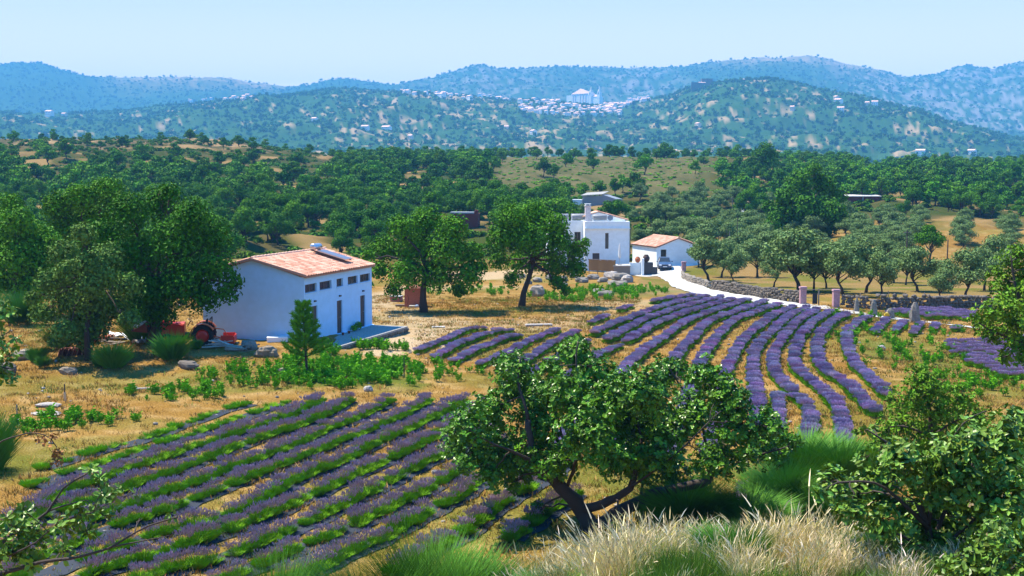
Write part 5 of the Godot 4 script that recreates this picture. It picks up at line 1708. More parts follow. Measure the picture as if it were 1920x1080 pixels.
	var pine := thing("young_pine", "young bright green pine standing before the white farmhouse gable", "pine tree", at)
	var tr := MB.new()
	tr.tube([Vector3(0, -0.2, 0), Vector3(-0.08, 1.2, 0), Vector3(-0.15, 2.6, 0), Vector3(-0.2, 3.85, 0)], [0.075, 0.06, 0.04, 0.012], 7)
	var nd := MB.new()
	var rp := RandomNumberGenerator.new(); rp.seed = 8
	for lev in 8:
		var y := 1.15 + lev * 0.36
		var reach := lerpf(1.5, 0.3, pow(lev / 7.0, 0.8))
		var nb := 7 if lev < 6 else 5
		for k in nb:
			var a := TAU * k / nb + lev * 0.7 + rp.randf_range(-0.2, 0.2)
			var root := Vector3(lerpf(-0.08, -0.2, lev / 7.0), y, 0)
			var l := reach * rp.randf_range(0.55, 1.15)
			var tip := root + Vector3(cos(a) * l, 0.25 + l * 0.3, sin(a) * l)
			var mid := root.lerp(tip, 0.55) - Vector3(0, 0.06, 0)
			tr.tube([root, mid, tip], [0.022, 0.016, 0.008], 4)
			for q in 230:
				var t := rp.randf_range(0.25, 1.0)
				var p := root.lerp(mid, t * 2.0) if t < 0.5 else mid.lerp(tip, t * 2.0 - 1.0)
				var dir := ((tip - mid).normalized() * 0.7 + Vector3(rp.randfn(), rp.randfn() + 0.5, rp.randfn()) * 0.6).normalized()
				var tone := rp.randf_range(0.7, 1.5)
				nd.col = Color(tone * rp.randf_range(0.9, 1.5), tone, tone * 0.9)
				nd.blade(p, dir, rp.randf_range(0.15, 0.3), 0.026, Vector3.ZERO)
	for q in 120:
		nd.col = Color(1.4, 1.3, 0.9)
		nd.blade(Vector3(-0.2, 3.6 + rp.randf() * 0.3, 0), Vector3(rp.randfn() * 0.5, 1.0, rp.randfn() * 0.5).normalized(), 0.22, 0.02, Vector3.ZERO)
	part("trunk", tr, M.bark, pine, true)
	part("needles", nd, M.leaf_pine, pine).set_meta("kind", "stuff")

func wooded(u: float, d: float, x: float) -> float:         # how likely a tree stands there
	var px := 960.0 + u * F
	var gap := n_mid.get_noise_2d(x * 0.8 + 900.0, d * 0.8)
	if gap > 0.3: return 0.05
	if d < 170.0 and px > 690.0: return 0.0
	if px < 700.0 and px > 440.0 and d < 196.0: return 0.0
	if px < 700.0 and px > 440.0 and d < 216.0: return 0.5
	if px <= 440.0 and d < 88.0: return 0.0
	if px > 330.0 and px <= 440.0 and d < 112.0: return 0.0
	if px > 690.0 and px < 1110.0 and d < 192.0: return 0.0
	if px > 828.0 and px < 905.0 and d < 262.0: return 0.0
	if px > 1065.0 and px < 1180.0 and d < 345.0: return 0.0
	if px > 1110.0 and d < 345.0 and px < 1380.0: return 0.0
	if px >= 1380.0 and d < 292.0: return 0.0
	if px > 1555.0 and px < 1680.0 and d < 345.0 and d > 255.0: return 0.0
	if px > 915.0 and px < 1345.0 and d > 350.0 and d < 618.0: return 0.02
	if px > 1345.0 and px < 1480.0 and d > 420.0 and d < 600.0: return 0.12
	if px > 1060.0 and d > 618.0: return 0.5
	if px < 620.0 and d > 390.0: return 0.2 if d < 450.0 else (0.03 if d < 632.0 else 0.22)
	if px > 1600.0 and d > 380.0: return 0.75
	return 0.95

func build_forest() -> void:
	var r := RandomNumberGenerator.new(); r.seed = 600
	var mats := [M.leaf_oak, M.leaf_deep, M.leaf_light, M.leaf_oak, M.leaf_gum]
	var protos := []
	for k in 6: protos.append(proto_tree(r, 7.0, [6.2, 7.0, 5.6, 6.6, 7.4, 6.0][k], 0.24, 4200, 0.33, mats[k % 5], M.bark, 13))
	var pts := []
	for k in 4600:
		var d := sqrt(r.randf_range(88.0 * 88.0, 655.0 * 655.0))
		var u := r.randf_range(-0.46, 0.46)
		var x := u * d
		var roll := r.randf()
		if roll < wooded(u, d, x):
			pts.append([d, x, u])
	# keep them apart
	var cell := {}
	var kept := []
	for p in pts:
		var key := Vector2i(int(floorf(p[1] / 4.2)), int(floorf(p[0] / 4.2)))
		if cell.has(key): continue
		cell[key] = true
		kept.append(p)
	kept.sort_custom(func(a, b): return a[0] < b[0])
	var singles := 0
	var mass := [[], [], [], [], [], []]; var tint := [[], [], [], [], [], []]
	for p in kept:
		var d: float = p[0]
		var u: float = p[2]
		var k := r.randi() % 6
		var s := r.randf_range(0.62, 1.1)
		if d > 480.0: s *= 0.8
		var t := Transform3D(Basis(Vector3.UP, r.randf() * TAU).scaled(Vector3(s * r.randf_range(0.9, 1.15), s, s * r.randf_range(0.9, 1.15))), on_land(p[1], -d))
		if singles < 290 and absf(u) < 0.41:
			singles += 1
			var o := protos[k].duplicate() as Node3D
			o.name = numbered("oak_tree")
			add_child(o)
			o.transform = t
			var size := "tall" if s > 0.95 else ("low" if s < 0.75 else "middling")
			var tone: String = ["green", "deep green", "light green", "green", "blackish green", "green"][k]
			var px := 960.0 + u * F
			var marks := [[120.0, "at the far left edge"], [210.0, "above the grey green oak"], [330.0, "above the big dark oak"], [450.0, "left of the farmhouse ridge"], [560.0, "above the farmhouse roof"], [690.0, "right of the farmhouse ridge"], [800.0, "above the pump house oak"], [920.0, "above the brick barn"], [1050.0, "above the leaning trunk oak"], [1200.0, "above the two storey house"], [1400.0, "left of the gum tree"], [1600.0, "above the gum tree"], [1760.0, "above the long brick barn"], [9999.0, "at the far right edge"]]
			var where := ""
			for m in marks:
				if px < m[0]:
					where = m[1]
					break
			var deep := "first line" if d < 118.0 else ("second line" if d < 145.0 else ("middle" if d < 180.0 else ("back" if d < 240.0 else "far back")))
			tag(o, "%s %s oak %s, %s of the wood" % [size, tone, where, deep], "oak tree", "oaks %s, %s" % [where, deep])
		else:
			mass[k].append(t)
			var tone := r.randf_range(0.75, 1.35)
			tint[k].append(Color(tone * r.randf_range(0.9, 1.15), tone, tone * r.randf_range(0.8, 1.1)))
	var wood := thing("distant_wood", "distant oak wood covering the slope up to the near ridge", "wood")
	wood.set_meta("kind", "stuff")
	for k in 6:
		var far := proto_tree(r, 7.0, 6.6, 0.22, 900, 0.72, mats[k % 5], M.bark, 11)
		var meshes := []
		for c in far.get_children(): meshes.append((c as MeshInstance3D).mesh)
		many("trunks", meshes[0], mass[k], [], wood)
		many("crowns", meshes[1], mass[k], tint[k], wood)
		far.free()
	for p in protos: p.free()
	# low scrub on the near slopes, and the trees of the hills
	var bush := MB.new()
	scatter_leaves(bush, r, [[Vector3(0, 0.4, 0), Vector3(0.7, 0.5, 0.7)], [Vector3(0.5, 0.3, 0.2), Vector3(0.5, 0.4, 0.5)]], 170, 0.4)
	var bm := bush.mesh(M.leaf_oak)
	var xf := []; var cs := []
	for k in 9000:
		var d := sqrt(r.randf_range(125.0 * 125.0, 650.0 * 650.0))
		var u := r.randf_range(-0.44, 0.44)
		var x := u * d
		var px := 960.0 + u * F
		if px > 690.0 and d < 180.0: continue
		if terraces(u, d) > 0.3: continue
		if px > 915.0 and px < 1400.0 and d > 345.0:
			if r.randf() > 0.9: continue
			var s0 := r.randf_range(0.35, 0.8)
			xf.append(Transform3D(Basis(Vector3.UP, r.randf() * TAU).scaled(Vector3(s0 * 1.5, s0 * 0.8, s0 * 1.5)), on_land(x, -d)))
			var g := r.randf_range(0.9, 1.7)
			cs.append(Color(g * 1.7, g * 1.25, g * 1.3))
			continue
		if n_mid.get_noise_2d(x * 0.8 + 900.0, d * 0.8) > 0.26: continue
		var s := r.randf_range(0.6, 1.5)
		xf.append(Transform3D(Basis(Vector3.UP, r.randf() * TAU).scaled(Vector3(s * 1.2, s, s * 1.2)), on_land(x, -d)))
		var g := r.randf_range(0.55, 1.1)
		cs.append(Color(g * r.randf_range(0.8, 1.6), g, g))
	tag(many("scrub", bm, xf, cs), "low scrub between the trees and over the meadow", "scrub")
	var blob := MB.new()
	scatter_leaves(blob, r, [[Vector3(0, 2.2, 0), Vector3(2.4, 2.0, 2.4)], [Vector3(1.5, 1.6, 0.4), Vector3(1.8, 1.5, 1.8)], [Vector3(-1.2, 1.5, -0.6), Vector3(1.9, 1.4, 1.9)]], 46, 2.4, 0.8, 0.2)
	var hm := blob.mesh(M.far_leaf)
	xf = []; cs = []
	for k in 120000:
		var d := sqrt(r.randf_range(1700.0 * 1700.0, 6900.0 * 6900.0))
		if d < 4000.0 or r.randf() < 0.2:
			var u := r.randf_range(-0.45, 0.45)
			var x := u * d
			var tone := hill_tone(x, d)
			if tone.r > 0.11 and r.randf() < 0.8: continue
			if r.randf() > 0.35 + 1.3 * clampf(0.5 + n_rough.get_noise_2d(x * 1.7 + 77.0, d * 1.7) * 1.6, 0.0, 1.0): continue
			var s := (0.35 + 0.9 * pow(r.randf(), 1.6)) * (1.5 if d < 4000.0 else 2.1)
			xf.append(Transform3D(Basis(Vector3.UP, r.randf() * TAU).scaled(Vector3(s, s * r.randf_range(0.7, 1.2), s)), on_land(x, -d)))
			var g := r.randf_range(0.5, 1.5)
			cs.append(Color(g * r.randf_range(0.8, 1.4), g, g * r.randf_range(0.8, 1.3)))
	tag(many("hill_woods", hm, xf, cs), "far woods covering the blue hills", "woods")

func lav_meshes(r: RandomNumberGenerator, rad: float, h: float, leaves: int, spikes: int, flower: Material, wide := 1.0, splay := 0.45) -> Array:
	var lean := Vector3(-0.08, 0, -0.16)
	var f := MB.new()
	for k in leaves:
		var a := r.randf() * TAU; var q := sqrt(r.randf())
		var root := Vector3(cos(a) * rad * 0.6 * q, 0.0, sin(a) * rad * 0.6 * q)
		var dir := Vector3(cos(a) * q * 1.0 + r.randfn() * 0.15, 1.0, sin(a) * q * 1.0 + r.randfn() * 0.15).normalized()
		var t := r.randf_range(0.7, 1.35)
		f.col = Color(t * r.randf_range(0.8, 1.35), t, t * 0.8)
		f.blade(root, dir, h * 0.8 * r.randf_range(0.7, 1.1), 0.03, Vector3(cos(a), -0.3, sin(a)) * 0.05)
	var s := MB.new()
	for k in spikes:
		var a := r.randf() * TAU; var q := sqrt(r.randf())
		var root := Vector3(cos(a) * rad * 0.6 * q, h * 0.4, sin(a) * rad * 0.6 * q)
		var dir := (Vector3(cos(a) * q * splay + r.randfn() * 0.1, 1.0, sin(a) * q * splay + r.randfn() * 0.1) + lean).normalized()
		var l := h * r.randf_range(0.45, 0.8)
		var tip := root + dir * l
		var side := dir.cross(Vector3(r.randfn(), r.randfn(), r.randfn())).normalized()
		f.col = Color(0.9, 0.8, 0.9)
		f.tri(root - side * 0.004, tip, root + side * 0.006)
		var t := r.randf_range(0.65, 1.4)
		s.col = Color(t * r.randf_range(0.85, 1.25), t * r.randf_range(0.85, 1.1), t)
		var e := tip + dir * r.randf_range(0.07, 0.12)
		var m := tip.lerp(e, 0.45)
		for sd in [side, dir.cross(side)]:
			s.tri(tip, m - sd * 0.015 * wide, e); s.tri(tip, e, m + sd * 0.015 * wide)
	return [f, s]

# rows read off the frame: x, y along the middle of each band of flowers
const LEFT_ROWS := [
	[40, 955, 120, 918, 217, 880, 330, 843, 439, 808, 572, 760, 600, 747],
	[0, 978, 100, 952, 200, 922, 261, 898, 333, 874, 444, 832, 528, 802, 578, 786, 636, 757, 656, 746],
	[0, 1022, 60, 1000, 150, 972, 267, 930, 333, 908, 417, 878, 500, 847, 611, 800, 678, 774, 731, 747],
	[0, 1062, 120, 1018, 225, 975, 292, 954, 350, 935, 417, 906, 511, 870, 595, 838, 681, 804, 761, 770, 800, 747],
	[30, 1078, 140, 1045, 250, 1010, 294, 993, 383, 972, 440, 952, 478, 936, 545, 898, 622, 868, 678, 838, 748, 808, 817, 775, 872, 747],
	[150, 1075, 260, 1038, 342, 1015, 400, 994, 478, 966, 533, 946, 617, 907, 678, 878, 761, 839, 823, 808, 873, 778, 915, 755],
	[264, 1076, 358, 1052, 411, 1038, 480, 1012, 560, 976, 607, 958, 657, 932, 703, 910, 761, 878, 817, 853, 884, 820, 930, 795],
	[400, 1080, 480, 1052, 560, 1020, 640, 985, 700, 960, 733, 943, 787, 917, 850, 880, 900, 850, 945, 825],
	[540, 1080, 625, 1042, 690, 1012, 797, 957, 860, 923, 893, 900, 945, 868],
	[745, 1062, 817, 1018, 867, 993, 900, 967, 950, 933, 1000, 900, 1060, 862],
	[955, 1000, 985, 984, 1020, 955, 1080, 918],
]
const LEFT_NAMES := ["topmost left", "second left", "third left", "fourth left", "fifth left", "sixth left", "seventh left", "eighth left", "ninth left", "tenth left", "last left"]
const RIGHT_ROWS := [
	[1627, 595, 1605, 607, 1589, 624, 1588, 647, 1595, 667, 1605, 686, 1622, 700, 1646, 722, 1660, 740],
	[1588, 590, 1563, 602, 1546, 619, 1535, 638, 1532, 662, 1540, 686, 1554, 701, 1583, 718, 1618, 750, 1640, 772],
	[1558, 585, 1529, 602, 1509, 622, 1495, 644, 1490, 672, 1497, 695, 1528, 720, 1559, 748, 1574, 770, 1580, 800, 1582, 838],
	[1532, 582, 1504, 598, 1484, 616, 1464, 638, 1452, 661, 1449, 683, 1459, 707, 1487, 738, 1515, 763, 1520, 792, 1509, 832],
	[1512, 579, 1481, 593, 1453, 619, 1431, 638, 1414, 662, 1412, 690, 1416, 720, 1420, 756, 1424, 800],
	[1487, 575, 1453, 591, 1419, 616, 1394, 638, 1378, 660, 1364, 690, 1352, 745, 1342, 800, 1325, 850],
	[1460, 571, 1415, 588, 1376, 602, 1345, 631, 1323, 660, 1312, 685, 1292, 740, 1272, 800, 1245, 860],
	[1433, 566, 1385, 583, 1334, 602, 1302, 631, 1276, 658, 1259, 684, 1225, 730, 1190, 790, 1150, 850],
	[1404, 563, 1340, 582, 1290, 602, 1242, 634, 1200, 664, 1168, 695, 1130, 735, 1080, 790, 1040, 840],
	[1376, 561, 1310, 580, 1247, 602, 1210, 620, 1173, 640],
	[1350, 558, 1290, 574, 1205, 602, 1170, 620, 1140, 637],
	[1325, 556, 1260, 571, 1200, 590, 1140, 612, 1113, 625],
	[1299, 555, 1262, 559, 1225, 565],
	[909, 614, 874, 619, 832, 637, 785, 656], [959, 617, 914, 625, 869, 640, 815, 668], [973, 629, 942, 635, 891, 656, 850, 676], [1045, 617, 1015, 629, 985, 643, 950, 662, 897, 682],
	[1082, 622, 1040, 642, 990, 672, 950, 698], [1100, 640, 1049, 667, 998, 695, 960, 720], [1162, 648, 1134, 660, 1080, 690, 1020, 730],
	[1182, 574, 1161, 581], [1138, 593, 1109, 604], [1458, 742, 1460, 775, 1455, 815],
	[1661, 599, 1652, 610, 1640, 622], [1696, 603, 1686, 612, 1678, 620], [1726, 607, 1718, 616, 1712, 624], [1758, 609, 1750, 615], [1799, 611, 1792, 616],
	[1400, 910, 1392, 935],
]
const RIGHT_LABELS := [
	"outermost long curved lavender row at the right of the big field", "second long curved lavender row from the right", "third long curved lavender row from the right, reaching lowest", "fourth long curved lavender row from the right", "fifth long curved row from the right, behind the foreground oak's right edge",
	"sixth long row from the right, running down behind the oak", "seventh long row from the right, running down behind the oak", "eighth long row from the right, running down behind the oak", "ninth long row from the right, running down behind the oak", "first short upper row left of the nine long rows", "second short upper row left of the nine long rows", "third short upper row, starting near the second oak's shadow", "shortest row at the top end by the white drive",
	"uppermost of the left middle rows, beside the dirt track", "second of the left middle rows beside the dirt track", "third of the left middle rows beside the dirt track", "fourth of the left middle rows, ending at the oak crown", "middle row running behind the top left of the foreground oak", "middle row hidden mostly by the foreground oak's top", "broken middle row just right of the foreground oak's top",
	"small isolated lavender clump nearest the drive in the oak's shadow", "small isolated lavender clump at the tip of the second oak's shadow", "short stub of a row between the fourth and fifth curved rows",
	"first short lavender block right of the long rows, below the footpath", "second short lavender block below the footpath", "third short lavender block below the footpath", "fourth short lavender block below the footpath", "last small lavender block at the right end below the footpath",
	"single lavender mound right of the foreground oak's trunk by the broom",
]

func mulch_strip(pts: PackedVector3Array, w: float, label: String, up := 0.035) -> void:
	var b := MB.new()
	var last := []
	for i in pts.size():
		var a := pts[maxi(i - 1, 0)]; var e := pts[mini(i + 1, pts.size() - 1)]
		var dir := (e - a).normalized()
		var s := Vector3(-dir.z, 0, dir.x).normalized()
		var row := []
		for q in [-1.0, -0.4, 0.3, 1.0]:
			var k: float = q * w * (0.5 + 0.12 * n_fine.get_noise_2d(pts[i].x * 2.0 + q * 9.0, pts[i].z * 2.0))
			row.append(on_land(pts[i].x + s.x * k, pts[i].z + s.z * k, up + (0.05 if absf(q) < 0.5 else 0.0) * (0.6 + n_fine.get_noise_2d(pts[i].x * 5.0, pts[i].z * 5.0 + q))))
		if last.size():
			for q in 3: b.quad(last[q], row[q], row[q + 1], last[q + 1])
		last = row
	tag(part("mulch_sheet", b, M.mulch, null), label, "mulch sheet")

func build_lavender() -> void:
	var r := RandomNumberGenerator.new(); r.seed = 900
	# the near field: bush by bush
	var kinds := []
	for k in 6:
		var m := lav_meshes(r, 0.27, 0.42, 300, 120, M.lav_flower)
		kinds.append([(m[0] as MB).mesh(M.lav_leaf), (m[1] as MB).mesh(M.lav_flower)])
	var all := []
	for i in LEFT_ROWS.size():
		var pts := path_of(LEFT_ROWS[i], 0.44, 0.25)
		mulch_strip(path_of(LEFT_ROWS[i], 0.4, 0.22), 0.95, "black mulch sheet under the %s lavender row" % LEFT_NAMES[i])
		var n := 0
		for p in pts:
			n += 1
			if r.randf() < (0.03 if -p.z > 46.0 else 0.14): continue
			all.append([-p.z, p, i, n])
	all.sort_custom(func(a, b): return a[0] < b[0])
	var rest := []
	for k in LEFT_ROWS.size(): rest.append([])
	var done := 0
	for q in all:
		var p: Vector3 = q[1] + Vector3(r.randf_range(-0.07, 0.07), 0, r.randf_range(-0.07, 0.07))
		var s := r.randf_range(0.72, 1.12)
		var t := Transform3D(Basis(Vector3.UP, r.randf() * TAU).scaled(Vector3(s * 1.05, s * r.randf_range(0.85, 1.1), s * 1.05)), on_land(p.x, p.z, 0.03))
		var k := r.randi() % 6
		if done < 290 and absf(p.x / p.z) < 0.42:
			done += 1
			var o := thing("lavender_bush", "green footed lavender bush, place %d from the near end of the %s row" % [q[3], LEFT_NAMES[q[2]]], "lavender", Vector3.ZERO, 0.0, "lavender bushes of the %s row" % LEFT_NAMES[q[2]])
			o.transform = t
			put("foliage", kinds[k][0], o).set_meta("kind", "stuff")
			put("flower_spikes", kinds[k][1], o).set_meta("kind", "stuff")
		else: rest[q[2]].append([t, k])
	for i in LEFT_ROWS.size():
		if rest[i].size() == 0: continue
		var o := thing("lavender_row", "upper merged stretch of the %s lavender row of the near field" % LEFT_NAMES[i], "lavender row", Vector3.ZERO, 0.0, "upper stretches of the near lavender rows")
		for k in 6:
			var xf := []
			for q in rest[i]:
				if q[1] == k: xf.append(q[0])
			if xf.size():
				many("foliage", kinds[k][0], xf, [], o); many("flower_spikes", kinds[k][1], xf, [], o)
	# two young rows
	var young := [[[83, 878, 125, 866, 194, 844, 278, 822, 347, 796, 400, 777, 470, 757], "upper"], [[60, 912, 117, 892, 208, 866, 306, 833, 389, 808, 444, 788, 540, 756], "lower"]]
	var tufts := []
	for k in 3: tufts.append((lav_meshes(r, 0.3, 0.36, 200, 4, M.lav_flower)[0] as MB).mesh(M.lav_leaf))
	for y in young:
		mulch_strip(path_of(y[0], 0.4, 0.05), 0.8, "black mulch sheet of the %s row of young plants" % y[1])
		var n := 0
		for p in path_of(y[0], 0.62, 0.1):
			n += 1
			if r.randf() < 0.12: continue
			var o := put("young_lavender", tufts[r.randi() % 3])
			o.position = on_land(p.x - 0.15, p.z - 0.22, 0.02)
			o.scale = Vector3.ONE * r.randf_range(0.7, 1.25)
			o.rotation.y = r.randf() * TAU
			tag(o, "small young lavender tuft, place %d from the near end of the %s young row" % [n, y[1]], "lavender", "young lavender tufts of the %s row" % y[1])
	# the curved field and the rows beyond: each row one hedge
	var hedge := []
	for k in 5:
		var m := lav_meshes(r, 0.33, 0.42, 200, 300, M.lav_bloom, 1.1, 0.55)
		hedge.append([(m[0] as MB).mesh(M.lav_leaf), (m[1] as MB).mesh(M.lav_bloom)])
	for i in RIGHT_ROWS.size():
		var o := thing("lavender_row", RIGHT_LABELS[i], "lavender row", Vector3.ZERO, 0.0, "lavender rows of the curved field")
		var sets := [[], [], [], [], []]; var cols := [[], [], [], [], []]
		var along := 0.0
		for p in path_of(RIGHT_ROWS[i], 0.34, 0.25):
			along += 0.34
			for side in [-0.05, 0.05]:
				if r.randf() < 0.05: continue
				var s := r.randf_range(0.68, 0.96) * (0.86 if i >= 13 else 1.0) * (1.0 + 0.18 * n_fine.get_noise_2d(along * 1.1, i * 40.0))
				var kk := r.randi() % 5
				var g := r.randf_range(0.7, 1.3)
				cols[kk].append(Color(g * r.randf_range(0.85, 1.15), g * r.randf_range(0.9, 1.25), g))
				sets[kk].append(Transform3D(Basis(Vector3.UP, r.randf() * TAU).scaled(Vector3(s, s * r.randf_range(0.85, 1.1), s)), on_land(p.x + side + r.randf_range(-0.08, 0.08), p.z + r.randf_range(-0.1, 0.1))))
		for k in 5:
			if sets[k].size():
				many("foliage", hedge[k][0], sets[k], [], o); many("flower_spikes", hedge[k][1], sets[k], cols[k], o)
	# two more fields at the right edge, one behind the standing stones
	var plots := [
		["lavender_plot", "flat purple lavender plot behind the standing stones", [1655, 590, 1700, 586, 1780, 585, 1830, 590, 1818, 603, 1740, 600], 900, 0.75],
		["lavender_plot", "close rowed purple lavender plot at the right edge above the shrub oak", [1770, 650, 1810, 643, 1925, 640, 1925, 715, 1880, 718, 1830, 695, 1795, 672], 0, 0.7],
	]
	for q in plots:
		var poly := PackedVector2Array()
		var px: Array = q[2]
		for i in range(0, px.size(), 2):
			var p := spot(px[i], px[i + 1])
			poly.append(Vector2(p.x, p.z))
		var box := Rect2(poly[0], Vector2.ZERO)
		for p in poly: box = box.expand(p)
		var sets := [[], [], [], [], []]
		var z := box.position.y
		while z < box.end.y:
			var x := box.position.x
			while x < box.end.x:
				var off := (x - box.position.x) * -0.16 if q[3] == 0 else r.randf_range(-0.5, 0.5)
				if Geometry2D.is_point_in_polygon(Vector2(x, z + off), poly):
					var s := r.randf_range(0.75, 1.05)
					sets[r.randi() % 5].append(Transform3D(Basis(Vector3.UP, r.randf() * TAU).scaled(Vector3(s, s * 0.9, s)), on_land(x + r.randf_range(-0.1, 0.1), z + off)))
				x += 0.42
			z += 1.25 if q[3] == 0 else 0.8
		var o := thing(q[0], q[1], "lavender plot")
		for k in 5:
			if sets[k].size():
				many("foliage", hedge[k][0], sets[k], [], o); many("flower_spikes", hedge[k][1], sets[k], [], o)

func rosette(r: RandomNumberGenerator, n: int, leaf_l: float, leaf_w: float, m: Material) -> ArrayMesh:
	var b := MB.new()
	for k in n:
		var a := TAU * k / n * 1.62 + r.randf_range(-0.3, 0.3)
		var up := r.randf_range(-0.35, 0.8)
		var dir := Vector3(cos(a), up, sin(a)).normalized()
		var side := dir.cross(Vector3.UP).normalized().rotated(dir, r.randf_range(-0.7, 0.7))
		var nrm := side.cross(dir)
		var l := leaf_l * r.randf_range(0.7, 1.2); var w := leaf_w * r.randf_range(0.8, 1.2)
		var o := dir * 0.015 + Vector3(r.randfn(), r.randfn(), r.randfn()) * 0.02
		var t := r.randf_range(0.7, 1.35)
		b.col = Color(t * r.randf_range(0.85, 1.25), t, t * r.randf_range(0.7, 1.1))
		var c1 := o + dir * l * 0.35 - nrm * w * 0.12; var c2 := o + dir * l * 0.72 - nrm * w * 0.14; var tip := o + dir * l - nrm * l * 0.12
		for s in [-1.0, 1.0]:
			var e1: Vector3 = o + dir * l * 0.38 + side * w * 0.42 * s; var e2: Vector3 = o + dir * l * 0.7 + side * w * 0.5 * s
			b.tri(o, e1, c1); b.tri(c1, e1, e2); b.tri(c1, e2, c2); b.tri(c2, e2, tip)
	return b.mesh(m)

func leaf_crown(o: Node3D, lobes: Array, per_m2: float, kinds: Array, r: RandomNumberGenerator, called := "crown") -> void:     # rosettes on the twigs of each lobe
	var sets := []
	var tints := []
	for k in kinds.size(): sets.append([]); tints.append([])
	for l in lobes:
		var c: Vector3 = l[0]; var s: Vector3 = l[1]
		var n := int(per_m2 * (s.x * s.y + s.y * s.z + s.x * s.z) * 1.4)
		for i in n:
			var dir := Vector3(r.randfn(), r.randfn(), r.randfn()).normalized()
			var p := c + dir * s * pow(r.randf(), 0.45) * r.randf_range(0.75, 1.35)
			var k := r.randi() % kinds.size()
			var q := r.randf_range(0.75, 1.25)
			var y := (dir + Vector3(0, 0.7, 0) + Vector3(r.randfn(), r.randfn(), r.randfn()) * 0.4).normalized()
			var x := y.cross(Vector3(r.randfn(), r.randfn(), r.randfn())).normalized()
			sets[k].append(Transform3D(Basis(x, y, x.cross(y)).scaled(Vector3.ONE * q), p))
			var t := r.randf_range(0.6, 1.45)
			tints[k].append(Color(t * r.randf_range(0.9, 1.15), t, t))
	for k in kinds.size():
		if sets[k].size(): many(called, kinds[k], sets[k], tints[k], o)

func boughs(o: Node3D, at: Vector3, d: float, list: Array, lobes: Array, r: RandomNumberGenerator, bark: Material, unit: float, twig: float) -> void:     # list: [radius at start, radius at end, x, y, depth, x, y, depth ...] read off the frame
	var t := MB.new()
	var nodes := []
	for q in list:
		var pts := []; var rad := []
		var c := Curve3D.new()
		var raw := []
		for i in range(2, q.size(), 3): raw.append(far_at(q[i], q[i + 1], d - q[i + 2]) - at)
		for i in raw.size():
			var a: Vector3 = raw[maxi(i - 1, 0)]; var e: Vector3 = raw[mini(i + 1, raw.size() - 1)]
			c.add_point(raw[i], (a - e) / 6.0, (e - a) / 6.0)
		var n := maxi(4, int(c.get_baked_length() / (unit * 4.0)))
		for i in n + 1:
			var f := i / float(n)
			var p := c.sample_baked(c.get_baked_length() * f)
			var w: float = lerpf(q[0], q[1], pow(f, 0.8)) * 0.86
			if i > 0 and i < n: p += Vector3(r.randfn(), r.randfn(), r.randfn()) * w * 0.16
			pts.append(p); rad.append(w * r.randf_range(0.92, 1.1))
			nodes.append([p, w])
		t.tube(pts, rad, 10 if q[0] > 0.06 else 6)
	for l in lobes:
		var cc: Vector3 = l[0]
		var best = nodes[0]
		for nd in nodes:
			if (nd[0] as Vector3).distance_squared_to(cc) < (best[0] as Vector3).distance_squared_to(cc): best = nd
		limb(t, r, best[0], cc, minf(float(best[1]) * 0.7, twig * 2.2), twig, 5)
		var s: Vector3 = l[1]
		for k in 7:
			limb(t, r, cc.lerp(best[0], r.randf() * 0.35), cc + Vector3(r.randfn(), r.randfn() + 0.3, r.randfn()).normalized() * s * r.randf_range(0.6, 1.0), twig * 0.8, twig * 0.25, 4)
	part("trunk", t, bark, o, true)

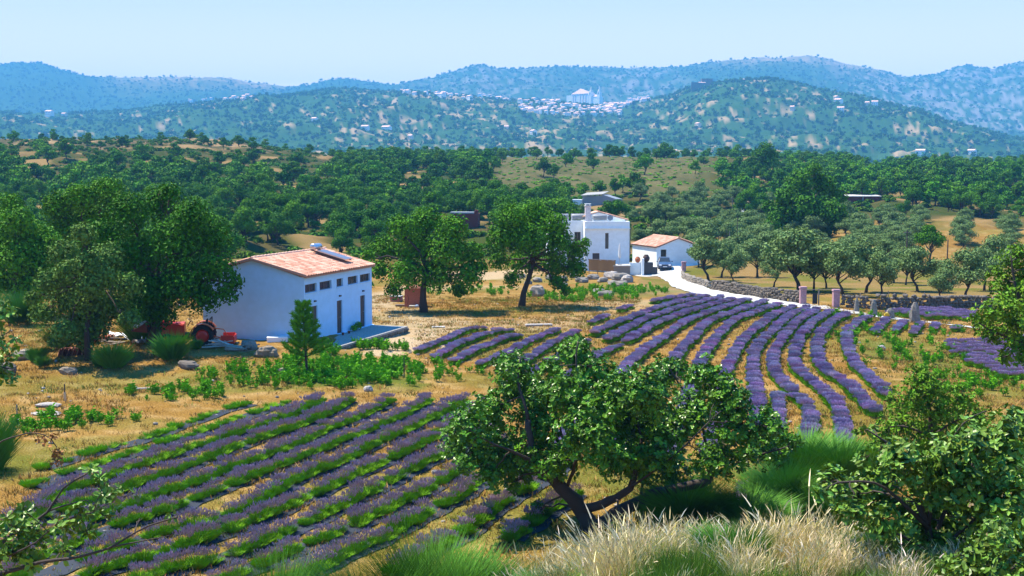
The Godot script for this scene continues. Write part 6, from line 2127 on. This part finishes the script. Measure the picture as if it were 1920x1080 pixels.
func build_hero_oak() -> void:
	var r := RandomNumberGenerator.new(); r.seed = 1200
	var d := 38.6
	var at := far_at(1110.0, 1014.0, d)
	at.y = land(at.x, at.z)
	var o := thing("foreground_oak", "large spreading oak with forked dark trunk in the middle foreground", "oak tree", at)
	var list := [
		[0.42, 0.34, 1112, 1035, 0, 1110, 1014, 0, 1104, 988, 0],
		[0.3, 0.24, 1104, 992, 0, 1092, 958, 0, 1068, 930, 0.1, 1045, 905, 0.2],
		[0.24, 0.11, 1045, 905, 0.2, 1018, 880, 0.3, 1002, 862, 0.4, 994, 829, 0.4, 990, 787, 0.3],
		[0.075, 0.03, 990, 787, 0.3, 983, 755, 0.2, 971, 717, 0.0, 976, 668, -0.1],
		[0.19, 0.1, 1090, 955, 0, 1115, 950, 0.2, 1142, 938, 0.4, 1181, 915, 0.6, 1189, 872, 0.7],
		[0.06, 0.03, 1189, 872, 0.7, 1204, 841, 0.8, 1195, 790, 0.6, 1180, 740, 0.4],
		[0.3, 0.21, 1106, 1000, 0, 1128, 988, -0.1, 1158, 962, -0.3, 1200, 938, -0.5, 1247, 922, -0.7],
		[0.2, 0.12, 1247, 922, -0.7, 1286, 911, -0.8, 1325, 903, -0.9, 1335, 885, -0.9, 1325, 850, -0.8],
		[0.07, 0.02, 1335, 890, -0.9, 1375, 872, -0.8, 1422, 853, -0.6, 1470, 840, -0.4, 1502, 824, -0.3],
		[0.06, 0.025, 1325, 850, -0.8, 1322, 820, -0.7, 1300, 760, -0.5, 1270, 715, -0.3, 1252, 685, -0.2],
		[0.08, 0.03, 1062, 915, 0.1, 1075, 880, 0.6, 1090, 840, 1.0, 1096, 794, 1.1, 1100, 748, 0.9],
		[0.06, 0.02, 1096, 800, 1.0, 1088, 730, 0.3, 1080, 680, 0.0, 1084, 640, 0.0],
		[0.07, 0.02, 1010, 872, 0.3, 970, 850, 0.9, 920, 830, 1.4, 870, 800, 1.6],
		[0.06, 0.02, 1045, 905, 0.2, 1060, 860, -0.8, 1050, 800, -1.4, 1035, 740, -1.7],
		[0.06, 0.02, 1200, 938, -0.5, 1210, 880, -1.4, 1230, 820, -2.0, 1240, 770, -2.2],
		[0.05, 0.02, 1181, 915, 0.6, 1230, 880, 1.6, 1280, 840, 2.2, 1330, 790, 2.5],
	]
	var px := [
		[960, 690, 40], [975, 725, 45], [1080, 662, 40], [1078, 650, 26], [1110, 690, 36], [1010, 745, 52], [1060, 730, 44], [925, 765, 44], [880, 800, 46], [852, 832, 28], [930, 845, 54], [895, 850, 34], [1000, 800, 52], [1080, 745, 58], [1105, 815, 58], [1160, 760, 60], [1140, 715, 36], [1240, 700, 36], [1268, 690, 26], [1220, 735, 46], [1320, 705, 36], [1355, 730, 36], [1372, 760, 42], [1300, 775, 52], [1235, 805, 56], [1385, 805, 46], [1425, 840, 38], [1482, 824, 20], [1445, 800, 24], [1340, 858, 40], [1205, 870, 42], [920, 892, 28], [985, 880, 24], [1260, 880, 40], [1440, 775, 18], [1150, 860, 40], [1060, 850, 34], [1310, 905, 24], [1030, 690, 24],
		[1180, 735, 44], [1198, 790, 46], [1150, 805, 44], [1000, 850, 36], [955, 872, 34], [1042, 868, 28], [1178, 850, 40], [1228, 848, 38], [1120, 770, 44],
		[1005, 960, 12], [1010, 950, 14], [1160, 985, 10], [960, 905, 18], [1395, 860, 26], [870, 870, 18], [1465, 850, 16],
	]
	var lobes := px_lobes(px, d, at, r, 2.3)
	boughs(o, at, d, list, lobes, r, M.bark, 0.06, 0.018)
	var kinds := []
	for k in 5: kinds.append(rosette(r, 9, 0.145, 0.08, M.leaf_hero))
	leaf_crown(o, lobes, 66.0, kinds, r)
	var brown := [rosette(r, 5, 0.11, 0.06, M.leaf_brown)]
	leaf_crown(o, px_lobes([[1120, 830, 16], [1132, 860, 14], [1125, 870, 10], [1045, 790, 8]], d, at, r, 0.5), 30.0, brown, r, "dry_leaves")
	build_near_oaks()

func near_oak(called: String, label: String, category: String, base: Vector2, d: float, list: Array, px: Array, leaf: Material, density: float, leaf_l: float, spread: float, seed_: int, twig := 0.012) -> Node3D:
	var r := RandomNumberGenerator.new(); r.seed = seed_
	var at := far_at(base.x, base.y, d)
	at.y = land(at.x, at.z)
	var o := thing(called, label, category, at)
	var lobes := px_lobes(px, d, at, r, spread)
	var first := [[0.09, 0.05]]
	boughs(o, at, d, list, lobes, r, M.bark, 0.05, twig)
	var kinds := []
	for k in 4: kinds.append(rosette(r, 8, leaf_l, leaf_l * 0.55, leaf))
	leaf_crown(o, lobes, density, kinds, r)
	return o

func build_near_oaks() -> void:
	near_oak("oak_tree", "oak leaning into the frame at the right edge above the purple plot", "oak tree", Vector2(1975, 760), 46.0, [[0.18, 0.1, 1975, 800, 0, 1970, 720, 0, 1950, 640, 0, 1925, 590, 0], [0.09, 0.03, 1950, 640, 0, 1910, 640, 0.4, 1870, 625, 0.5, 1835, 605, 0.5], [0.09, 0.03, 1925, 590, 0, 1905, 540, 0, 1895, 480, 0], [0.05, 0.02, 1940, 630, 0, 1900, 660, 0.3, 1880, 670, 0.3]],
		[[1905, 482, 30], [1885, 525, 38], [1925, 555, 48], [1872, 578, 36], [1838, 600, 22], [1892, 625, 38], [1925, 660, 30], [1885, 672, 16], [1940, 500, 40], [1910, 600, 40], [1855, 625, 20], [1950, 600, 40], [1960, 660, 40]], M.leaf_side, 42.0, 0.15, 1.4, 31, 0.016)
	near_oak("shrub_oak", "dense dark rounded shrub oak right of the curved lavender rows", "oak shrub", Vector2(1745, 850), 40.0, [[0.12, 0.06, 1745, 870, 0, 1745, 810, 0, 1742, 760, 0], [0.06, 0.02, 1745, 820, 0, 1790, 790, 0, 1830, 780, 0], [0.06, 0.02, 1745, 820, 0, 1700, 800, 0, 1670, 800, 0]],
		[[1735, 718, 36], [1702, 752, 44], [1760, 752, 48], [1805, 748, 32], [1680, 800, 40], [1740, 805, 50], [1832, 780, 26], [1655, 828, 26], [1790, 800, 40], [1725, 700, 18]], M.leaf_side, 62.0, 0.12, 1.0, 32)
	near_oak("shrub_oak", "pale leaved scrub oak spreading across the lower right corner", "oak shrub", Vector2(1755, 1085), 20.5, [[0.09, 0.06, 1760, 1110, 0, 1755, 1050, 0, 1740, 990, 0, 1720, 940, 0], [0.05, 0.02, 1740, 990, 0, 1690, 940, 0.3, 1640, 905, 0.4, 1570, 905, 0.4], [0.05, 0.015, 1740, 985, 0, 1745, 900, 0, 1690, 850, 0, 1625, 805, 0], [0.05, 0.02, 1755, 1000, 0, 1790, 920, -0.3, 1840, 850, -0.3, 1890, 810, -0.3], [0.05, 0.02, 1755, 1040, 0, 1820, 980, 0.3, 1880, 940, 0.3], [0.05, 0.02, 1755, 1050, 0, 1700, 1010, 0.5, 1650, 990, 0.5], [0.03, 0.01, 1740, 905, 0, 1800, 800, 0, 1850, 770, 0]],
		[[1690, 862, 49], [1645, 900, 49], [1590, 930, 37], [1558, 905, 27], [1735, 895, 54], [1772, 858, 49], [1825, 832, 44], [1882, 828, 49], [1905, 790, 37], [1852, 885, 41], [1780, 945, 49], [1725, 965, 54], [1845, 955, 49], [1695, 1010, 44], [1762, 1025, 44], [1905, 890, 34], [1622, 808, 12], [1660, 945, 32], [1535, 925, 14], [1620, 860, 16], [1880, 1000, 49], [1640, 800, 8], [1800, 905, 50], [1890, 950, 56], [1830, 1010, 50], [1660, 985, 40], [1720, 1040, 44], [1900, 870, 44], [1600, 960, 30]], M.leaf_near, 105.0, 0.12, 0.9, 33, 0.008)
	near_oak("shrub_oak", "bright green young oak in the grass at the lower right corner", "oak shrub", Vector2(1880, 1120), 17.0, [[0.05, 0.03, 1880, 1160, 0, 1878, 1090, 0, 1870, 1030, 0], [0.03, 0.01, 1878, 1090, 0, 1920, 1040, 0, 1950, 1000, 0], [0.03, 0.01, 1875, 1080, 0, 1830, 1050, 0, 1800, 1040, 0]],
		[[1870, 1000, 40], [1910, 1030, 50], [1840, 1040, 40], [1890, 1070, 50], [1820, 1075, 40], [1950, 1000, 50], [1780, 1060, 26]], M.leaf_near, 120.0, 0.1, 0.5, 36, 0.006)
	# the branches that reach in at the lower left
	var o := near_oak("oak_branches", "leafy oak branches reaching in at the lower left corner", "oak tree", Vector2(-120, 1180), 17.0, [[0.07, 0.045, -120, 1200, 0, -60, 1110, 0, 6, 1074, 0], [0.035, 0.012, 6, 1074, 0, 83, 1052, 0.1, 140, 1046, 0.2, 208, 1026, 0.3, 250, 1000, 0.3, 280, 985, 0.3, 333, 970, 0.3], [0.016, 0.006, 208, 1026, 0.3, 278, 1012, 0.4, 318, 1004, 0.4], [0.04, 0.012, -60, 1110, 0, 0, 1022, -0.2, 50, 988, -0.3, 92, 958, -0.4, 118, 915, -0.4, 167, 886, -0.4], [0.018, 0.008, 92, 958, -0.4, 130, 945, -0.3, 160, 938, -0.3], [0.02, 0.008, 0, 1050, 0, 70, 1015, 0.2, 110, 980, 0.2, 175, 960, 0.2]],
		[[170, 882, 14], [196, 905, 18], [212, 925, 14], [250, 925, 10], [185, 945, 26], [150, 965, 24], [120, 985, 26], [70, 1000, 34], [25, 1035, 40], [-20, 1060, 50], [120, 1030, 20], [326, 957, 10], [40, 955, 16], [20, 985, 24], [65, 1050, 24], [205, 975, 14], [262, 975, 6], [165, 1000, 16]], M.leaf_near, 70.0, 0.105, 0.35, 34, 0.006)
	near_oak("oak_branches", "sunlit oak leaves at the left edge beside the straw slope", "oak tree", Vector2(-90, 760), 25.0, [[0.05, 0.03, -90, 800, 0, -60, 720, 0, -20, 680, 0], [0.025, 0.008, -20, 680, 0, 10, 690, 0, 40, 695, 0], [0.03, 0.01, -60, 720, 0, -20, 650, 0, 20, 620, 0]],
		[[0, 640, 24], [18, 665, 18], [-5, 700, 28], [20, 712, 14], [-10, 600, 26], [12, 585, 14], [30, 640, 9]], M.leaf_near, 60.0, 0.11, 0.5, 35, 0.008)
	var r := RandomNumberGenerator.new(); r.seed = 77
	var d := 17.5
	var at := far_at(-40.0, 860.0, d)
	var tw := thing("dead_twig", "bare twig with withered brown oak leaves at the left edge", "branch", at)
	var lobes := px_lobes([[82, 826, 7], [72, 824, 6], [100, 820, 4], [108, 850, 9], [110, 862, 8], [98, 818, 4]], d, at, r, 0.05)
	boughs(tw, at, d, [[0.02, 0.008, -120, 900, 0, -40, 860, 0, 0, 829, 0, 30, 818, 0, 58, 811, 0, 92, 818, 0, 106, 838, 0]], lobes, r, M.bark, 0.03, 0.003)
	leaf_crown(tw, lobes, 330.0, [rosette(r, 4, 0.075, 0.05, M.leaf_brown)], r, "withered_leaves")

func broom_mesh(r: RandomNumberGenerator, n: int, h: float, spread: float, w: float, m: Material) -> ArrayMesh:
	var b := MB.new()
	for k in n:
		var a := r.randf() * TAU; var q := sqrt(r.randf())
		var root := Vector3(cos(a), 0, sin(a)) * spread * 0.42 * q
		var up := r.randf() * 0.45
		var dir := Vector3(cos(a) * q * spread * 0.75 + r.randfn() * 0.16, 1.0, sin(a) * q * spread * 0.75 + r.randfn() * 0.16).normalized()
		var t := r.randf_range(0.65, 1.4)
		b.col = Color(t * r.randf_range(0.8, 1.5), t, t * 0.9)
		b.blade(root + Vector3(0, h * up, 0), dir, h * r.randf_range(0.35, 0.75), w, Vector3(cos(a), -0.2, sin(a)) * 0.1 * h)
	return b.mesh(m)

func grass_mesh(r: RandomNumberGenerator, n: int, h: float, w: float, head: bool, m: Material) -> ArrayMesh:
	var b := MB.new()
	for k in n:
		var a := r.randf() * TAU
		var root := Vector3(cos(a), 0, sin(a)) * sqrt(r.randf()) * 0.26
		var dir := Vector3(cos(a) * 0.15 + r.randfn() * 0.25 + 0.12, 1.0, sin(a) * 0.15 + r.randfn() * 0.25).normalized()
		var t := r.randf_range(0.4, 1.3)
		b.col = Color(t, t * r.randf_range(0.9, 1.05), t * r.randf_range(0.7, 1.05))
		var l := h * r.randf_range(0.4, 1.15)
		var bend := Vector3(r.randfn() * 0.8 + 0.35, -0.2, r.randfn() * 0.8) * l * 0.15
		b.blade(root, dir, l, w, bend)
		if head and r.randf() < 0.5:
			var tip := root + dir * l + bend
			b.col = Color(t * 1.15, t * 1.1, t)
			b.blade(tip - (dir + bend * 2.0).normalized() * l * 0.12, (dir + bend * 3.0).normalized(), l * 0.24, w * 1.9, bend * 0.3)
	return b.mesh(m)

func build_foreground() -> void:
	var r := RandomNumberGenerator.new(); r.seed = 1500
	# broom bushes
	var far_broom := []; var near_broom := []
	for k in 4: far_broom.append(broom_mesh(r, 1100, 1.5, 1.0, 0.035, M.broom))
	for k in 3: near_broom.append(broom_mesh(r, 3200, 1.5, 1.05, 0.016, M.broom))
	var list := [
		[108, 655, 64, 1.2, 0, "largest rounded broom bush at left below the grey green oak"], [212, 690, 46, 1.3, 0, "broom bush leaning over the shadow left of the dark long rock"], [322, 675, 54, 1.1, 0, "round feathery broom bush beside the dark long rock"], [268, 640, 84, 1.0, 0, "broom bush just left of the tractor"], [70, 680, 34, 1.0, 0, "small pale broom plant beside the tan boulder"], [82, 690, 28, 1.0, 0, "second small broom plant under the largest one"], [40, 610, 70, 1.0, 0, "tall broom at the left edge behind the oak leaves"], [60, 560, 60, 1.0, 0, "broom patch in the wood edge at far left"], [368, 655, 20, 1.0, 0, "tiny broom tuft by the plank pile"], [184, 688, 24, 0.8, 0, "thin broom plant left of the leaning broom bush"],
		[-25, 885, 110, 0.8, 1, "dark broom bush at the left edge above the first lavender row"], [1510, 905, 96, 1.7, 1, "wide green broom bush between the oak and the curved rows"], [1575, 910, 90, 1.5, 1, "right half of the broom thicket below the curved rows"], [1285, 985, 84, 1.7, 1, "dark broom bush in the shade right of the foreground oak trunk"], [1400, 1000, 84, 1.7, 1, "low green broom before the wide broom bush"], [1470, 950, 90, 1.6, 1, "left part of the broom thicket below the curved rows"], [1620, 890, 60, 1.3, 1, "small broom at the right end of the thicket"], [1540, 985, 84, 1.6, 1, "low broom at the foot of the broom thicket"], [1215, 985, 40, 1.0, 1, "small broom just right of the foreground oak trunk"],
		[700, 1120, 85, 1.5, 1, "feathery broom top at the bottom edge left of centre"], [800, 1115, 90, 1.5, 1, "feathery broom top at the bottom edge near the centre"], [870, 1120, 70, 1.4, 1, "low broom top at the bottom edge below the oak"], [520, 1130, 70, 1.0, 1, "small broom top at the bottom edge under the near lavender"], [1050, 1130, 70, 1.3, 1, "green broom top at the bottom edge under the foreground oak"], [1370, 1130, 90, 1.5, 1, "green broom top at the bottom edge in the white grass"],
	]
	for q in list:
		var m: ArrayMesh = far_broom[r.randi() % 4] if q[4] == 0 else near_broom[r.randi() % 3]
		var o := thing("broom_bush", q[5], "broom bush", spot(q[0], minf(q[1], 1079.0)))
		if q[1] > 1080:
			var dd := 27.0 if q[0] < 1000 else 21.0
			o.position = far_at(q[0], 1080.0, dd)
			o.position.y = land(o.position.x, o.position.z)
			var top := far_at(q[0], q[1] - q[2], dd).y
			var s2 := maxf((top - o.position.y) / 1.35, 0.5)
			o.scale = Vector3(minf(s2, 1.0) * q[3], s2, minf(s2, 1.0) * q[3])
		else:
			var s: float = q[2] * -o.position.z / F / 1.45
			o.scale = Vector3(s * q[3], s, s * q[3])
		o.rotation.y = r.randf() * TAU
		put("twigs", m, o).set_meta("kind", "stuff")
	# green weeds
	var weed := []
	for k in 4:
		var b := MB.new()
		for s in 7:
			var root := Vector3(r.randf_range(-0.16, 0.16), 0, r.randf_range(-0.16, 0.16))
			var top := root + Vector3(r.randfn() * 0.08, r.randf_range(0.3, 0.55), r.randfn() * 0.08)
			b.col = Color(0.7, 0.7, 0.7)
			b.tube([root, top], [0.01, 0.005], 4)
			for i in 16:
				var p := root.lerp(top, r.randf_range(0.25, 1.0))
				var t := r.randf_range(0.7, 1.3)
				b.col = Color(t * r.randf_range(0.8, 1.3), t, t)
				b.blade(p, Vector3(r.randfn(), 0.5, r.randfn()).normalized(), r.randf_range(0.09, 0.18), 0.055, Vector3(0, -0.03, 0))
		weed.append(b.mesh(M.weed))
	var beds := [["dense bright green weeds before the terrace and right of the pine", 655, 700, 3.2, 4.2, 620], ["bright weeds in the straw left of the young pine", 505, 705, 3.4, 3.2, 130], ["row of bright weeds in the middle of the straw slope", 320, 743, 2.2, 1.2, 60], ["bright green weeds near the stake on the straw slope", 180, 790, 2.2, 0.9, 50], ["sparse weeds above the young rows at the left edge", 60, 808, 1.8, 0.9, 30], ["green weeds between the boulders and the lavender", 1160, 548, 4.5, 7.0, 230], ["green weed patch under the second oak", 1090, 560, 4.0, 5.0, 90], ["weeds in the straw between the two yard oaks", 880, 548, 5.0, 5.0, 90], ["weeds on the dry slope right of the young pine", 780, 700, 3.0, 3.5, 70], ["bright weeds below the rowed plot at right", 1850, 722, 3.0, 3.0, 120], ["green growth right of the last curved row", 1680, 660, 3.0, 9.0, 90], ["green herbs around the short lavender blocks", 1720, 626, 5.0, 1.2, 36], ["green herbs behind the standing stones", 1700, 596, 9.0, 1.5, 60], ["weeds along the foot of the terrace wall", 705, 655, 2.2, 0.7, 60], ["green plants in the orchard behind the set back olives", 1660, 505, 4.0, 4.0, 60]]
	for q in beds:
		var c := spot(q[1], q[2])
		var sets := [[], [], [], []]
		for k in int(q[5]):
			var a := r.randf() * TAU; var w := pow(r.randf(), 0.75) * 1.25
			var p := Vector2(c.x + cos(a) * w * q[3], c.z + sin(a) * w * q[4])
			var s := r.randf_range(0.5, 1.3)
			if n_fine.get_noise_2d(p.x * 1.5, p.y * 1.5) + r.randf_range(-0.15, 0.15) < -0.02: continue
			sets[r.randi() % 4].append(Transform3D(Basis(Vector3.UP, r.randf() * TAU).scaled(Vector3(s, s, s)), on_land(p.x, p.y)))
		var o := thing("weeds", q[0], "weeds")
		o.set_meta("kind", "stuff")
		for k in 4:
			if sets[k].size(): many("plants", weed[k], sets[k], [], o)
	var th := thing("upright_weed", "tall upright green weed standing in a gap of the near lavender", "weed", spot(747.0, 1000.0))
	var tb := MB.new()
	for k in 60:
		tb.col = Color(0.7, 0.75, 0.7) * r.randf_range(0.7, 1.3)
		tb.blade(Vector3(r.randf_range(-0.25, 0.25), 0, r.randf_range(-0.2, 0.2)), Vector3(r.randfn() * 0.1, 1, r.randfn() * 0.1).normalized(), r.randf_range(0.35, 0.75), 0.045, Vector3.ZERO)
	part("stems", tb, M.weed, th)
	# dry grass: short over the whole farm, tall on the bank
	var short := []
	for k in 3: short.append(grass_mesh(r, 16, 0.17, 0.02, false, M.straw_short))
	var sets := [[], [], []]; var cols := [[], [], []]
	for k in 26000:
		var d := sqrt(r.randf_range(33.0 * 33.0, 118.0 * 118.0))
		var u := r.randf_range(-0.42, 0.42)
		var x := u * d
		if u > 0.1 and d > 104.0: continue
		var px := 960.0 + u * F
		if px > 380.0 and px < 780.0 and d > 71.0 and d < 90.0: continue
		var nz := n_mid.get_noise_2d(x * 2.0 + 55.0, d * 2.0)
		if nz < -0.12 and r.randf() < 0.7: continue
		var i := r.randi() % 3
		var s := r.randf_range(0.5, 1.3)
		sets[i].append(Transform3D(Basis(Vector3.UP, r.randf() * TAU).scaled(Vector3(s * 1.5, s, s * 1.5)), on_land(x, -d)))
		var g := r.randf_range(0.7, 1.25)
		if r.randf() < 0.16 + 0.5 * maxf(nz, 0.0): cols[i].append(Color(g * 0.4, g * 0.85, g * 0.45))
		else: cols[i].append(Color(g, g * r.randf_range(0.85, 1.05), g * r.randf_range(0.6, 1.2)))
	var sg := thing("dry_stubble", "short dry straw grass over the ground of the farm", "grass")
	sg.set_meta("kind", "stuff")
	for k in 3: many("tufts", short[k], sets[k], cols[k], sg)
	var pebbles := []
	for k in 3:
		var b := MB.new()
		b.rock(r, Vector3(0, 0.02, 0), Vector3(0.14, 0.09, 0.12), 0.0, 7)
		pebbles.append(b.mesh([M.stone_b, M.pale_granite, M.granite][k], true))
	var ps := [[], [], []]
	for k in 1300:
		var d := sqrt(r.randf_range(34.0 * 34.0, 110.0 * 110.0))
		var u := r.randf_range(-0.42, 0.42)
		if u > 0.1 and d > 100.0: continue
		var s := 0.35 + 1.5 * pow(r.randf(), 4.0)
		ps[r.randi() % 3].append(Transform3D(Basis(Vector3.UP, r.randf() * TAU).scaled(Vector3.ONE * s), on_land(u * d, -d)))
	var pg := thing("small_stones", "small loose stones scattered over the straw ground", "stones")
	pg.set_meta("kind", "stuff")
	for k in 3: many("stones", pebbles[k], ps[k], [], pg)
	var tall := []
	for k in 4: tall.append(grass_mesh(r, 50, 0.76, 0.0085, true, M.straw))
	var green := []
	for k in 3: green.append(grass_mesh(r, 70, 0.62, 0.008, false, M.fescue))
	var tc := [[], [], [], []]
	var ts := [[], [], [], []]; var gs := [[], [], []]
	for k in 11000:
		var d := r.randf_range(17.5, 37.0)
		var u := r.randf_range(-0.2, 0.46)
		var x := u * d
		var lim := 31.0 + 6.0 * sstep(0.05, 0.3, u)
		if d > lim: continue
		if r.randf() > sstep(-0.17, 0.0, u): continue
		if n_mid.get_noise_2d(x * 14.0, d * 14.0 + 90.0) < -0.2: continue
		if u < -0.08 and d > 26.0 : continue
		var patch := n_mid.get_noise_2d(x * 7.0 + 31.0, d * 7.0)
		var s := r.randf_range(0.45, 1.1) * (1.0 + 1.1 * n_mid.get_noise_2d(x * 11.0 + 200.0, d * 11.0)) * (1.0 if r.randf() > 0.03 else 1.3)
		s = maxf(s * 0.84, 0.3)
		var t := Transform3D(Basis(Vector3.UP, r.randf() * TAU).scaled(Vector3(s, s * r.randf_range(0.8, 1.15), s)), on_land(x, -d))
		var want := -0.16 if u > 0.02 and u < 0.25 and d > 16.0 else (0.05 if u < 0.25 else 0.3)
		if patch + r.randf_range(-0.1, 0.1) > want:
			var i := r.randi() % 4
			var g := r.randf_range(0.6, 1.2)
			ts[i].append(t); tc[i].append(Color(g, g * r.randf_range(0.9, 1.05), g * r.randf_range(0.7, 1.15)))
		else: gs[r.randi() % 3].append(t)
	var tg := thing("tall_dry_grass", "tall bleached dry grass with seed heads on the near bank", "grass")
	tg.set_meta("kind", "stuff")
	for k in 4: many("tufts", tall[k], ts[k], tc[k], tg)
	var fg := thing("green_grass", "fine green grass between the bleached tufts on the near bank", "grass")
	fg.set_meta("kind", "stuff")
	for k in 3: many("tufts", green[k], gs[k], [], fg)
